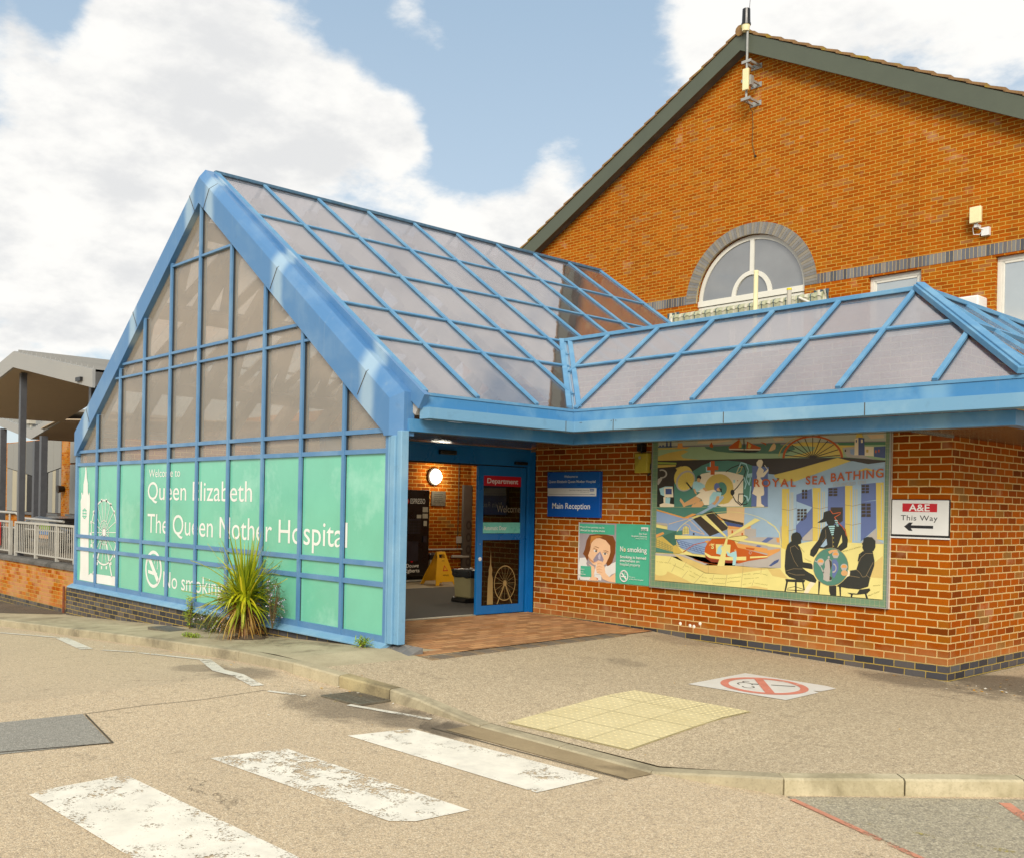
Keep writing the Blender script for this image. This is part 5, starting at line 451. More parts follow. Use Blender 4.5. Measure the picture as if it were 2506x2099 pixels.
# ------------------------------------------------------------------ ground heights
def lerp(x, xs, ys):
    if x <= xs[0]: return ys[0]
    for i in range(len(xs)-1):
        if x <= xs[i+1]: return ys[i]+(ys[i+1]-ys[i])*(x-xs[i])/(xs[i+1]-xs[i])
    return ys[-1]
def gbase(x, y): return lerp(x, [-60, -14, -4.5, -3, 0, 3, 60], [-2.0, -.5225, 0, -.085, -.153, -.17, -.17]) + .012*max(min(y, 0), -12)
def road_z(x, y): return gbase(x, y)-.11
def dip(x): return lerp(x, [-2.75, -1.7, .05, .85], [0, .095, .095, 0])
def pave_z(x, y): return gbase(x, y)-dip(x)*min(max((-3.3-y)/1.3, 0), 1)
def clean(poly):
    out = []
    for p in poly:
        if not out or (Vector(p)-Vector(out[-1])).length > 1e-4: out.append(tuple(p))
    return out
def sheet(mb, poly, fn, off, step, mat_, skirt=0.0):
    poly = clean(poly); pts = []; n = len(poly)
    for i in range(n):
        a = Vector(poly[i]); b = Vector(poly[(i+1) % n]); k = max(1, int((b-a).length/step)) if step < 50 else 1
        for j in range(k): pts.append(a+(b-a)*j/k)
    nb = len(pts); edges = [(i, (i+1) % nb) for i in range(nb)]
    xs = [p[0] for p in poly]; ys = [p[1] for p in poly]
    def inside(x, y):
        c = False; j = n-1
        for i in range(n):
            if ((poly[i][1] > y) != (poly[j][1] > y)) and (x < (poly[j][0]-poly[i][0])*(y-poly[i][1])/(poly[j][1]-poly[i][1])+poly[i][0]): c = not c
            j = i
        return c
    x = min(xs)+step/2
    while x < max(xs):
        y = min(ys)+step/2
        while y < max(ys):
            if inside(x, y): pts.append(Vector((x, y)))
            y += step
        x += step
    vs, es, fs, *_ = delaunay_2d_cdt([Vector(p) for p in pts], edges, [], 1, 1e-5)
    fs = [f for f in fs if inside(sum(vs[i][0] for i in f)/3, sum(vs[i][1] for i in f)/3)]
    V3 = [(v[0], v[1], fn(v[0], v[1])+off) for v in vs]
    fs = [f if (vs[f[1]]-vs[f[0]]).cross(vs[f[2]]-vs[f[0]]) > 0 else tuple(reversed(f)) for f in fs]
    mb.add(V3, fs, mat_)
    if skirt:
        B = [(p[0], p[1]) for p in pts[:nb]]
        o = [(x, y, fn(x, y)+off) for x, y in B] + [(x, y, fn(x, y)+off-skirt) for x, y in B]
        mb.add(o, [(i, (i+1) % nb, (i+1) % nb+nb, i+nb) for i in range(nb)], mat_)

# ------------------------------------------------------------------ the ground
KL = [(-60, -4.90), (-14, -4.78), (-8, -4.72), (-5.6, -4.80), (-4.3, -4.90), (-2.9, -4.74), (-1.7, -4.72), (0.0, -4.62), (0.89, -4.36), (1.93, -3.17), (5.0, .42), (5.6, 4), (5.6, 60)]
mb = MB()
gx = [-600, -300, -150, -90, -60, -45, -30, -22] + [-18+i for i in range(13)] + [-5+.5*i for i in range(21)] + [7, 10, 20, 60, 150, 300, 600]
gy = [-600, -300, -120, -60, -30, -20, -15, -12] + [-11+.5*i for i in range(19)] + [0, 3, 10, 30, 60, 120, 300, 600]
V = [(x, y, road_z(max(-60, min(60, x)), y)) for x in gx for y in gy]; ny = len(gy)
mb.add(V, [(i*ny+j, (i+1)*ny+j, (i+1)*ny+j+1, i*ny+j+1) for i in range(len(gx)-1) for j in range(ny-1)], 'road_asphalt')
struct(mb.build('road', solidfix=False))
W_ = .13   # kerb width
def offset(line, d):
    out = []
    for i, p in enumerate(line):
        a = Vector(line[max(i-1, 0)]); b = Vector(line[min(i+1, len(line)-1)]); t_ = (b-a).normalized(); out.append((p[0]-t_.y*d, p[1]+t_.x*d))
    return out
KI = offset(KL, W_)
mb = MB(); pv = [k for k in KI if k[0] > -4.2]
sheet(mb, [(-3.99, -4.745)]+pv+[(0.02, 60), (0.02, 0.02), (-3.79, .02), (-3.79, -3.0)], pave_z, 0, .25, 'pave_asphalt')
struct(mb.build('pavement', solidfix=False))
mb = MB(); kl = [k for k in KI if k[0] < -4.0]
sheet(mb, kl+[(-3.99, -4.745), (-3.79, -3.0), (-4.4, -3.4), (-14.2, -3.4), (-14.6, -3.9), (-60, -3.9)], pave_z, 0, .6, 'apron_concrete')
struct(mb.build('concrete_apron', solidfix=False))
mb = MB(); sheet(mb, [(-60, -4.6), (-15.6, -4.45), (-14.3, -3.7), (-14.25, -3.4), (-60, -3.4)], pave_z, .005, .8, 'tarmac_dark'); struct(mb.build('dark_tarmac_strip', solidfix=False))
# raised forecourt behind the retaining wall
mb = MB(); mb.add([(-200, -3.3, .18), (-14.2, -3.3, .18), (-14.2, 60, .18), (-200, 60, .18)], [(0, 1, 2, 3)], 'tarmac_dark'); struct(mb.build('forecourt', solidfix=False))
# threshold paving
def pz(x, y): return (pave_z(-3.8, y)+.004)*min(1, max(0, (x+6.1)/2.3))
mb = MB(); sheet(mb, [(-6.08, -3.5), (-4.25, -3.62), (-3.93, -3.62), (-3.93, -.62), (-3.77, -.58), (-3.77, -.02), (-6.08, -.02)], pz, .004, .4, 'brick_paver'); struct(mb.build('brick_paving', solidfix=False))
simple('edge_a', '#6a5f50', .8, var=.2); simple('edge_b', '#7d6a50', .8, var=.2)
mb = MB(); y = -3.62; k = 0
while y < -.62:
    zt_ = pave_z(-3.8, y)+.008; mb.box(-3.92, -3.72, y, y+.098, zt_-.1, zt_+.001*(k % 2), 'edge_a' if k % 3 else 'edge_b'); y += .105; k += 1
struct(mb.build('brick_edging', bevel=.004))
# kerb stones
mb = MB(); i = 0; segs = []
def kh(x, y): return .012 if (-1.70 < x < .02) else (.11-dip(x) if x < .9 else .11)
acc = 0.0; L = .905
for a, b in zip(KL[:-1], KL[1:]):
    a = Vector(a); b = Vector(b); d = (b-a); ln = d.length; t_ = d/ln; nrm = Vector((-t_.y, t_.x)); n = max(1, round(ln/L)) if a.x > -30 else 1
    for k in range(n):
        p = a+t_*(ln*k/n+.006); q = a+t_*(ln*(k+1)/n-.006); pm = (p+q)/2
        sub = 3 if (b.x < 1.2 and a.x > -3) else 1
        for s_ in range(sub):
            p_ = p+(q-p)*s_/sub; q_ = p+(q-p)*(s_+1)/sub
            vs = []
            for c in (p_, q_):
                zr = road_z(c.x, c.y); h = kh(c.x, c.y)
                c2 = c+nrm*W_
                vs += [(c.x, c.y, zr-.08), (c.x, c.y, zr+h-.012), (c.x+nrm.x*.018, c.y+nrm.y*.018, zr+h), (c2.x, c2.y, road_z(c2.x, c2.y)+h+.002), (c2.x, c2.y, zr-.08)]
            nm = 'kerb_pale' if a.x > .8 else ('kerb_stained' if -3.75 < pm.x < -2.6 else 'kerb_concrete')
            fs = [(i_, (i_+1) % 5, (i_+1) % 5+5, i_+5) for i_ in range(5)] + [(0, 1, 2, 3, 4), (5, 6, 7, 8, 9)]
            mb.add(vs, fs, nm)
struct(mb.build('kerb'))
mb = MB(); sheet(mb, [(-1.78, -5.0), (0.0, -4.86), (0.03, -4.63), (-1.78, -4.73)], road_z, .006, .3, 'slab_strip')
struct(mb.build('gutter_strip', solidfix=False))
mb = MB(); sheet(mb, [(-3.84, -7.09), (-2.94, -7.21), (-3.20, -8.6), (-4.0, -8.6)], road_z, .004, .3, 'patch_asphalt')
sheet(mb, [(.92, -4.37), (1.98, -3.2), (5.0, .3), (9, 1), (9, -8), (3.2, -5.25), (2.1, -4.82)], road_z, .004, .4, 'grey_asphalt'); struct(mb.build('asphalt_patch', solidfix=False))
# markings
mb = MB()
sheet(mb, [(-2.09, -5.72), (-1.97, -5.19), (-.13, -5.0), (-.16, -5.56)], road_z, .005, .3, 'road_paint')
sheet(mb, [(-2.13, -6.83), (-2.06, -6.28), (-.16, -6.12), (-.20, -6.50), (-.30, -6.62)], road_z, .005, .3, 'road_paint_worn')
sheet(mb, [(-2.08, -8.06), (-2.1, -7.44), (-.18, -7.32), (.1, -7.32), (.05, -7.95)], road_z, .005, .3, 'road_paint_worn')
struct(mb.build('crossing_stripes', solidfix=False))
def band(mb, pts, wd, mat_, off=.0065):
    for a, b in zip(pts[:-1], pts[1:]):
        a = Vector(a); b = Vector(b); t_ = (b-a).normalized(); n = Vector((-t_.y, t_.x))*wd/2; sheet(mb, [a+n, a-n, b-n, b+n], road_z, off, .4, mat_)
mb = MB()
band(mb, [(-16, -5.9), (-12.4, -5.22), (-10.5, -4.95)], .07, 'line_paint'); band(mb, [(-10.5, -4.98), (-8.5, -5.36)], .15, 'line_paint'); band(mb, [(-8.2, -5.28), (-7.6, -5.12)], .06, 'line_paint'); band(mb, [(-7.45, -5.12), (-6.0, -4.97)], .06, 'line_paint', .0055)
band(mb, [(-6.05, -4.97), (-5.0, -5.33), (-4.0, -5.44)], .12, 'line_paint'); band(mb, [(-3.78, -5.46), (-3.45, -5.27)], .05, 'line_paint'); band(mb, [(-2.98, -5.12), (-2.13, -4.87)], .06, 'line_paint')
struct(mb.build('white_road_lines', solidfix=False))
mb = MB(); band(mb, [(.98, -4.40), (2.0, -4.80), (3.4, -5.35)], .045, 'red_paint'); band(mb, [(1.9, -3.42), (2.5, -4.05)], .075, 'red_paint'); struct(mb.build('red_road_lines', solidfix=False))
mb = MB(); band(mb, [(1.15, -4.30), (2.1, -3.75)], .05, 'yellow_paint'); band(mb, [(1.5, -4.5), (2.4, -4.3)], .05, 'yellow_paint'); sheet(mb, [(-3.42, -5.30), (-3.15, -5.22), (-3.02, -5.08), (-3.12, -5.05), (-3.30, -5.16), (-3.45, -5.22)], road_z, .006, .1, 'yellow_paint'); struct(mb.build('faded_yellow_paint', solidfix=False))
simple('road_seam', '#7c705e', .9)
mb = MB(); band(mb, [(-3.83, -5.45), (-3.79, -6.1), (-3.85, -6.6), (-3.83, -7.09)], .009, 'road_seam', .005); band(mb, [(-3.8, -7.08), (-2.93, -7.20), (-3.13, -7.95), (-3.25, -8.6)], .016, 'dark_joint', .0062); band(mb, [(-1.9, -5.05), (-1.0, -4.98), (.02, -4.88)], .014, 'dark_joint', .007); struct(mb.build('road_joint', solidfix=False))
# tactile paving with its blisters
mb = MB(); TP = [(-1.555, -2.97), (-.40, -2.83), (-.41, -4.38), (-1.6, -4.50)]
A0, A1, A2, A3 = [Vector(p) for p in TP]
for i in range(3):
    for j in range(4):
        def at(u, v_): return (A0*(1-u)+A1*u)*(1-v_)+(A3*(1-u)+A2*u)*v_
        g = .0015
        sheet(mb, [at(i/3+g, j/4+g), at((i+1)/3-g, j/4+g), at((i+1)/3-g, (j+1)/4-g), at(i/3+g, (j+1)/4-g)], pave_z, .009, .2, 'tactile_slab')
for i in range(18):
    for j in range(24):
        u, v_ = (i+.5)/18, (j+.5)/24; p = (A0*(1-u)+A1*u)*(1-v_)+(A3*(1-u)+A2*u)*v_; z = pave_z(p.x, p.y)+.009
        ring = [(p.x+math.cos(k*math.pi/4)*.016, p.y+math.sin(k*math.pi/4)*.016, z) for k in range(8)]; top = [(p.x+math.cos(k*math.pi/4)*.010, p.y+math.sin(k*math.pi/4)*.010, z+.005) for k in range(8)]
        mb.add(ring+top, [(k, (k+1) % 8, (k+1) % 8+8, k+8) for k in range(8)]+[tuple(range(8, 16))], 'tactile_slab')
sheet(mb, [(-1.558, -2.965), (-.395, -2.825), (-.405, -4.385), (-1.605, -4.505)], pave_z, .003, .3, 'joint_sand')
struct(mb.build('tactile_paving', solidfix=False))
# no-smoking floor panel
nf = thing('floor_sign', 'flat white no smoking floor panel with a faded red prohibition ring on the asphalt pavement', 'sign', (-.97, -1.8, -.15))
mb = MB(); sheet(mb, [(-1.452, -2.309), (-1.459, -1.362), (-.60, -1.26), (-.48, -1.30), (-.50, -1.55), (-.56, -1.58), (-.48, -1.62), (-.48, -2.166)], pave_z, .005, .15, 'white_vinyl'); mb.build('panel', nf, solidfix=False)
mb = MB(); c0 = Vector((-.966, -1.772))
def fz(p, o): return (p[0], p[1], pave_z(p[0], p[1])+o)
simple('faded_red', '#c87a66', .6, dirt=('#d8c8b8', 8, .6)); simple('faded_black', '#59564c', .7)
nn = 48
for k in range(nn):
    a, b = 2*math.pi*k/nn, 2*math.pi*(k+1)/nn; q = [(c0.x+math.cos(t_)*r*1.03, c0.y+math.sin(t_)*r) for t_, r in ((a, .40), (b, .40), (b, .325), (a, .325))]; mb.add([fz(p, .007) for p in q], [(0, 1, 2, 3)], 'faded_red')
def fbar(p, q, wd, nm, o):
    p = Vector(p); q = Vector(q); t_ = (q-p).normalized(); n = Vector((-t_.y, t_.x))*wd/2; m_ = 6
    for i in range(m_):
        a = p+(q-p)*i/m_; b = p+(q-p)*(i+1)/m_; mb.add([fz(v, o) for v in (a+n, a-n, b-n, b+n)], [(0, 1, 2, 3)], nm)
fbar(c0+Vector((-.23, .25)), c0+Vector((.23, -.25)), .085, 'faded_red', .0085); fbar(c0+Vector((.02, .09)), c0+Vector((.20, .22)), .028, 'faded_black', .007); fbar(c0+Vector((-.02, .06)), c0+Vector((-.12, -.02)), .03, 'faded_black', .007)
for cx, cy, r0, a0, a1 in ((-.16, -.08, .075, 20, 260), (-.06, -.17, .06, -160, 90), (-.2, .02, .05, 100, 300)):
    for k in range(12):
        a = R(a0+(a1-a0)*k/12); b = R(a0+(a1-a0)*(k+1)/12)
        mb.add([fz((c0.x+cx+math.cos(t_)*r, c0.y+cy+math.sin(t_)*r), .007) for t_, r in ((a, r0), (b, r0), (b, r0-.014), (a, r0-.014))], [(0, 1, 2, 3)], 'faded_black')
mb.build('prohibition_symbol', nf, solidfix=False)
# gully grate and small drain cover
gr = thing('gully_grate', 'slotted iron gully grate in the damp road beside the kerb', 'drain grate', (-3.12, -4.94, -.24))
mb = MB(); z0 = road_z(-3.12, -4.94)
mb.add([(-3.36, -5.14, z0+.008), (-3.35, -4.82, z0+.008), (-2.90, -4.74, z0-.006), (-2.91, -5.05, z0-.006)], [(3, 2, 1, 0)], 'dark_void'); mb.build('pit', gr, solidfix=False)
mb = MB()
for i in range(10):
    u = (i+.5)/10; y0 = -5.14+.09*0; a = Vector((-3.36+.45*u, -5.13+.085*u, z0+.010-.014*u)); b = Vector((-3.35+.45*u, -4.83+.085*u, z0+.010-.014*u)); mb.beam(a, b, .024, .012, ZU, 'iron')
for (a, b) in (((-3.37, -5.15), (-3.36, -4.81)), ((-2.90, -5.06), (-2.89, -4.73)), ((-3.37, -5.15), (-2.90, -5.06)), ((-3.36, -4.81), (-2.89, -4.73)), ((-3.37, -4.98), (-2.9, -4.9))):
    mb.beam((a[0], a[1], z0+.009-.03*(a[0]+3.37)), (b[0], b[1], z0+.009-.03*(b[0]+3.37)), .022, .015, ZU, 'iron')
mb.build('grate', gr)
dr = MB(); zz = pave_z(-9.15, -4.0); dr.box(-9.5, -8.8, -4.15, -3.85, zz-.02, zz+.018, 'iron'); dr.box(-9.42, -8.88, -4.11, -3.89, zz+.018, zz+.024, 'lead_flat')
tag(dr.build('drain_cover'), 'small rusty drain cover in the concrete apron left of the spiky palm', 'drain cover')
# ------------------------------------------------------------------ low brick building with the mural
lb = thing('brick_building', 'low orange brick building whose wall carries the tiled mural and signs', 'building', (-3, 0, 0))
mb = MB()
mb.box(-6.0, -.0, 0, .3, 0, 3.36, 'brick_near'); mb.box(-.3, 0, .3, 8.8, 0, 3.36, 'brick_near'); mb.box(-6.0, -5.93, .3, 3.98, 0, 2.4, 'brick_near')
mb.build('wall', lb)
mb = MB(); mb.box(-6.0, -.0, 0, .3, -.5, -.0005, 'brick_plinth'); mb.box(-.3, 0, .3, 8.8, -.5, -.0005, 'brick_plinth'); mb.build('plinth', lb)
box('flat_roof', lb, 'lead_flat', -5.92, -.3, .3, 9.0, 2.42, 2.5)
# ------------------------------------------------------------------ tall gabled building
gb = thing('gabled_building', 'tall orange brick gable end with a half round window and tiled verge', 'building', (-8.8, 9.1, 0))
GA = -8.84; YW = 9.1
def gz(x): return 11.80-.518*abs(x-GA)
H0, H1, RZ0, RZ1 = 1.72, 1.45, 1.60, 1.37; AX, AZ = -8.71, 6.33
wins = [(-5.83, -4.73, 4.9, 6.29), (-3.32, -1.9, 4.2, 6.29)]
mb = MB()
n = 32; arc = [(AX+H1*math.cos(math.pi*k/n), AZ+RZ1*math.sin(math.pi*k/n)) for k in range(n+1)]   # right to left
XL, XR = -18.6, .92
outer = [(XL, 6.0), (XL, gz(XL)), (GA, gz(GA)), (XR, gz(XR)), (XR, 6.33), (AX+H1, AZ)]
face = [(XL, AZ), (XL, gz(XL)), (GA, gz(GA)), (XR, gz(XR)), (XR, AZ)] + arc
mb.prism([(x, YW, z) for x, z in face], (0, .3, 0), 'brick_far')
xs = [XL, AX-H1+.02, AX+H1-.02, wins[0][0], wins[0][1], wins[1][0], wins[1][1], XR]
for a, b in ((XL, AX-1.42), (AX+1.42, wins[0][0]), (wins[0][1], wins[1][0]), (wins[1][1], XR)): mb.box(a, b, YW, YW+.3, 2.0, AZ-.001, 'brick_far')
mb.box(AX-1.42, AX+1.42, YW, YW+.3, 2.0, 4.95, 'brick_far'); mb.box(wins[0][0], wins[0][1], YW, YW+.3, 2.0, wins[0][2], 'brick_far'); mb.box(wins[1][0], wins[1][1], YW, YW+.3, 2, wins[1][2], 'brick_far')
for a, b in wins and ((wins[0][0], wins[0][1]), (wins[1][0], wins[1][1])): mb.box(a, b, YW, YW+.3, 6.29, AZ-.001, 'brick_far')
mb.box(XL, XL+.3, YW+.3, YW+14, 2, 6.6, 'brick_far'); mb.box(XR-.3, XR, YW+.3, YW+14, 2, 6.6, 'brick_far')
mb.build('wall', gb)
mb = MB(); mb.box(XL, AX-H0+.03, YW-.006, YW+.02, 6.33, 6.535, 'brick_soldier'); mb.box(AX+H0-.03, XR, YW-.006, YW+.02, 6.33, 6.535, 'brick_soldier'); mb.build('soldier_course', gb)
mb = MB(); nb = 74
for k in range(nb):
    a, b = math.pi*(k+.06)/nb, math.pi*(k+.94)/nb; q = [(AX+H1*math.cos(a)*.985, AZ+RZ1*math.sin(a)*.985), (AX+H0*math.cos(a), AZ+RZ0*math.sin(a)), (AX+H0*math.cos(b), AZ+RZ0*math.sin(b)), (AX+H1*math.cos(b)*.985, AZ+RZ1*math.sin(b)*.985)]
    mb.prism([(x, YW-.012, z) for x, z in q], (0, .06, 0), ('arch_a', 'arch_b', 'arch_c')[(k*7) % 3])
simple('arch_a', '#6d6c6a', .6); simple('arch_b', '#7a7874', .6); simple('arch_c', '#817a6c', .6); simple('arch_mortar', '#b39f6c', .9)
q = [(AX+(H0-.004)*math.cos(math.pi*k/40), AZ+(RZ0-.004)*math.sin(math.pi*k/40)) for k in range(41)] + [(AX+H1*.985*math.cos(math.pi*k/40), AZ+RZ1*.985*math.sin(math.pi*k/40)) for k in range(40, -1, -1)]
mb.prism([(x, YW-.004, z) for x, z in q], (0, .03, 0), 'arch_mortar')
mb.build('brick_arch', gb)
# arched window
aw = MB()
def arcring(mb, cx, cz, rx0, rz0, rx1, rz1, y0, dy, nm, n=36):
    for k in range(n):
        a, b = math.pi*k/n, math.pi*(k+1)/n
        mb.prism([(cx+rx0*math.cos(a), y0, cz+rz0*math.sin(a)), (cx+rx1*math.cos(a), y0, cz+rz1*math.sin(a)), (cx+rx1*math.cos(b), y0, cz+rz1*math.sin(b)), (cx+rx0*math.cos(b), y0, cz+rz0*math.sin(b))], (0, dy, 0), nm, cap=True)
AZB = 6.33
arcring(aw, AX, AZB, 1.33, 1.25, 1.425, 1.345, YW+.10, .07, 'white_frame'); arcring(aw, AX+.02, AZB, .43, .47, .53, .565, YW+.09, .07, 'white_frame', 20)
aw.box(AX-1.42, AX+1.42, YW+.06, YW+.16, AZB-.09, AZB+.04, 'white_frame'); aw.box(AX-.035, AX+.065, YW+.095, YW+.155, AZB+.55, AZB+1.27, 'white_frame')
fr = aw.build('window_frame', gb)
mb = MB(); mb.prism([(AX+1.36*math.cos(math.pi*k/36), YW+.125, AZB+1.28*math.sin(math.pi*k/36)) for k in range(37)], (0, .012, 0), 'window_glass'); mb.build('pane', fr)
def window(x0, x1, z0, z1, n=1, label=None):
    mb = MB(); y = YW+.09; f = .085
    mb.box(x0, x1, y, y+.07, z1-f, z1, 'white_frame'); mb.box(x0, x1, y, y+.07, z0, z0+f, 'white_frame'); mb.box(x0, x0+f, y, y+.07, z0+f, z1-f, 'white_frame'); mb.box(x1-f, x1, y, y+.07, z0+f, z1-f, 'white_frame')
    for i in range(1, n): c = x0+(x1-x0)*i/n; mb.box(c-.07, c+.07, y, y+.07, z0+f, z1-f, 'white_frame')
    mb.box(x0+f+.02, x1-f-.02, y+.008, y+.062, z1-f-.045, z1-f, 'white_frame'); mb.box(x0+f, x0+f+.04, y+.008, y+.062, z0+f, z1-f, 'white_frame'); mb.box(x1-f-.04, x1-f, y+.008, y+.062, z0+f, z1-f, 'white_frame')
    fr = mb.build('window_frame', gb, bevel=.006); box('pane', fr, 'cloud_reflection_glass', x0+f+.04, x1-f-.04, y+.03, y+.04, z0+f, z1-f-.045); return fr
window(*wins[0]); window(*wins[1])
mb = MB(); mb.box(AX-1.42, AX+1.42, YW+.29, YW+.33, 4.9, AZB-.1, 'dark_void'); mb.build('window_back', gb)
w3 = window(AX-1.42, AX+1.42, 4.95, AZB-.1, 3)
mb = MB(); mb.box(AX-1.3, AX+1.3, YW+.16, YW+.18, 5.75, 6.2, 'hi_olive' if 0 else 'awning_cloth'); mb.build('roller_blind', w3)
# barge boards, verge tiles, roof
for sgn, X1 in ((-1, -18.9), (1, 1.25)):
    mb = MB(); a = Vector((GA, 0, 11.74)); b = Vector((X1, 0, 11.74-.518*abs(X1-GA))); h = .40; yb = YW-.30
    mb.prism([(a.x, yb, a.z), (b.x, yb, b.z), (b.x, yb, b.z+h), (a.x, yb, a.z+h)], (0, .05, 0), 'barge'); mb.build('barge_board', gb)
    mb = MB(); mb.prism([(a.x, yb+.051, a.z+.06), (b.x, yb+.051, b.z+.06), (b.x, yb+.051, b.z+.10), (a.x, yb+.051, a.z+.10)], (0, .26, 0), 'lead_flat')
    mb.build('verge_soffit', gb)
    mb = MB(); ln = abs(X1-GA); nt_ = int(ln/.335)
    for k in range(nt_):
        x0 = GA+sgn*ln*k/nt_; x1 = GA+sgn*(ln*(k+1)/nt_+.045); zt = 11.74+h-.518*abs(x0-GA); zb_ = 11.74+h-.518*abs(x1-GA)
        wob = random.uniform(-.006, .006); lift = .045
        mb.prism([(x0, yb-.02+wob, zt+.012), (x1, yb-.02+wob, zb_+.012+lift*.55), (x1, yb-.02+wob, zb_+.05+lift), (x0, yb-.02+wob, zt+.05)], (0, 14, 0), 'gable_tile')
    mb.build('roof_tiles', gb)
mb = MB(); mb.tube([(GA, YW-.34, 12.17), (GA, YW+13.7, 12.17)], .12, 'gable_tile', 10)
mb.tube([(GA+.03, YW-.345, 12.23), (GA+.12, YW-.2, 12.24)], .05, 'moss', 6); mb.build('ridge_tiles', gb)

# aerial mast on the gable
am = thing('aerial_mast', 'grey aerial mast on the gable apex with a panel antenna and a drum shaped head', 'aerial', (-8.86, 8.45, 10.7))
ym = 8.72
XM = -8.60
mb = MB(); mb.tube([(XM, ym, 10.55), (XM, ym, 12.40)], .026, 'galv', 8); mb.build('pole', am, smooth=False)
mb = MB(); mb.tube([(XM-.03, ym-.02, 12.20), (XM-.03, ym-.02, 12.54)], .095, 'black_plastic', 14, r1=.085); mb.tube([(XM-.04, ym-.02, 12.06), (XM-.035, ym-.02, 12.21)], .078, 'cream_plastic', 12, r1=.098); mb.tube([(XM, ym, 12.2), (XM+.03, ym, 12.5), (XM+.06, ym, 12.85), (XM+.16, ym, 13.2)], .006, 'black_plastic', 6); mb.tube([(XM-.03, ym-.02, 12.19), (XM-.03, ym-.02, 12.23)], .105, 'black_plastic', 14); mb.build('drum_antenna', am)
mb = MB(); mb.box(XM-.045, XM+.10, ym-.10, ym-.04, 10.73, 11.20, 'cream_plastic'); mb.build('panel_antenna', am, bevel=.01)
mb = MB(); mb.box(XM+.08, XM+.13, ym-.03, ym+.08, 10.85, 11.06, 'galv'); mb.build('junction_box', am)
for z in (11.36, 10.95, 10.54):
    mb = MB(); mb.box(XM-.10, XM-.06, ym-.0, YW, z, z+.05, 'galv'); mb.box(XM+.06, XM+.10, ym-.0, YW, z, z+.05, 'galv'); mb.box(XM-.12, XM+.12, ym-.035, ym, z-.005, z+.055, 'galv'); mb.box(XM-.14, XM+.14, YW-.012, YW, z-.03, z+.08, 'galv'); mb.build('bracket', am)
mb = MB(); mb.tube([(XM, ym+.02, 10.55), (XM-.02, YW-.1, 10.35), (XM-.05, YW-.03, 10.1), (XM-.06, YW-.03, 9.7), (XM+.02, YW-.03, 9.40)], .008, 'stem', 6); mb.tube([(XM+.02, YW-.03, 9.40), (XM+.02, YW, 9.39)], .025, 'black_plastic', 8); mb.build('cable', am)
# small antenna box
ab = thing('antenna_box', 'cream antenna box bracketed high on the brick gable right of the arched window', 'antenna', (-3.6, 9.0, 7.0))
mb = MB(); mb.box(-3.73, -3.52, YW-.22, YW-.14, 6.93, 7.23, 'cream_plastic'); mb.build('panel', ab, bevel=.012)
mb = MB(); mb.box(-3.66, -3.60, YW-.16, YW, 6.86, 6.92, 'sign_white'); mb.box(-3.56, -3.42, YW-.08, YW, 6.70, 6.85, 'sign_white'); mb.tube([(-3.62, YW-.16, 6.93), (-3.70, YW-.12, 6.86), (-3.70, YW-.08, 6.75), (-3.6, YW-.05, 6.74), (-3.55, YW-.05, 6.8)], .009, 'sign_white', 6); mb.tube([(-3.60, YW-.16, 6.93), (-3.58, YW-.12, 6.84), (-3.5, YW-.06, 6.80)], .009, 'sign_white', 6); mb.build('bracket', ab)
for x, z in ((-3.53, 6.62), (-3.47, 6.63)): pass
# awning
aw_ = thing('awning', 'folded striped cream canvas awning hanging under the half round window', 'awning', (AX, 8.9, 6.0))
mb = MB(); x0, x1 = -10.72, -6.72; nseg = 160
ring = []
for k in range(nseg+1):
    x = x0+(x1-x0)*k/nseg; ph = k/nseg*2*math.pi*13; s_ = .022*math.sin(ph); g = .012*math.sin(ph*2.7+1)
    ring.append([(x, YW, 6.13), (x, YW-.18+g*.4, 6.11), (x, YW-.255+g*.4, 6.07), (x, YW-.275+g*.5, 5.985+abs(s_)*1.5), (x, YW-.262, 5.99+abs(s_)*1.5), (x, YW-.25+g*.3, 5.91), (x, YW-.05, 5.89+g*.5), (x, YW, 5.92)])
for k in range(nseg):
    st = (k % 12); nm = 'awning_white' if st in (0, 1, 2) else 'awning_cloth'
    if st in (5,) : nm = 'awning_stripe'
    vs = ring[k]+ring[k+1]; mb.add(vs, [(i, (i+1) % 8, (i+1) % 8+8, i+8) for i in range(8)], nm)
simple('awning_stripe', '#43555e', .8); mb.add(ring[0], [tuple(range(8))], 'awning_cloth'); mb.add(ring[-1], [tuple(range(8))], 'awning_cloth')
mb.build('canvas', aw_, solidfix=True)
for xe in (x0+.06, x1-.06):
    mb = MB(); 
    for j in range(7):
        a = j/6; mb.tube([(xe-.14+.28*a, YW-.16+.05*math.sin(j*2), 6.14), (xe-.17+.34*a, YW-.2, 5.9), (xe-.13+.26*a, YW-.15, 5.55+.04*math.sin(j*3))], .045, 'awning_white' if j % 3 else 'awning_stripe', 6, r1=.028)
    mb.build('side_curtain', aw_)
mb = MB(); mb.tube([(x0+.1, YW-.3, 5.2), (x0+.1, YW-.3, 6.0)], .03, 'white_frame', 8); mb.build('arm', aw_)
mb = MB(); mb.tube([(x1-.5, YW-.3, 6.02), (x1-.12, YW-.34, 5.82)], .025, 'white_frame', 8); mb.build('arm', aw_)
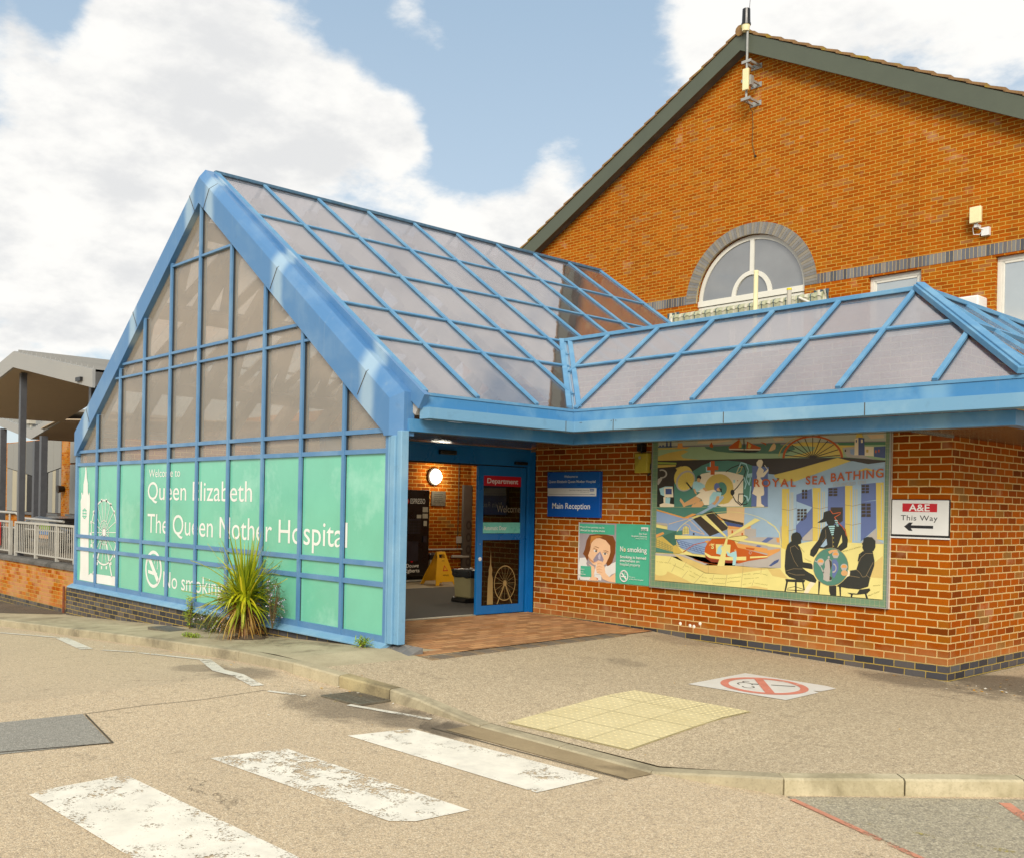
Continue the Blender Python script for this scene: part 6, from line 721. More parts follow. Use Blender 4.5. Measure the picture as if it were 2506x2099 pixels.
# vent poles on the flat roof
for (x, y, z1, r, capm, lab) in ((-4.38, 3.0, 5.15, .035, 'cream_plastic', 'taller cream vent pole standing behind the canopy ridge'), (-3.80, 3.0, 4.80, .035, 'moss_cap', 'shorter white vent pole with a yellow cap behind the canopy ridge')):
    if capm == 'moss_cap': simple('moss_cap', '#c9b800', .5)
    mb = MB(); mb.tube([(x, y, 2.48), (x, y, z1-.03)], r, 'cream_plastic' if capm == 'cream_plastic' else 'bin_white', 10); mb.tube([(x, y, z1-.03), (x, y, z1)], r*1.08, capm, 10)
    tag(mb.build('vent_pole'), lab, 'pole', 'vent poles on the flat roof')
# white pipework beyond the canopy's hip
pw = thing('wall_vent', 'white ducts and lagged pipe on the gable wall past the canopy hip', 'duct', (-3.6, 8.9, 5.0))
mb = MB(); mb.box(-4.0, -3.45, 8.7, 9.1, 5.15, 5.55, 'sign_white'); mb.box(-3.4, -3.0, 8.75, 9.1, 4.75, 5.05, 'sign_white'); mb.build('fan_box', pw, bevel=.03)
mb = MB(); mb.tube([(-4.7, 8.95, 5.5), (-4.3, 8.9, 5.4), (-4.0, 8.85, 5.35)], .07, 'galv', 10); mb.tube([(-3.9, 8.85, 5.2), (-3.7, 8.8, 4.9), (-3.55, 8.8, 4.3)], .06, 'sign_white', 10); mb.tube([(-3.1, 8.9, 4.8), (-3.05, 8.9, 4.2)], .05, 'sign_white', 10); mb.build('pipe', pw)

# ------------------------------------------------------------------ glass entrance pavilion
gp = thing('glass_pavilion', 'pitched blue framed glass entrance pavilion with green lettered panels along its front', 'pavilion', (-9.19, -3.6, 0))
RXc, RSL = -9.19, .698
def roofz(x): return 6.18-RSL*abs(x-RXc)
FX0, FX1 = -13.89, -4.49; YF = -3.60
def inner(x): return 5.70-.7445*abs(x-RXc)      # underside of the rake fascia
simple('gasket', '#1d2a36', .6)
MX = [RXc+.94*k for k in range(-5, 6)]
for k, x in enumerate(MX):
    if k in (0, 10): continue
    mb = MB(); mb.box(x-.028, x+.028, YF-.03, YF+.07, .0, inner(x)+.02, 'blue_frame'); mb.box(x-.035, x+.035, YF-.004, YF+.03, .0, inner(x)+.01, 'gasket'); mb.build('mullion', gp)
mb = MB(); mb.box(FX0-.02, FX0+.06, YF-.03, YF+.07, -.0, 2.3, 'blue_frame'); mb.build('mullion', gp)
mb = MB(); mb.box(FX1-.10, FX1-.035, YF-.03, YF+.07, .0, 2.3, 'blue_frame'); mb.build('mullion', gp)
mb = MB(); mb.box(FX1-.028, FX1-.004, YF-.045, YF+.07, -.02, 2.3, 'blue_gutter'); mb.build('corner_trim', gp)
for z0, z1 in ((.0, .07), (.60, .656), (.82, .876), (2.065, 2.117), (2.287, 2.337), (3.452, 3.484), (3.66, 3.697), (4.955, 4.987)):
    hw = min(4.66, (5.70-z0)/.7445-.01)
    if z0 > 4: hw = .96
    for k in range(10):
        a, b = MX[k], MX[k+1]; a2, b2 = max(a+.028, RXc-hw), min(b-.028, RXc+hw)
        if k == 0: a2 = max(a2, FX0+.06)
        if k == 9: b2 = min(b2, FX1-.10)
        if b2-a2 < .03: continue
        mb = MB(); mb.box(a2, b2, YF-.024, YF+.06, z0, z1, 'blue_frame'); mb.build('transom', gp)
for k in range(10):
    a, b = MX[k], MX[k+1]
    mb = MB(); pts = [(a, 2.06), (b, 2.06)]
    if a < RXc < b: pts += [(b, inner(b)+.03), (RXc, inner(RXc)+.03), (a, inner(a)+.03)]
    else: pts += [(b, max(2.07, inner(b)+.03)), (a, max(2.07, inner(a)+.03))]
    mb.prism([(x, YF+.02, z) for x, z in pts], (0, .012, 0), 'front_glass'); mb.build('window_pane', gp)
    mb = MB(); mb.box(a, b, YF+.005, YF+.03, .03, 2.09, 'mint_vinyl'); mb.build('green_panel', gp)
# lettering and artwork on the green panels
mb = MB(); O = (0, YF+.002, 0)
text(mb, 'Welcome to', O, XU, ZU, -10.86, -9.76, 1.853, .118, 'white_vinyl')
text(mb, 'Queen Elizabeth', O, XU, ZU, -10.89, -7.60, 1.505, .27, 'white_vinyl')
text(mb, 'The Queen Mother Hospital', O, XU, ZU, -10.88, -5.35, 1.0, .288, 'white_vinyl')
text(mb, 'No smoking', O, XU, ZU, -10.27, -8.36, .20, .235, 'white_vinyl')
cx, cz, r = -10.63, .445, .30
for k in range(40):
    a, b = 2*math.pi*k/40, 2*math.pi*(k+1)/40; mb.add([(cx+math.cos(t_)*q, YF+.002, cz+math.sin(t_)*q*.95) for t_, q in ((a, r), (b, r), (b, r*.83), (a, r*.83))], [(0, 1, 2, 3)], 'white_vinyl')
def quad(mb, pts, y, nm): mb.add([(x, y, z) for x, z in pts], [tuple(range(len(pts)))], nm)
quad(mb, [(cx-.22, cz+.16), (cx-.16, cz+.22), (cx+.21, cz-.15), (cx+.15, cz-.21)], YF+.002, 'white_vinyl'); quad(mb, [(cx-.19, cz-.02), (cx+.14, cz-.05), (cx+.14, cz-.10), (cx-.19, cz-.07)], YF+.0015, 'white_vinyl')
for k in range(14):
    a, b = R(-60+20*k), R(-60+20*(k+1)); 
    if k < 12: mb.add([(cx+.10+math.cos(t_)*q, YF+.001, cz+.08+math.sin(t_)*q*1.5) for t_, q in ((a, .065), (b, .065), (b, .05), (a, .05))], [(0, 1, 2, 3)], 'white_vinyl')
for P_ in FACADE_ART:
    pts = [(P_[i]/1000, P_[i+1]/1000) for i in range(0, len(P_), 2)]; quad(mb, pts, YF+.0005, 'white_vinyl')
for dz in (0, .05, .10): quad(mb, [(-13.62, 1.18+dz), (-13.42, 1.18+dz), (-13.42, 1.205+dz), (-13.62, 1.205+dz)], YF-.0005, 'mint_vinyl')
for k in range(20):
    a, b = 2*math.pi*k/20, 2*math.pi*(k+1)/20; mb.add([(-13.52+math.cos(t_)*q, YF-.001, 1.24+math.sin(t_)*q*1.1) for t_, q in ((a, .085), (b, .085), (b, .065), (a, .065))], [(0, 1, 2, 3)], 'mint_vinyl')
mb.build('lettering', gp, solidfix=False)
# sloping sill and plinth
mb = MB(); mb.prism([(FX0-.08, YF-.03, .0), (FX0-.08, YF-.12, -.045), (FX0-.08, YF-.12, -.065), (FX0-.08, YF+.07, -.065), (FX0-.08, YF+.07, .0)], (FX1-FX0+.07, 0, 0), 'blue_gutter'); mb.build('sill', gp, bevel=.004)
mb = MB(); mb.box(-14.15, FX1+.15, YF-.06, YF+.2, -1.2, -.066, 'brick_plinth'); mb.build('plinth', gp)
# rake fascia (front face, bevel, top)
ob = [(FX0-.0, 2.25), (FX0-.0, 2.651), (RXc, 6.085), (FX1, 2.651), (FX1, 2.25)]
ou = [(FX0-.14, 2.25), (FX0-.14, 2.72), (RXc, 6.209), (FX1+.14, 2.72), (FX1+.14, 2.25)]
inn = [(FX0+.09, 2.25), (FX0+.12, 2.30), (RXc, 5.719), (FX1-.12, 2.30), (FX1-.09, 2.25)]
for side in (0, 1):
    i0 = 0 if side == 0 else 2
    mb = MB(); yf, yb, yk = YF-.065, YF+.03, YF+.17
    for i in (i0, i0+1):
        A_ = [(inn[i], yf), (ob[i], yf), (ou[i], yb), (ou[i], yk), (inn[i], yk)]; B_ = [(inn[i+1], yf), (ob[i+1], yf), (ou[i+1], yb), (ou[i+1], yk), (inn[i+1], yk)]
        vs = [(p[0], y, p[1]) for p, y in A_]+[(p[0], y, p[1]) for p, y in B_]
        fs = [(j, (j+1) % 5, (j+1) % 5+5, j+5) for j in range(5)]
        if i in (0,): fs.append((0, 1, 2, 3, 4))
        if i+1 == 4: fs.append((5, 6, 7, 8, 9))
        if (side == 0 and i == 1): fs.append((5, 6, 7, 8, 9))
        if (side == 1 and i == 2): fs.append((0, 1, 2, 3, 4))
        mb.add(vs, fs, 'blue_cap')
    o = mb.build('rake_fascia', gp)
    # seams and drip edge
    mb = MB(); 
    for q in ((-8.86, -6.94, -4.93) if side else (-9.48, -11.43, -13.36)):
        s_ = 1 if side else -1; zt = 6.085-.7307*abs(q-RXc); zi = 5.719-.7307*abs(q-RXc)*1.0
        a = Vector((q, yf-.002, zt)); b = Vector((q-s_*.17, yf-.002, zt-.245+.0)); mb.beam(a, b, .008, .004, (0, -1, 0), 'dark_joint'); n_ = Vector((s_*.59, 0, .807))*.10
        mb.beam(a+Vector((0, 0, .002)), Vector((q, yb, zt))+n_+Vector((0, 0, .002)), .006, .003, n_, 'dark_joint'); mb.beam(Vector((q, yb, zt))+n_, Vector((q, yk, zt))+n_, .006, .003, n_, 'dark_joint')
    mb.build('seam', o)
# corner post
mb = MB(); mb.box(FX1, -4.40, YF-.045, YF+.06, 0, 2.25, 'blue_gutter'); mb.box(-4.40, -4.315, YF-.02, YF+.08, 0, 2.30, 'blue_gutter'); mb.box(FX1-.02, -4.41, YF+.06, YF+.08, .0, 2.3, 'blue_frame'); mb.build('corner_post', gp, bevel=.008)
mb = MB(); mb.prism([(-4.62, YF-.06, -.065), (-4.28, YF-.06, -.065), (-4.02, YF-.03, -.075), (-3.96, YF+.2, -.075), (-4.3, YF+.2, -.02), (-4.5, YF-.0, -.002), (-4.62, YF, -.02)], (0, 0, -.12), 'brick_plinth')
pb = MB()
for (a, b) in ((-4.60, -4.42), (-4.41, -4.20), (-4.19, -4.02)):
    pb.prism([(a, YF-.20, -.11), (b, YF-.20, -.11), (b-.0, YF+.10, -.0), (a, YF+.10, -.0)], (0, 0, -.08), 'brick_block')
simple('brick_block', '#6a6864', .5, var=.15); pb.build('post_plinth', gp, bevel=.008)
# roof: right slope, left slope
RY0, RY1 = YF+.17, 4.75; YB, YR = -1.085, .49; XE = -4.21; XV = -5.93; YV2 = 2.06
def xmax(y):
    if YB < y < YR: return XE+(XV-XE)*(y-YB)/(YR-YB)
    if YR <= y < YV2: return XV+(XE-XV)*(y-YR)/(YV2-YR)
    return XE
RAF = [RY0+.03, -2.65, -1.725, -.80, .125, 1.05, 1.975, 2.90, 3.825, RY1-.02]
nR = Vector((.572, 0, .82)); nL = Vector((-.572, 0, .82))
for i in range(9):
    ya, yb = RAF[i], RAF[i+1]; ks = [y for y in (YB, YR, YV2) if ya < y < yb]
    ed = [(xmax(y), y) for y in [ya]+ks+[yb]]
    mb = MB(); pts = [(RXc, ya)]+ed+[(RXc, yb)]; mb.prism([(x, y, roofz(x)) for x, y in pts], tuple(nR*.012), 'roof_glass'); mb.build('roof_pane', gp)
    mb = MB(); mb.prism([(x, y, roofz(x)) for x, y in [(RXc, ya), (RXc, yb), (-14.17, yb), (-14.17, ya)]], tuple(nL*.012), 'roof_glass'); mb.build('roof_pane', gp)
for i, y in enumerate(RAF):
    xe = xmax(y); mb = MB(); wd = .045 if 0 < i < 9 else .07
    mb.beam((RXc, y, roofz(RXc)+.012), (xe, y, roofz(xe)+.012), wd, .030, nR, 'blue_roof'); mb.beam((RXc, y, roofz(RXc)+.0125), (xe, y, roofz(xe)+.0125), wd+.022, .004, nR, 'gasket'); mb.build('rafter', gp)
    mb = MB(); mb.beam((RXc, y, roofz(RXc)+.012), (-14.17, y, roofz(-14.17)+.012), wd, .030, nL, 'blue_roof'); mb.build('rafter', gp)
    mb = MB()   # inner beam seen through the glass
    xi = xe-.1; mb.beam((RXc+.03, y, roofz(RXc)-.32), (xi, y, roofz(xi)-.30), .10, .20, nR, 'interior_beam'); mb.beam((RXc-.03, y, roofz(RXc)-.32), (-14.0, y, roofz(-14.0)-.30), .20, .20, nL, 'interior_beam'); mb.build('inner_beam', gp)
PURL = [-8.02, -6.98, -5.93, -5.23]
for px_ in PURL:
    for sgn in (1, -1):
        for i in range(9):
            ya, yb = RAF[i]+.03, RAF[i+1]-.03; x = px_ if sgn == 1 else 2*RXc-px_
            if sgn == 1:
                if px_ > XV:     # valley clips the lower purlins
                    t_ = (px_-XE)/(XV-XE); v0 = YB+(YR-YB)*t_; v1 = YV2+(YR-YV2)*t_
                    if ya < v0 < yb: yb = v0
                    elif ya < v1 < yb: ya = v1
                    elif v0 <= ya and yb <= v1: continue
                    if v0 < ya and yb < v1: continue
            mb = MB(); mb.beam((x, ya, roofz(x)+.012), (x, yb, roofz(x)+.012), .038, .022, nR if sgn == 1 else nL, 'blue_roof'); mb.beam((x, ya, roofz(x)+.0122), (x, yb, roofz(x)+.0122), .056, .003, nR if sgn == 1 else nL, 'gasket'); mb.build('purlin', gp)
for sgn in (1, -1):
    mb = MB(); xe_ = RXc+sgn*4.98; mb.beam((RXc, RY0-.015, roofz(RXc)-.17), (xe_, RY0-.015, roofz(xe_)-.17), .075, .178, nR if sgn == 1 else nL, 'blue_cap'); mb.build('verge_beam', gp)
mb = MB(); mb.beam((RXc, RY0, roofz(RXc)+.0), (RXc, RY1, roofz(RXc)+.0), .08, .05, ZU, 'blue_ridge')
simple('blue_ridge', '#3f5e74', .5, var=.25, scale=14, dirt=('#6a6426', 5, .60)); mb.build('ridge_cap', gp, bevel=.01)
mb = MB(); mb.prism([(RXc-4.9, RY1-.03, 2.75), (RXc+4.9, RY1-.03, 2.75), (RXc, RY1-.03, 6.15)], (0, .02, 0), 'brick_lobby'); mb.build('rear_dark_infill', gp)  # solid infill added at the back to darken the view through the glass
# inner diagonal bracing of the left slope
mb = MB()
for i in range(0, 9):
    ya, yb = RAF[i], RAF[i+1]; ym_ = (ya+yb)/2
    for (xa, xb) in ((-9.9, -11.3), (-11.3, -12.8)):
        mb.beam((xa, ya, roofz(xa)-.16), (xb, ym_, roofz(xb)-.16), .17, .03, nL, 'interior_beam'); mb.beam((xa, yb, roofz(xa)-.16), (xb, ym_, roofz(xb)-.16), .17, .03, nL, 'interior_beam')
mb.build('bracing', gp)
for xx in (-9.85, -11.3, -12.8):
    mb = MB(); mb.beam((xx, RY0, roofz(xx)-.22), (xx, RY1, roofz(xx)-.22), .30, .06, nL, 'interior_beam'); mb.build('inner_purlin', gp)
# left eave and side wall
mb = MB(); mb.box(-14.28, -14.12, RY0, RY1, 2.40, 2.69, 'blue_fascia'); mb.build('eave_fascia', gp)
mb = MB(); mb.box(-14.12, -14.0, YF+.2, 4.7, -.8, 2.6, 'brick_lobby'); mb.build('side_wall', gp)

# ------------------------------------------------------------------ eaves running round porch and canopy
gc = thing('glass_canopy', 'hipped blue framed glass canopy wrapping round the low brick building', 'canopy', (-1.6, -1.0, 2.3))
XO, YEND = 1.08, 8.3
path = [(XE, RY0), (XE, YB), (XO, YB), (XO, YEND)]
def run(mb, o, z0, z1, th, nm, y0=None):
    """vertical strip following the eave; o = outward offset of the outer face"""
    s = [(XE+o, RY0 if y0 is None else y0), (XE+o, YB-o), (XO+o, YB-o), (XO+o, YEND)]
    i_ = o-th; q = [(XE+i_, RY0 if y0 is None else y0), (XE+i_, YB-i_), (XO+i_, YB-i_), (XO+i_, YEND)]
    for k in range(3): mb.prism([(s[k][0], s[k][1], z0), (s[k+1][0], s[k+1][1], z0), (q[k+1][0], q[k+1][1], z0), (q[k][0], q[k][1], z0)], (0, 0, z1-z0), nm)
mb = MB(); run(mb, .02, 2.548, 2.68, .06, 'blue_fascia'); mb.build('fascia', gc)
mb = MB(); run(mb, .125, 2.43, 2.55, .17, 'blue_gutter', RY0+.0); mb.build('gutter', gc)
mb = MB(); run(mb, -.10, 2.298, 2.432, .12, 'blue_fascia', YF+.08); mb.build('eave_beam', gc)
mb = MB(); run(mb, .03, 2.682, 2.712, .07, 'blue_roof'); mb.build('glazing_sill', gc)
mb = MB()
for x in (-3.45, -1.9, -.3): mb.box(x-.004, x+.004, YB-.128, YB-.124, 2.43, 2.55, 'dark_joint'); 
for y in (-1.35,): mb.box(XE+.124, XE+.128, y-.004, y+.004, 2.43, 2.55, 'dark_joint')
for x in (-3.98, -3.96, -3.44+.03, -3.48): mb.box(x-.004, x+.004, YB-.13, YB-.124, 2.53, 2.538, 'dark_joint')
mb.build('gutter_joint', gc)
CS = (3.914-2.705)/(YR-YB)
def cz_front(y): return 2.705+CS*(y-YB)
nF = Vector((0, -.61, .79)); nE = Vector((.61, 0, .79)); nB = Vector((0, .61, .79)); nW = Vector((-.61, 0, .79)); XRg = XO-(YR-YB)*1.0-.115
XRg = -.61; CSE = (3.914-2.705)/(XO-XRg)
RX = [XE, -4.18, -3.29, -2.41, -1.54, -.65, .31, XO]
def front_cut(x):    # upper limit of the front slope at x
    if x < XE: return YR
    if x > XRg: return YB+(XO-x)/(XO-XRg)*(YR-YB)
    return YR
def lowcut(x): return YB if x >= XE else YB+(XE-x)/(XE-XV)*(YR-YB)
cuts = [XV, -5.06, -4.18, -3.29, -2.41, -1.54, -.65, .31, XO]
for a, b in zip(cuts[:-1], cuts[1:]):
    xs = [a]+[x for x in (XE, XRg) if a < x < b]+[b]; lo = [(x, lowcut(x)) for x in xs]; hi = [(x, front_cut(x)) for x in reversed(xs)]
    pts = clean(lo+hi); pts = pts if (Vector(pts[0])-Vector(pts[-1])).length > 1e-3 else pts[:-1]
    mb = MB(); mb.prism([(x, y, cz_front(y)) for x, y in pts], tuple(nF*.012), 'roof_glass'); mb.build('roof_pane', gc)
for x in cuts[1:-1]:
    a, b = lowcut(x), front_cut(x); mb = MB(); mb.beam((x, a, cz_front(a)+.014), (x, b, cz_front(b)+.014), .055, .030, nF, 'blue_roof'); mb.beam((x, a, cz_front(a)+.0145), (x, b, cz_front(b)+.0145), .075, .004, nF, 'gasket'); mb.build('rafter', gc, bevel=.006)
yp = -.19
for a, b in zip([-5.17]+cuts[2:-2], cuts[2:-2]+[.12]):
    if b-a < .1: continue
    mb = MB(); mb.beam((a+.03, yp, cz_front(yp)+.014), (b-.03, yp, cz_front(yp)+.014), .040, .024, nF, 'blue_roof'); mb.beam((a+.03, yp, cz_front(yp)+.0142), (b-.03, yp, cz_front(yp)+.0142), .058, .003, nF, 'gasket'); mb.build('purlin', gc)
def slope_e(x): return 2.705+CSE*(XO-x)
mb = MB(); mb.prism([(x, y, slope_e(x)) for x, y in ((XO, YB), (XO, YEND), (XRg, YEND), (XRg, YR))], tuple(nE*.012), 'roof_glass'); mb.build('roof_pane', gc)
y = -.2
while y < YEND:
    xa = XO; xb = XRg if y > YR else XO-(y-YB)/(YR-YB)*(XO-XRg); mb = MB(); mb.beam((xa, y, slope_e(xa)+.014), (xb, y, slope_e(xb)+.014), .050, .035, nE, 'blue_roof'); mb.build('rafter', gc); y += .9
mb = MB(); mb.beam((.09, -.15, slope_e(.09)+.014), (.09, YEND, slope_e(.09)+.014), .045, .035, nE, 'blue_roof'); mb.build('purlin', gc)
mb = MB(); mb.prism([(x, y, cz_front(2*YR-y)) for x, y in ((XV, YR), (XRg, YR), (-2.2, YV2), (XE, YV2))], tuple(nB*.012), 'roof_glass'); mb.build('roof_pane', gc)
mb = MB(); mb.prism([(x, y, 3.914-CSE*(XRg-x)) for x, y in ((XRg, YR), (XRg, YEND), (-2.2, YEND), (-2.2, YV2))], tuple(nW*.012), 'roof_glass'); mb.build('roof_pane', gc)
P0 = Vector((XO+.02, YB-.02, 2.715)); P1 = Vector((XRg, YR, 3.914+.01)); mb = MB(); mb.beam(P0, P1, .15, .06, (nF+nE), 'blue_roof'); mb.beam(P0+Vector((0, 0, .05)), P1+Vector((0, 0, .05)), .09, .035, (nF+nE), 'blue_roof'); mb.build('hip_beam', gc, bevel=.006)
mb = MB(); mb.beam((XV-.02, YR, 3.916), (XRg, YR, 3.916), .09, .05, ZU, 'blue_roof'); mb.build('ridge_beam', gc, bevel=.006)
mb = MB(); mb.beam((XRg, YR, 3.916), (XRg, YEND, 3.916), .09, .05, ZU, 'blue_roof'); mb.build('ridge_beam', gc, bevel=.006)
for o in (-.06, .06):
    d = Vector((YR-YB, XE-XV, 0)).normalized()*o; mb = MB(); mb.beam(Vector((XE, YB, 2.715))+d, Vector((XV, YR, 3.925))+d, .065, .05, ZU, 'blue_roof'); mb.build('valley_beam', gc)
mb = MB(); mb.beam(Vector((XE, YB, 2.71)), Vector((XV, YR, 3.92)), .07, .012, ZU, 'blue_gutter'); mb.build('valley_gutter', gc)
# soffits
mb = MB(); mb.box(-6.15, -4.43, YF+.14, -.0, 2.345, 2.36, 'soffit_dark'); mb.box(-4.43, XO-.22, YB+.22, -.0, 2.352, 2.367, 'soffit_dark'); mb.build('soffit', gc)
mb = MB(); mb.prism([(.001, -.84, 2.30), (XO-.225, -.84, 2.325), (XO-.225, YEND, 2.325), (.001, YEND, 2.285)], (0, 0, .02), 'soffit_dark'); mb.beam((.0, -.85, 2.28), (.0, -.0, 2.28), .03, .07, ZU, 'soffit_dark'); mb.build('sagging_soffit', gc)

# ------------------------------------------------------------------ sliding door and lobby
sd_ = thing('sliding_door', 'blue automatic sliding door leaf with red department strip beside the open entrance', 'door', (-6.1, -.5, 0))
XD = -6.1
mb = MB(); mb.box(XD-.12, XD, -3.45, .0, 2.085, 2.305, 'blue_door'); mb.box(XD-.1, XD-.02, -3.45, -.1, 2.065, 2.085, 'dark_void'); mb.box(XD-.12, XD+.015, -3.45, .0, 2.305, 2.33, 'blue_door'); mb.build('header', sd_, bevel=.004)
mb = MB(); mb.box(XD-.12, XD, -.05, .0, 0, 2.085, 'blue_door'); mb.box(XD-.12, XD+.12, .0, .04, 0, 2.3, 'blue_door'); mb.box(XD-.1, XD-.03, -.115, -.06, 0, 2.08, 'blue_door'); mb.build('jamb', sd_, bevel=.004)
y0, y1 = -.985, -.085; xf, xb = XD+.0, XD-.045
fr = MB()
for a in ((y0, y0+.10, .0, 2.07), (y1-.085, y1, 0, 2.07)): fr.box(xb, xf, a[0], a[1], a[2]+.01, a[3], 'blue_door')
for z0, z1 in ((.01, .13), (1.04, 1.13), (1.935, 2.07)): fr.box(xb+.001, xf-.001, y0+.10, y1-.085, z0, z1, 'blue_door')
leaf = fr.build('door_leaf', sd_, bevel=.004)
ga, gb_ = y0+.10, y1-.085
mb = MB(); mb.box(XD-.028, XD-.018, ga, gb_, .13, 1.04, 'door_glass'); mb.build('pane', leaf); mb = MB(); mb.box(XD-.028, XD-.018, ga, gb_, 1.13, 1.935, 'door_glass'); mb.build('pane', leaf)
mb = MB(); mb.box(XD-.0175, XD-.014, ga, gb_, 1.795, 1.935, 'sign_red'); text(mb, 'Department', (XD-.013, 0, 0), YU, ZU, -.81, -.225, 1.832, .068, 'white_ink', .01); mb.build('department_strip', leaf, solidfix=False)
mb = MB(); mb.box(XD-.0175, XD-.014, ga, gb_, 1.135, 1.285, 'aqua_strip'); text(mb, 'Automatic Door', (XD-.013, 0, 0), YU, ZU, -.86, -.43, 1.18, .055, 'white_ink', .01); mb.build('aqua_strip', leaf, solidfix=False)
mb = MB(); simple('ghost', '#77715e', .5); simple('ghost_gold', '#8a7448', .5)
text(mb, 'Welcome', (XD-.0165, 0, 0), YU, ZU, -.62, -.17, 1.43, .095, 'ghost'); 
tx = [(-.77, .14), (-.76, .5), (-.745, .56), (-.75, .62), (-.725, .7), (-.715, .9), (-.705, .7), (-.68, .62), (-.69, .56), (-.67, .5), (-.66, .14)]
mb.add([(XD-.0165, y, z) for y, z in tx], [tuple(range(len(tx)))], 'ghost_gold')
c = (-.44, .43)
for k in range(32):
    a, b = 2*math.pi*k/32, 2*math.pi*(k+1)/32
    mb.add([(XD-.0165, c[0]+math.cos(t_)*q*.82, c[1]+math.sin(t_)*q) for t_, q in ((a, .25), (b, .25), (b, .235), (a, .235))], [(0, 1, 2, 3)], 'ghost_gold')
    if k % 2 == 0: mb.add([(XD-.0163, c[0]+math.cos(t_)*q*.82, c[1]+math.sin(t_)*q) for t_, q in ((a-.008, .24), (a+.008, .24), (a+.06, .03), (a-.06, .03))], [(0, 1, 2, 3)], 'ghost_gold')
mb.add([(XD-.0162, c[0]+math.cos(2*math.pi*k/12)*.035, c[1]+math.sin(2*math.pi*k/12)*.04) for k in range(12)], [tuple(range(12))], 'ghost_gold')
for s_ in (-1, 1): mb.add([(XD-.0164, y, z) for y, z in ((c[0]-.01, c[1]), (c[0]+.01, c[1]), (c[0]+s_*.14+.01, .14), (c[0]+s_*.14-.01, .14))], [(0, 1, 2, 3)], 'ghost_gold')
mb.build('window_print', leaf, solidfix=False)
mb = MB(); mb.lathe([(.012, 0), (.028, .002), (.028, .012), (.0, .014)], (XD+.0, y0+.05, .78), 'x', 'sign_white', 16); mb.box(XD, XD+.006, y0+.045, y0+.055, .98, .995, 'galv'); mb.build('lock', leaf)
for (a, b, c0_, c1) in ((-1.70, -1.42, 2.185, 2.245), (-.33, -.10, 2.105, 2.15)):
    mb = MB(); mb.box(XD, XD+.06, a, b, c0_, c1, 'black_plastic'); mb.build('motion_sensor', sd_, bevel=.012)
mb = MB(); mb.box(XD-.09, XD-.01, -3.45, -.98, .0, .012, 'alu_strip'); mb.build('threshold', sd_)

lo = thing('lobby', 'brick lined entrance lobby seen through the open sliding door', 'lobby', (-9, 1, 0))
mb = MB(); mb.box(-14.0, XD-.09, -3.4, 3.98, -.05, .002, 'vinyl_floor'); mb.build('floor', lo)
mb = MB(); mb.box(-10.1, XD-.1, -3.4, 3.9, .002, .010, 'carpet'); mb.build('mat', lo)
mb = MB(); mb.box(-12.3, -12.1, -3.4, 4.2, .002, 2.5, 'brick_lobby'); mb.box(-12.1, -6.2, 3.98, 4.2, .002, 2.5, 'brick_lobby'); mb.build('wall', lo)
mb = MB(); mb.box(-12.1, XD-.12, -1.2, 4.1, 2.46, 2.5, 'lobby_ceiling'); mb.build('ceiling', lo)
mb = MB(); mb.tube([(-12.06, 2.2, .592), (-12.06, 3.85, .592)], .018, 'interior_white', 8); mb.tube([(-12.05, 3.45, .44), (-12.05, 3.9, .43)], .03, 'interior_white', 8); mb.tube([(-12.075, 3.62, .6), (-12.075, 3.62, 2.46)], .008, 'dark_joint', 6); mb.box(-12.1, -12.06, 3.60, 3.72, .72, .86, 'interior_white'); mb.build('conduit', lo)
lp = thing('wall_lamp', 'round white bulkhead lamp glowing on the lobby brick wall', 'lamp', (-12.0, 2.96, 2.1))
mb = MB(); mb.lathe([(.16, 0), (.175, .02), (.175, .06), (.155, .08)], (-12.1, 2.96, 2.10), 'x', 'interior_white', 32); mb.build('rim', lp)
mb = MB(); mb.lathe([(.15, .078), (.14, .10), (.09, .12), (.0, .125)], (-12.1, 2.96, 2.10), 'x', 'lamp_glow', 32); mb.build('diffuser', lp)
ld = bpy.data.lights.new('bulkhead_light', 'POINT'); ld.energy = 12; ld.color = (1, .92, .76); ld.shadow_soft_size = .12
lo_ = bpy.data.objects.new('bulkhead_light', ld); C.objects.link(lo_); lo_.location = (-11.75, 2.96, 2.1)
for k, (x, y) in enumerate(((-9.2, 2.6), (-8.6, -1.8))):  # bare area lamps below the lobby ceiling, with no fitting built
    l2 = bpy.data.lights.new('lobby_area_light', 'AREA'); l2.energy = 16; l2.size = .6; l2.color = (1, .86, .62); o = bpy.data.objects.new('lobby_area_light', l2); C.objects.link(o); o.location = (x, y, 2.44)
vm = thing('vending_machine', 'tall black espresso vending machine against the lobby wall', 'vending machine', (-11.6, 1.8, 0))
mb = MB(); mb.box(-12.05, -11.3, 1.15, 2.25, .12, 1.80, 'machine_black'); mb.build('body', vm, bevel=.02)
mb = MB(); mb.box(-11.95, -11.42, 1.2, 2.2, .01, .12, 'dark_void'); mb.beam((-11.33, 1.15, .02), (-11.33, 2.2, .02), .03, .03, ZU, 'galv'); mb.build('base', vm)
mb = MB(); XP = -11.297
mb.box(XP, XP+.006, 1.72, 2.02, .95, 1.24, 'dim_panel')
for i in range(5):
    for j in range(4): mb.box(XP+.006, XP+.01, 1.75+.055*i, 1.79+.055*i, .98+.06*j, 1.02+.06*j, 'black_plastic')
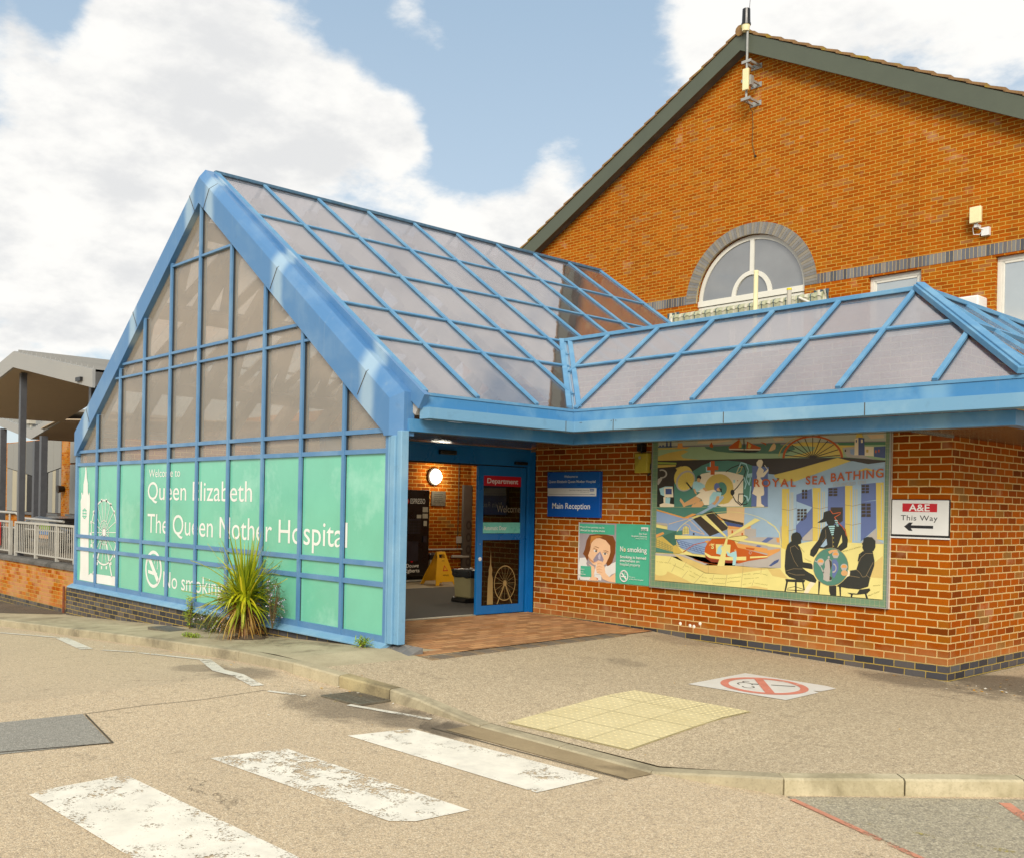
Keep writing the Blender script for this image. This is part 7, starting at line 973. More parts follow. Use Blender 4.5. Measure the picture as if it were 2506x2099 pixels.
mb.box(XP, XP+.005, 2.07, 2.20, 1.37, 1.47, 'bin_white'); mb.box(XP, XP+.005, 2.07, 2.20, 1.25, 1.34, 'bin_white'); mb.box(XP, XP+.005, 1.93, 2.04, 1.25, 1.32, 'bin_white'); mb.box(XP, XP+.005, 1.55, 1.68, 1.27, 1.35, 'bin_white'); mb.box(XP, XP+.005, 2.10, 2.18, 1.10, 1.2, 'bin_white'); mb.box(XP, XP+.02, 2.09, 2.17, .78, .9, 'dim_panel'); mb.box(XP, XP+.006, 1.7, 1.98, .42, .80, 'dim_panel')
mb.lathe([(.055, 0), (.055, .004)], (XP, 1.69, 1.575), 'x', 'sign_red', 20)
text(mb, 'ESPRESSO', (XP+.002, 0, 0), YU, ZU, 1.77, 2.13, 1.535, .095, 'white_ink', .01); text(mb, 'DE', (XP+.005, 0, 0), YU, ZU, 1.655, 1.725, 1.555, .045, 'white_ink')
text(mb, 'Douwe', (XP+.002, 0, 0), YU, ZU, 1.70, 2.0, .295, .07, 'white_ink', .004); text(mb, 'Egberts', (XP+.002, 0, 0), YU, ZU, 1.68, 2.02, .20, .07, 'white_ink', .004); mb.lathe([(.03, 0), (.03, .003)], (XP, 1.83, .42), 'x', 'sign_red', 14)
mb.build('front_panel', vm, solidfix=False)
pq = MB(); pq.box(-12.1, -12.075, 2.90, 3.27, 1.50, 1.80, 'plaque'); 
for k in range(5): pq.box(-12.0745, -12.073, 2.97, 3.20-.03*(k % 2), 1.56+.042*k, 1.575+.042*k, 'dark_joint')
tag(pq.build('wall_plaque'), 'small grey metal plaque on the lobby wall beside the vending machine', 'plaque')
bn = MB(); bn.box(-12.09, -12.03, 3.73, 3.96, .15, 1.95, 'banner_grey')
for k in range(4):
    cz_ = 1.1-.26*k
    for j in range(14):
        a, b = 2*math.pi*j/14, 2*math.pi*(j+1)/14; bn.add([(-12.029, 3.88+math.cos(t_)*q*.7, cz_+math.sin(t_)*q) for t_, q in ((a, .10), (b, .10), (b, .055), (a, .055))], [(0, 1, 2, 3)], 'banner_dark')
tag(bn.build('banner', solidfix=False), 'tall narrow grey banner in the lobby corner', 'banner')
ws = thing('wet_floor_sign', 'yellow folding wet floor sign on the lobby floor', 'floor sign', (-10.6, 1.95, 0))
def wfs_panel(xb0, xt, nm):
    mb = MB(); a, b, c_, d = (1.70, .0), (2.22, .0), (2.08, .62), (1.88, .62); t_ = .015
    # outline with cut-outs at the foot and a handle slot at the head
    def P(y, z): return (xb0+(xt-xb0)*z/.62, y, z+.012)
    quads = [[(1.70, 0), (1.78, 0), (1.80, .06), (1.72, .06)], [(2.14, 0), (2.22, 0), (2.20, .06), (2.12, .06)], [(1.72, .06), (2.20, .06), (2.16, .20), (1.755, .20)], [(1.755, .20), (2.16, .20), (2.10, .50), (1.86, .50)], [(1.86, .50), (1.915, .50), (1.915, .57), (1.875, .57)], [(2.045, .50), (2.10, .50), (2.085, .57), (2.045, .57)], [(1.875, .57), (2.085, .57), (2.08, .62), (1.88, .62)]]
    for q in quads: mb.prism([P(y, z) for y, z in q], (t_, 0, 0), 'yellow_sign')
    return mb, P
mb, Pf = wfs_panel(-10.38, -10.60, 'f')
for q, nm in (([(1.93, .26), (2.06, .26), (1.995, .37)], 'sign_red'), ([(1.955, .275), (2.035, .275), (1.995, .345)], 'yellow_sign')):
    o_ = .017 if nm == 'sign_red' else .019; mb.add([(Pf(y, z)[0]+o_, y, z+.012) for y, z in q], [(0, 1, 2)], nm)
for (zz, hh, wd, s_) in ((.44, .022, .07, 'CAUTION'), (.17, .028, .14, 'WET FLOOR')):
    vs, fs = glyphs(s_); a = min(v[0] for v in vs); b = max(v[0] for v in vs)
    mb.add([(Pf(0, zz+y*hh)[0]+.017, 1.985-wd/2+(x-a)/(b-a)*wd, zz+y*hh*1.3+.012) for x, y in vs], fs, 'black_ink')
mb.build('panel', ws, solidfix=False); mb, _ = wfs_panel(-10.85, -10.62, 'b'); mb.build('panel', ws)
def swing_bin(name, x, y, wd, dp, h, bodym, label, group=None):
    t_ = thing(name, label, 'bin', (x, y, 0), group)
    mb = MB(); a, b = wd/2, dp/2; k = .9; z0 = .08
    mb.add([(x-a*k, y-b*k, z0), (x+a*k, y-b*k, z0), (x+a*k, y+b*k, z0), (x-a*k, y+b*k, z0), (x-a, y-b, h), (x+a, y-b, h), (x+a, y+b, h), (x-a, y+b, h)], [(0, 3, 2, 1), (4, 5, 6, 7), (0, 1, 5, 4), (1, 2, 6, 5), (2, 3, 7, 6), (3, 0, 4, 7)], bodym); mb.build('body', t_, bevel=.02)
    mb = MB(); n = 28; rings = []
    for zz, ex in ((h-.06, .006), (h-.03, .018), (h, .012), (h+.035, .022), (h+.06, .0)):
        rings.append([(x+(a+ex+.008*math.sin(j*2.3+zz*40))*(1 if j in range(0, 7) or j >= 21 else -1)*min(1, abs(math.cos(2*math.pi*(j+.5)/n))*1.6), y+(b+ex+.008*math.cos(j*3.1))*(1 if j < 14 else -1)*min(1, abs(math.sin(2*math.pi*(j+.5)/n))*1.6), zz+.008*math.sin(j*1.9)) for j in range(n)])
    mb.add([v for r_ in rings for v in r_], [(i*n+j, i*n+(j+1) % n, (i+1)*n+(j+1) % n, (i+1)*n+j) for i in range(4) for j in range(n)]+[tuple(range(4*n, 5*n))], 'bin_bag'); mb.build('bin_liner', t_, smooth=True)
    mb = MB(); mb.box(x-a*.95, x+a*.95, y-b*1.1, y+b*1.1, .02, .08, 'black_plastic'); mb.tube([(x-a*.8, y-b*1.15, .04), (x+a*.8, y-b*1.15, .04)], .035, 'black_plastic', 10); mb.build('base', t_)
swing_bin('waste_bin', -7.62, .22, .42, .40, .46, 'bin_cream', 'cream pedal bin with a grey bag just inside the door leaf'); swing_bin('waste_bin', -11.85, 2.75, .34, .34, .47, 'bin_white', 'white waste bin with black liner between the vending machine and the wet floor sign')
# ------------------------------------------------------------------ the tiled mural
mu = thing('tile_mural', 'large tiled mural of a seaside infirmary with silhouetted figures, framed in green tiles', 'mural', (-2.23, 0, .52))
MX0, MX1, MZ0, MZ1 = -3.825, -.624, .521, 2.352
mb = MB(); mb.box(MX0, MX1, -.030, -.001, MZ0, MZ1, 'white_frame'); mb.build('backing', mu)
mb = MB(); y = -.036
mb.box(MX0+.012, MX0+.095, y, -.0305, MZ0+.012, MZ1, 'tile_border'); mb.box(MX1-.060, MX1-.018, y, -.0305, MZ0+.012, MZ1, 'tile_border'); mb.box(MX0+.095, MX1-.060, y, -.0305, MZ0+.012, MZ0+.095, 'tile_border'); mb.build('border', mu)
mb = MB(); mb.box(MX1-.017, MX1, -.045, -.0305, MZ0, MZ1, 'galv'); mb.box(MX0, MX1-.018, -.045, -.0305, MZ0, MZ0+.011, 'galv'); mb.box(MX0, MX0+.011, -.044, -.0305, MZ0+.012, MZ1, 'galv'); mb.build('frame', mu)
bx0, bx1, bz0 = MX0+.0955, MX1-.0605, MZ0+.0955
mb = MB(); mb.add([(bx0, -.034, bz0), (bx1, -.034, bz0), (bx1, -.034, MZ1), (bx0, -.034, MZ1)], [(0, 1, 2, 3)], 'tile_lem')
def clip(poly, x0, x1, z0, z1):
    for ax, lim, sg in ((0, x0, 1), (0, x1, -1), (1, z0, 1), (1, z1, -1)):
        out = []
        for i in range(len(poly)):
            a, b = poly[i-1], poly[i]; ia, ib = (a[ax]-lim)*sg >= 0, (b[ax]-lim)*sg >= 0
            if ia != ib: t_ = (lim-a[ax])/(b[ax]-a[ax]); out.append((a[0]+(b[0]-a[0])*t_, a[1]+(b[1]-a[1])*t_))
            if ib: out.append(b)
        poly = out
        if len(poly) < 3: return []
    return poly
def layered(mb, data, ox, oz, unit, rect, y0, prefix, step=.0004):
    placed = []
    for e in data:
        pts = [(ox+e[i]*unit, oz+e[i+1]*unit) for i in range(1, len(e), 2)]; pts = clip(pts, *rect)
        pts = [p for i, p in enumerate(pts) if (abs(p[0]-pts[i-1][0])+abs(p[1]-pts[i-1][1])) > 1e-4] if pts else pts
        if len(pts) < 3: continue
        bb = (min(p[0] for p in pts), max(p[0] for p in pts), min(p[1] for p in pts), max(p[1] for p in pts)); ly = 1
        for q, l_, c_ in placed:
            if l_ >= ly and q[0] < bb[1] and bb[0] < q[1] and q[2] < bb[3] and bb[2] < q[3] and not (c_ == e[0] and len(pts) == 4 and (bb[1]-bb[0])*(bb[3]-bb[2]) < .006): ly = l_+1
        placed.append((bb, ly, e[0]))
        yy = y0-step*ly
        layered.top = max(getattr(layered, 'top', 0), ly)
        ar = sum(pts[i-1][0]*pts[i][1]-pts[i][0]*pts[i-1][1] for i in range(len(pts)))
        if ar < 0: pts = pts[::-1]
        mb.add([(x, yy, z) for x, z in pts], [tuple(range(len(pts)))], prefix+COLS[e[0]])
layered(mb, MURAL, -3.84, .5, 1e-4, (bx0, bx1, bz0, MZ1), -.0342, 'tile_', .00035)
text(mb, 'ROYAL', (0, -.052, 0), XU, ZU, -2.287, -1.735, 1.80, .085, 'tile_rust', .02, 1.3); text(mb, 'SEA', (0, -.052, 0), XU, ZU, -1.61, -1.36, 1.825, .088, 'tile_rust', .02, 1.2); 
vs, fs = glyphs('BATHING', .02, 1.15); a = min(v[0] for v in vs); b = max(v[0] for v in vs)
mb.add([(-1.304+(x-a)/(b-a)*.606, -.052, 1.853+y/CAPH*.088+(x-a)/(b-a)*.045) for x, y in vs], fs, 'tile_rust')
vs, fs = glyphs('FOUNDED 1791'); a = min(v[0] for v in vs); b = max(v[0] for v in vs); mb.add([(-1.27+(x-a)/(b-a)*.375, -.052, 1.798+y/CAPH*.034+(x-a)/(b-a)*.03) for x, y in vs], fs, 'tile_lilac')
text(mb, 'S', (0, -.052, 0), XU, ZU, -2.87, -2.83, 1.055, .055, 'tile_lem', .03)
mb.build('picture', mu, solidfix=False)

# ------------------------------------------------------------------ wall signs
sg = thing('reception_sign', 'blue and white main reception wall sign on the brick wall beside the door', 'sign', (-5.19, 0, 1.38))
mb = MB(); mb.box(-5.69, -4.695, -.05, -.001, 1.383, 1.78, 'nhs_blue'); mb.box(-5.69, -4.695, -.058, -.001, 1.781, 2.005, 'sign_blue_deep'); mb.build('board', sg, bevel=.005)
mb = MB(); mb.box(-5.685, -4.76, -.053, -.0505, 1.672, 1.785, 'sign_white'); mb.build('strip', sg)
mb = MB(); O = (0, -.0598, 0); text(mb, 'Welcome to', O, XU, ZU, -5.36, -5.10, 1.925, .032, 'white_ink', .004); text(mb, 'Queen Elizabeth Queen Mother Hospital', O, XU, ZU, -5.66, -4.77, 1.855, .034, 'white_ink', .004)
text(mb, 'Main Reception', (0, -.0515, 0), XU, ZU, -5.59, -4.87, 1.498, .078, 'white_ink', .008)
O = (0, -.0542, 0); text(mb, 'East Kent Hospitals University', O, XU, ZU, -5.26, -4.89, 1.745, .018, 'dull_ink'); text(mb, 'NHS Foundation Trust', O, XU, ZU, -5.05, -4.89, 1.722, .010, 'dull_ink')
quad(mb, [(-4.875, 1.738), (-4.80, 1.738), (-4.80, 1.770), (-4.875, 1.770)], -.0542, 'nhs_blue'); text(mb, 'NHS', (0, -.0548, 0), XU, ZU, -4.868, -4.808, 1.743, .021, 'white_ink', .02, skew=.004)
quad(mb, [(-5.66, 1.694), (-4.89, 1.694), (-4.89, 1.699), (-5.66, 1.699)], -.0542, 'dull_ink')
for k in range(6): quad(mb, [(-4.885+.018*k, 1.692), (-4.873+.018*k, 1.692), (-4.873+.018*k, 1.699+.006*math.sin(k*.6)), (-4.885+.018*k, 1.699+.006*math.sin(k*.6))], -.0542, 'nhs_blue')
mb.build('lettering', sg, solidfix=False)
ps = thing('smoking_poster', 'mint no smoking poster with a photo of a toddler using an inhaler mask', 'poster', (-4.47, 0, .53))
mb = MB(); mb.box(-5.108, -3.842, -.012, -.001, .53, 1.315, 'sign_white'); mb.build('board', ps)
mb = MB(); layered(mb, POSTER, -5.11, .5, 1e-3, (-5.108, -3.842, .53, 1.315), -.0122, 'tile_', .0004)
O = (0, -.031, 0); T = 'white_ink'
text(mb, 'Many of our patients can be', O, XU, ZU, -5.06, -4.62, 1.243, .026, T); text(mb, 'affected by cigarette smoke', O, XU, ZU, -5.06, -4.61, 1.198, .026, T, .008)
text(mb, 'Healthier', O, XU, ZU, -5.065, -4.965, .672, .018, T); text(mb, 'to be', O, XU, ZU, -5.045, -4.985, .638, .018, T); text(mb, 'smoke-free', O, XU, ZU, -5.085, -4.945, .606, .018, T, .012)
text(mb, 'NHS', O, XU, ZU, -3.995, -3.895, 1.232, .030, 'teal_text', .02, skew=.006); text(mb, 'East Kent', O, XU, ZU, -4.02, -3.885, 1.185, .021, T, .008); text(mb, 'Hospitals University', O, XU, ZU, -4.145, -3.885, 1.152, .021, T, .008); text(mb, 'NHS Foundation Trust', O, XU, ZU, -4.075, -3.885, 1.127, .013, T)
text(mb, 'N', O, XU, ZU, -4.335, -4.285, .955, .066, T, .012); text(mb, 'o', O, XU, ZU, -4.275, -4.24, .955, .060, 'cream_plastic', .04); text(mb, 'smoking', O, XU, ZU, -4.21, -3.885, .955, .064, T, .012)
text(mb, 'Smoking is banned', O, XU, ZU, -4.335, -3.895, .868, .036, T, .012); text(mb, 'everywhere', O, XU, ZU, -4.335, -4.08, .82, .036, T, .012); text(mb, 'on', O, XU, ZU, -4.06, -4.005, .82, .036, T); text(mb, 'hospital property', O, XU, ZU, -4.335, -3.99, .772, .036, T)
text(mb, 'We are a', O, XU, ZU, -4.175, -4.07, .622, .018, T); text(mb, 'smoke-free hospital', O, XU, ZU, -4.175, -3.935, .594, .018, T)
cx, cz, r = -4.262, .635, .078
for k in range(32):
    a, b = 2*math.pi*k/32, 2*math.pi*(k+1)/32; mb.add([(cx+math.cos(t_)*q*.95, -.0305, cz+math.sin(t_)*q) for t_, q in ((a, r), (b, r), (b, r*.80), (a, r*.80))], [(0, 1, 2, 3)], T)
quad(mb, [(cx-.055, cz+.04), (cx-.04, cz+.055), (cx+.052, cz-.04), (cx+.037, cz-.055)], -.0305, T); quad(mb, [(cx-.045, cz), (cx+.035, cz-.0), (cx+.035, cz-.017), (cx-.045, cz-.017)], -.0308, T)
for k in range(9):
    a, b = R(-40+30*k), R(-40+30*(k+1)); mb.add([(cx+.022+math.cos(t_)*q, -.0306, cz+.03+math.sin(t_)*q*1.2) for t_, q in ((a, .017), (b, .017), (b, .013), (a, .013))], [(0, 1, 2, 3)], T)
mb.build('print', ps, solidfix=False)
sa = thing('direction_sign', 'white wall sign with red A&E panel and black arrow pointing left', 'sign', (-.31, 0, 1.28))
mb = MB(); mb.box(-.622, -.005, -.014, -.001, 1.283, 1.668, 'black_plastic'); mb.box(-.612, -.016, -.017, -.0141, 1.305, 1.660, 'sign_white'); mb.box(-.63, -.004, -.016, -.001, 1.266, 1.2825, 'sign_white'); mb.build('board', sa, bevel=.002)
mb = MB(); quad(mb, [(-.50, 1.540), (-.135, 1.540), (-.135, 1.626), (-.50, 1.626)], -.0172, 'sign_red'); text(mb, 'A&E', (0, -.0176, 0), XU, ZU, -.432, -.212, 1.549, .068, 'white_ink', .015)
text(mb, 'This Way', (0, -.0173, 0), XU, ZU, -.515, -.128, 1.452, .052, 'black_ink', .004, 1.08)
quad(mb, [(-.172, 1.372), (-.172, 1.402), (-.405, 1.402), (-.385, 1.430), (-.425, 1.430), (-.478, 1.387), (-.425, 1.344), (-.385, 1.344), (-.405, 1.372)], -.0173, 'black_ink'); mb.build('lettering', sa, solidfix=False)
yb = thing('meter_box', 'small yellow electrical box with cable gland on the brick wall left of the mural', 'electrical box', (-3.96, 0, 1.97))
mb = MB(); mb.box(-4.072, -3.86, -.09, -.0, 1.975, 2.228, 'yellow_box'); mb.build('box', yb, bevel=.01); mb = MB(); mb.lathe([(.02, 0), (.02, -.004)], (-3.985, -.09, 2.17), 'y', 'galv', 12); mb.build('lock', yb)
mb = MB(); mb.box(-4.03, -3.945, -.10, 0, 2.25, 2.345, 'black_plastic'); mb.tube([(-3.99, -.05, 2.25), (-3.99, -.05, 2.22)], .012, 'black_plastic', 6); mb.build('gland', yb, bevel=.006); mb = MB(); mb.tube([(-3.86, -.03, 1.97), (-3.89, -.03, 1.94), (-3.845, -.02, 2.1)], .012, 'black_plastic', 6); mb.build('cable', yb)
mb = MB()
for (x, z) in ((-3.2, .09), (-3.05, .13), (-3.14, .085), (-3.35, .10)):
    mb.lathe([(.022, 0), (.014, -.003), (.0, -.004)], (x, -.0, z), 'y', 'tape', 10)
tag(mb.build('plaster_dabs'), 'pale filler dabs low on the brick wall under the mural', 'wall marks')

# ------------------------------------------------------------------ left: retaining wall, railing, steel canopy, far block
rw = thing('retaining_wall', 'orange brick retaining wall with a dark coping left of the glass pavilion', 'wall', (-17, -3.5, -.6))
mb = MB(); mb.box(-60, -14.16, -3.5, -3.26, -.52, .195, 'brick_left'); mb.build('brickwork', rw)
mb = MB(); mb.box(-60, -14.16, -3.5, -3.26, -3.0, -.5205, 'brick_plinth'); mb.build('plinth', rw)
mb = MB(); x = -14.17
while x > -40: mb.prism([(x, -3.54, .195), (x, -3.54, .245), (x, -3.50, .29), (x, -3.24, .29), (x, -3.24, .195)], (-.066, 0, 0), 'coping'); x -= .075
mb.box(-60, -14.16, -3.49, -3.25, .195, .28, 'coping'); mb.build('coping', rw)
rp = MB(); rp.tube([(-14.58, -3.56, -.70), (-14.58, -3.56, -.10)], .022, 'rust', 8); tag(rp.build('rusty_stake'), 'thin rusty metal stake standing against the orange retaining wall', 'stake')
rl = thing('railing', 'galvanised bar railing along the top of the retaining wall', 'railing', (-16.5, -3.35, .29))
yr = -3.36
for (a, b) in ((-18.02, -14.2), (-26, -18.34)):
    mb = MB(); mb.box(a, b, yr-.03, yr+.03, .965, 1.005, 'galv_rail'); mb.box(a, b, yr-.02, yr+.02, .36, .385, 'galv_rail'); mb.build('rail', rl)
    mb = MB(); x = a+.12
    while x < b: mb.tube([(x, yr, .385), (x, yr, .965)], .0095, 'galv_rail', 6); x += .115
    mb.build('infill_bars', rl)
for x in (-18.0, -16.75, -15.55, -14.62, -18.36, -19.6, -20.9, -22.2): mb = MB(); mb.box(x-.03, x+.03, yr-.03, yr+.03, .29, .964, 'galv_rail'); mb.build('post', rl)
rs = thing('red_sign', 'red sign with white lettering hung on the railing at the far left', 'sign', (-19.1, -3.45, .47))
mb = MB(); mb.box(-20.4, -18.84, -3.44, -3.42, .47, .965, 'sign_bright_red'); mb.build('board', rs); mb = MB(); text(mb, 'nt', (0, -3.442, 0), XU, ZU, -19.13, -18.92, .72, .19, 'white_ink', .02); mb.build('lettering', rs, solidfix=False)
sc = thing('steel_canopy', 'grey folded roof canopy on dark steel columns beyond the retaining wall', 'canopy', (-17.6, -3.6, .2))
PX, PZ = -17.61, 4.446; EX, EZ = -13.27, 3.718; LX, LZ = -22.0, 3.71; y0, y1 = -3.6, 6.0
for (xa, za, xb, zb_) in ((PX, PZ, EX, EZ), (PX, PZ, LX, LZ)):
    mb = MB(); mb.prism([(xa, y0, za), (xb, y0, zb_), (xb, y0, zb_-.317), (xa, y0, za-.32)], (0, .05, 0), 'canopy_grey'); mb.build('fascia', sc)
    mb = MB(); ye = y1 if xb > xa else -1.2; mb.prism([(xa, y0+.051, za-.32), (xb, y0+.051, zb_-.317), (xb, y0+.051, zb_-.29), (xa, y0+.051, za-.29)], (0, ye-y0, 0), 'soffit_brown'); mb.build('soffit', sc)
    mb = MB(); mb.prism([(xa, y0+.051, za-.0), (xb, y0+.051, zb_-.0), (xb, y0+.051, zb_-.04), (xa, y0+.051, za-.04)], (0, ye-y0, 0), 'canopy_grey')
    for k in range(16):
        t_ = (k+.5)/16; x = xa+(xb-xa)*t_; z = za+(zb_-za)*t_; mb.box(x-.02, x+.02, y0+.06, ye, z-.01, z+.05, 'canopy_grey')
    mb.build('roof_sheet', sc)
mb = MB(); mb.box(EX-.04, EX, y0+.051, y1, EZ-.317, EZ-.0, 'canopy_dark'); mb.build('side_fascia', sc)
mb = MB(); 
for y in (-2.4, -1.2, 0, 1.2, 2.4): mb.box(PX, EX-.05, y-.006, y+.006, 3.3, 3.301, 'dark_joint')
for (x, y, zt) in ((-17.95, -3.33, 4.06), (-14.05, -3.33, 3.50)):
    mb = MB(); mb.box(x-.065, x+.045, y-.02, y+.10, .18, zt, 'steel_col'); mb.build('column', sc)
for (x, y, zt) in ((-27.1, 0, 3.32), (-27.7, 0, 3.2), (-31.0, 0, 3.7)):
    mb = MB(); mb.box(x-.09, x+.09, y, y+.18, .18, zt, 'steel_col'); mb.build('column', sc)
mb = MB(); mb.box(-13.95, -13.72, y0-.05, y0-.0, 3.55, 3.62, 'black_plastic'); mb.build('floodlight', sc)
mb = MB(); mb.prism([(-45, -1.2, 4.05), (-31.0, -1.2, 4.05), (-28.0, -1.2, 3.53)], (0, .05, 0), 'canopy_grey') if 0 else None
for (a, b) in (((-34, 4.55), (-28.0, 3.53)), ((-28.0, 3.53), (-25.2, 3.98))):
    mb = MB(); mb.prism([(a[0], 0, a[1]), (b[0], 0, b[1]), (b[0], 0, b[1]-.28), (a[0], 0, a[1]-.28)], (0, .05, 0), 'canopy_grey'); mb.build('fascia', sc)
    mb = MB(); mb.prism([(a[0], .051, a[1]-.28), (b[0], .051, b[1]-.28), (b[0], .051, b[1]-.25), (a[0], .051, a[1]-.25)], (0, 3.9, 0), 'soffit_brown'); mb.build('soffit', sc)
    mb = MB(); mb.prism([(a[0], .051, a[1]+.0), (b[0], .051, b[1]+.0), (b[0], .051, b[1]-.03), (a[0], .051, a[1]-.03)], (0, 3.9, 0), 'canopy_grey')
    for k in range(14): t_ = (k+.5)/14; x = a[0]+(b[0]-a[0])*t_; z = a[1]+(b[1]-a[1])*t_; mb.box(x-.03, x+.03, .06, 3.9, z-.01, z+.07, 'galv')
    mb.build('roof_sheet', sc)
mb = MB(); mb.prism([(-25.2, -1.2, 3.62), (-13.3, 6, 3.42), (-25.2, 6, 3.62)], (0, 0, .03), 'soffit_brown'); mb.prism([(-26.8, -.1, 3.5), (-25.2, -.1, 3.7), (-25.2, 4, 3.70), (-30, 4, 3.6)], (0, 0, .03), 'soffit_brown'); mb.build('soffit', sc)
fl = MB(); fl.box(-28.9, -28.5, .1, .3, 3.75, 4.0, 'bin_white'); fl.tube([(-28.8, .2, 3.5), (-28.8, .2, 3.76)], .04, 'bin_white', 6); fl.tube([(-28.6, .2, 3.5), (-28.6, .2, 3.76)], .04, 'bin_white', 6); tag(fl.build('roof_floodlight'), 'small cream floodlight standing on the far canopy roof', 'floodlight')
fb = thing('clinic_block', 'distant brick block with grey and beige cladding panels under the grey canopy', 'building', (-40, 4, .2))
mb = MB(); Y4 = 4.0
mb.box(-60, -14.3, Y4+.12, Y4+.4, .1, 3.9, 'brick_left'); mb.build('wall', fb)
mb = MB(); mb.box(-60, -14.3, Y4+.02, Y4+.115, .1, .84, 'brick_left'); mb.box(-46.5, -43.95, Y4+.02, Y4+.115, .84, 3.9, 'brick_left'); mb.box(-37.12, -36.16, Y4+.02, Y4+.115, .84, 3.9, 'brick_left'); mb.build('brick_pier', fb)
def clad(x0, x1, top, low, cols):
    n = len(cols)
    mb = MB()
    for i, c_ in enumerate(cols):
        a = x0+(x1-x0)*i/n; b = x0+(x1-x0)*(i+1)/n; za, zb_ = low((a)), low(b)
        if c_: mb = MB(); mb.prism([(a, Y4, za), (b-.02, Y4, zb_), (b-.02, Y4, top), (a, Y4, top)], (0, .1, 0), c_); mb.build('cladding', fb)
up = lambda x: 2.36+abs(x+40.1)*.115
clad(-43.93, -37.14, 3.85, up, ['clad_a', 'clad_a', 'clad_c', 'clad_b', 'clad_a', 'clad_c', 'clad_a', 'clad_a'])
mb = MB()
for x0, x1, nm in ((-43.93, -43.2, 'clad_a'), (-43.18, -42.6, 'clad_c'), (-42.58, -42.1, 'clad_a'), (-42.08, -41.7, 'clad_b'), (-41.68, -41.25, 'clad_c'), (-41.23, -40.6, 'dark_void'), (-39.42, -38.65, 'dark_void'), (-38.60, -38.1, 'clad_a'), (-38.08, -37.75, 'clad_c'), (-37.73, -37.4, 'clad_b'), (-37.38, -37.14, 'clad_a')):
    mb.prism([(x0, Y4+.01, .90), (x1, Y4+.01, .90), (x1, Y4+.01, up(x1)-.03), (x0, Y4+.01, up(x0)-.03)], (0, .09, 0), nm); mb.build('cladding', fb); mb = MB()
clad(-36.14, -31, 3.85, lambda x: 2.86-abs(x+33.5)*.0, ['clad_a', 'clad_a', 'clad_c', 'clad_a', 'clad_a']); clad(-36.14, -31, 2.80, lambda x: .9, ['clad_a', 'clad_c', 'clad_a', 'clad_b', 'clad_c', 'clad_a'])
mb = MB(); mb.box(-44.05, -37.1, Y4-.12, Y4+.02, .78, .88, 'clad_b'); mb.box(-36.25, -31, Y4-.12, Y4+.02, .78, .88, 'clad_b'); mb.build('sill', fb)
for x in (-36.75, -44.5): mb = MB(); mb.tube([(x, Y4-.0, 1.86), (x, Y4-.25, 1.84)], .11, 'black_plastic', 10, r1=.16); mb.build('wall_light', fb)
pc = thing('parked_car', 'dark parked car with a green and blue stripe behind the railing', 'car', (-22.4, -1, .18))
mb = MB(); prof = [(-24.4, .45), (-24.3, .72), (-23.6, .80), (-23.1, .95), (-22.3, 1.02), (-21.4, .98), (-20.9, .80), (-20.2, .72), (-20.1, .42)]
prof = [(x, z+.02) for x, z in prof]; n = len(prof); vs = []
for y, k in ((-1.75, .0), (-1.85, 1), (-.25, 1), (-.15, 0)):
    pass
mb.prism([(x, -1.6, z) for x, z in prof], (0, 1.4, 0), 'car_black'); mb.build('body', pc, bevel=.08)
mb = MB(); mb.prism([(-23.0, -1.605, .80), (-22.6, -1.605, .96), (-21.5, -1.605, .95), (-21.2, -1.605, .80)], (0, .01, 0), 'window_glass'); mb.build('side_window', pc)
mb = MB(); mb.box(-22.0, -21.3, -1.62, -1.601, .72, .82, 'hi_vis'); mb.box(-22.0, -21.3, -1.62, -1.601, .60, .70, 'car_blue'); mb.box(-22.0, -21.3, -1.62, -1.601, .50, .58, 'tile_orange'); mb.build('stripe', pc)
for x in (-23.6, -20.9): mb = MB(); mb.lathe([(.30, 0), (.33, .05), (.33, .2), (.30, .24)], (x, -1.68, .50), 'y', 'black_plastic', 20); mb.build('wheel', pc)
for yy in (2.1,):
    pass
# low white inner handrail beyond the railing
ir = MB(); ir.tube([(-26.0, -1.9, 1.06), (-25.6, -1.9, 1.12), (-22.9, -1.9, 1.10), (-22.5, -1.9, .98), (-19.5, -1.9, .96)], .03, 'galv_rail', 8)
for x in (-25.4, -24.4, -23.4, -22.5): ir.tube([(x, -1.9, .2), (x, -1.9, 1.08)], .025, 'galv_rail', 6)
ir.tube([(-26.0, -1.9, .72), (-19.5, -1.9, .72)], .02, 'galv_rail', 6); tag(ir.build('inner_handrail'), 'second pale handrail standing behind the front railing', 'handrail')

# ------------------------------------------------------------------ planting
def blade(mb, p, d, L, wd, droop, nm, seg=5, up=Vector((0, 0, 1))):
    d = d.normalized(); side = d.cross(up); side = side.normalized() if side.length > .05 else Vector((1, 0, 0)); q = Vector(p); pts = []
    for i in range(seg+1):
        t_ = i/seg; w2 = wd*(1-t_**1.6)*(.55+.45*min(1, t_*5))/2; pts.append((q-side*w2, q+side*w2+Vector((0, 0, .002)), q.copy())); d = (d+Vector((0, 0, -droop/seg*(.4+1.6*t_)))).normalized(); q = q+d*(L/seg)
    vs = [v for a, b, c_ in pts for v in (a, c_-Vector((0, 0, wd*.12)), b)]; fs = []
    for i in range(seg):
        for j in range(2): fs.append((i*3+j, i*3+j+1, i*3+j+4, i*3+j+3))
    mb.add(vs, fs, nm)
pz_ = pave_z(-7.0, -3.98)
pt = thing('spiky_palm', 'squat spiky palm with yellow green fans growing before the green panels', 'palm', (-7.02, -3.97, pz_))
mb = MB(); mb.tube([(-6.92, -3.99, pz_-.03), (-6.97, -3.98, pz_+.22), (-7.04, -3.96, pz_+.50)], .115, 'bark', 12, r1=.085)
rnd = random.Random(3)
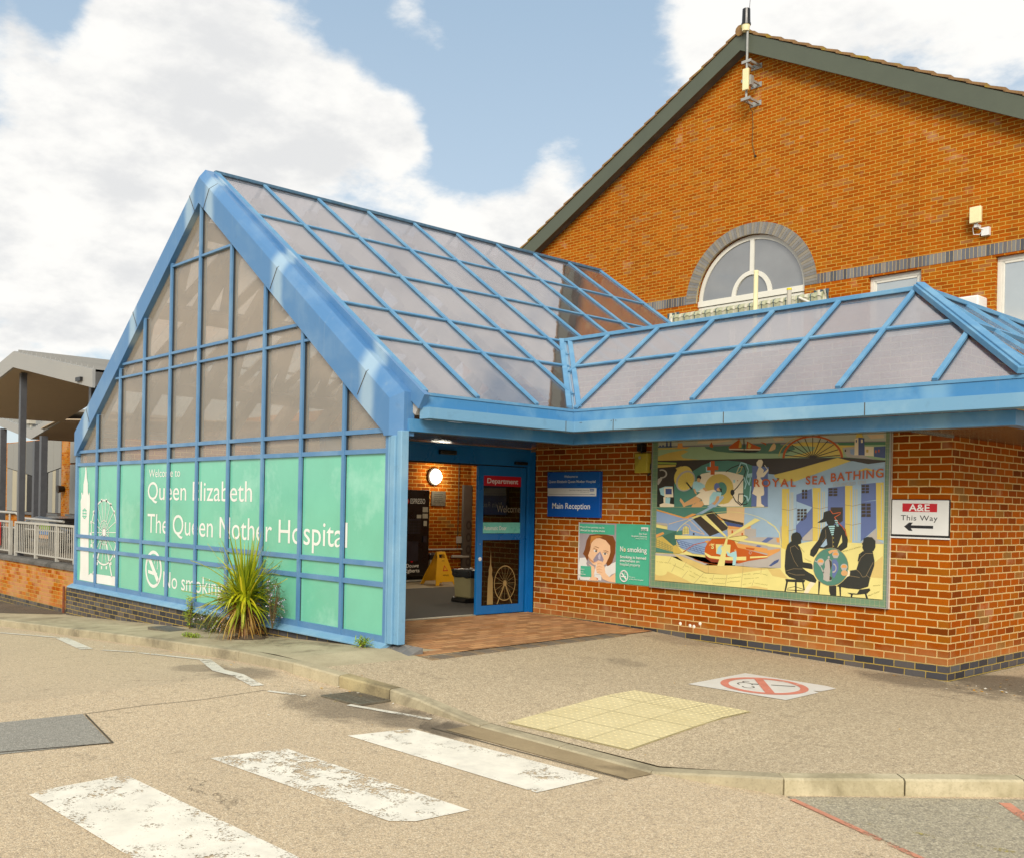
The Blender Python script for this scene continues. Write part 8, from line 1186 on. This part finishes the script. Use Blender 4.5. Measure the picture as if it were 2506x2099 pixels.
for k in range(240):
    a = rnd.uniform(0, 2*math.pi); z = rnd.uniform(.02, .50); r = .105-.04*z; p = Vector((-6.92-.22*z+math.cos(a)*r, -3.99+.05*z+math.sin(a)*r, pz_+z)); blade(mb, p, Vector((math.cos(a)*.6, math.sin(a)*.6, .9)), rnd.uniform(.05, .12), .016, 1.2, 'fibre', 2)
mb.build('trunk', pt)
so = MB(); ring_ = [(-6.95+math.cos(k*math.pi/12)*(.33+.05*math.sin(k*2.1)), -3.98+math.sin(k*math.pi/12)*(.20+.03*math.cos(k*3.3))) for k in range(24)]
so.add([(x, y, pave_z(x, y)+.002) for x, y in ring_]+[(-6.95+(x+6.95)*.45, -3.98+(y+3.98)*.45, pave_z(x, y)+.045) for x, y in ring_], [(k, (k+1) % 24, (k+1) % 24+24, k+24) for k in range(24)]+[tuple(range(24, 48))], 'soil'); so.build('soil', pt)
cr = Vector((-7.05, -3.96, pz_+.46)); mb = MB()
for k in range(270):
    a = rnd.uniform(0, 2*math.pi); el = rnd.betavariate(1.3, 1.2)*R(118)-R(28)
    d = Vector((math.cos(a)*math.cos(el), math.sin(a)*math.cos(el)*.75, math.sin(el))); p = cr+Vector((math.cos(a)*.05, math.sin(a)*.05, rnd.uniform(-.10, .14)))
    if el > R(60): Lb = rnd.uniform(.42, .90)
    else: Lb = rnd.uniform(.32, .72)*(1.12 if math.cos(a) < 0 else .92)
    blade(mb, p, d, Lb, rnd.uniform(.028, .052), (rnd.uniform(.05, .5) if rnd.random() < .82 else rnd.uniform(1.2, 2.6))+max(0, (R(20)-el))*.9, 'palm_leaf', 6)
mb.build('crown', pt, solidfix=False)
mb = MB()
for k in range(130):
    a = rnd.uniform(0, 2*math.pi); el = rnd.uniform(-40, 5); d = Vector((math.cos(a)*math.cos(R(el)), math.sin(a)*math.cos(R(el))*.8, math.sin(R(el)))); p = cr+Vector((math.cos(a)*.06, math.sin(a)*.06, rnd.uniform(-.25, -.02)))
    blade(mb, p, d, rnd.uniform(.35, .60), rnd.uniform(.014, .028), rnd.uniform(1.4, 3.0), 'palm_dead', 6)
mb.build('dead_leaves', pt, solidfix=False)
def shrub(name, label, c, r, h, n, nfl, seed, grp=None, leaf='shrub_leaf', ll=.035):
    rd = random.Random(seed); c = Vector(c); t_ = thing(name, label, 'shrub', c, grp); mb = MB()
    for k in range(26):
        a = rd.uniform(0, 6.28); e = Vector((math.cos(a)*r[0]*rd.uniform(.3, .9), math.sin(a)*r[1]*rd.uniform(.3, .9), h*rd.uniform(.5, .95))); mb.tube([c, c+e*.5+Vector((0, 0, h*.08)), c+e], .006, 'stem', 5, r1=.002)
    mb.build('stems', t_); mb = MB()
    def pt_():
        while True:
            p = Vector((rd.uniform(-1, 1), rd.uniform(-1, 1), rd.uniform(-1, 1)))
            if p.length < 1 and noise.noise(p*2.3+Vector((seed, 0, 0))) > -.22: return c+Vector((p.x*r[0], p.y*r[1], h*.5+p.z*h*.5))
    for k in range(n):
        p = pt_(); d = Vector((rd.uniform(-1, 1), rd.uniform(-1, 1), rd.uniform(-.3, 1))); blade(mb, p, d, ll*rd.uniform(.7, 1.5), ll*.32, .3, leaf, 2)
    mb.build('leaves', t_, solidfix=False)
    if nfl:
        mb = MB()
        for k in range(nfl):
            p = pt_(); p = c+Vector((0, 0, h*.5))+(p-c-Vector((0, 0, h*.5)))*1.03
            for j in range(7):
                q = p+Vector((rd.gauss(0, .012), rd.gauss(0, .012), rd.gauss(0, .014))); s_ = .008
                nrm = Vector((rd.uniform(-1, 1), -1, rd.uniform(-.5, 1))).normalized(); u = nrm.cross(Vector((0, 0, 1))).normalized()*s_; v_ = nrm.cross(u).normalized()*s_; mb.add([q+u, q+v_, q-u, q-v_], [(0, 1, 2, 3)], 'flower')
        mb.build('flowers', t_, solidfix=False)
mb = MB(); sheet(mb, [(-6.75, -3.75), (-5.0, -3.75), (-5.2, -4.3), (-6.2, -4.55), (-7.2, -4.4)], pave_z, .004, .3, 'damp_stain'); sheet(mb, [(-9.0, -3.75), (-7.8, -3.75), (-7.9, -4.05), (-9.2, -3.95)], pave_z, .004, .3, 'damp_stain'); struct(mb.build('damp_stain', solidfix=False))
gz_ = lambda x, y: pave_z(x, y)
shrub('flowering_shrub', 'lilac flowering shrub rising left of the spiky palm in front of the no smoking lettering', (-7.62, -3.85, gz_(-7.6, -3.85)+.18), (.30, .13, 0), .50, 900, 60, 11)
shrub('flowering_shrub', 'sparse flowering shrub half hidden right of the spiky palm', (-6.62, -3.82, gz_(-6.6, -3.8)+.12), (.20, .12, 0), .62, 330, 18, 12)
shrub('flowering_shrub', 'low sprawling flowering shrub at the dark brick plinth left of the palm', (-8.2, -3.84, gz_(-8.2, -3.84)-.02), (.55, .15, 0), .30, 1100, 30, 13)
shrub('climbing_weed', 'tall thin weed growing up the dark brick plinth', (-9.05, -3.74, gz_(-9.05, -3.74)-.02), (.10, .05, 0), .50, 200, 0, 14, None, 'weed_leaf', .045)
shrub('weed', 'bright green weed at the foot of the blue corner post', (-4.72, -3.79, gz_(-4.7, -3.8)), (.13, .07, 0), .10, 90, 0, 15, None, 'weed_leaf', .055)
shrub('weed', 'flat green weed in the concrete apron beside the kerb', (-7.75, -4.33, gz_(-7.75, -4.33)-.02), (.24, .08, 0), .07, 260, 0, 16, None, 'weed_leaf', .03)
# litter
mb = MB(); rd = random.Random(5)
def flake(x, y, z, s_, ar=.6):
    a = rd.uniform(0, 6.28); u = Vector((math.cos(a), math.sin(a), rd.uniform(-.2, .2)))*s_; v_ = Vector((-math.sin(a), math.cos(a), rd.uniform(-.2, .2)))*s_*ar; c_ = Vector((x, y, z+.004+s_*.12)); mb.add([c_+u, c_+v_, c_-u, c_-v_], [(0, 1, 2, 3)], 'litter')
for (cx_, cy_, sx_, sy_, n, s_) in ((.35, -.2, .35, .15, 22, .016), (.9, .55, .4, .3, 60, .017), (-.6, -.18, .5, .08, 14, .013), (-3.2, -4.9, .35, .12, 14, .016), (-5.4, -2.2, .6, .7, 10, .008), (-3, -.5, 1.3, .25, 14, .010), (-1.5, -1.6, 1.4, 1.0, 26, .009), (-7, -5.0, 2.2, .1, 24, .012), (.6, -2.5, 1.2, 1.2, 16, .011), (-2.2, -5.2, 2.0, .6, 16, .010)):
    for k in range(n):
        x = rd.gauss(cx_, sx_); y = rd.gauss(cy_, sy_)
        if y > -.02 and x < .03: continue
        on = y > -4.7 if x > -1.7 else y > -4.7
        z = pave_z(x, y) if on else road_z(x, y)+.004
        if -6.0 < x < -3.9 and -3.5 < y < 0: z = pz(x, y)+.004
        flake(x, y, z, s_*rd.uniform(.5, 1.4), rd.uniform(.25, .8))
tag(mb.build('leaf_litter', solidfix=False), 'scattered yellow leaves and cigarette ends on the pavement and road', 'litter', None, 'stuff')
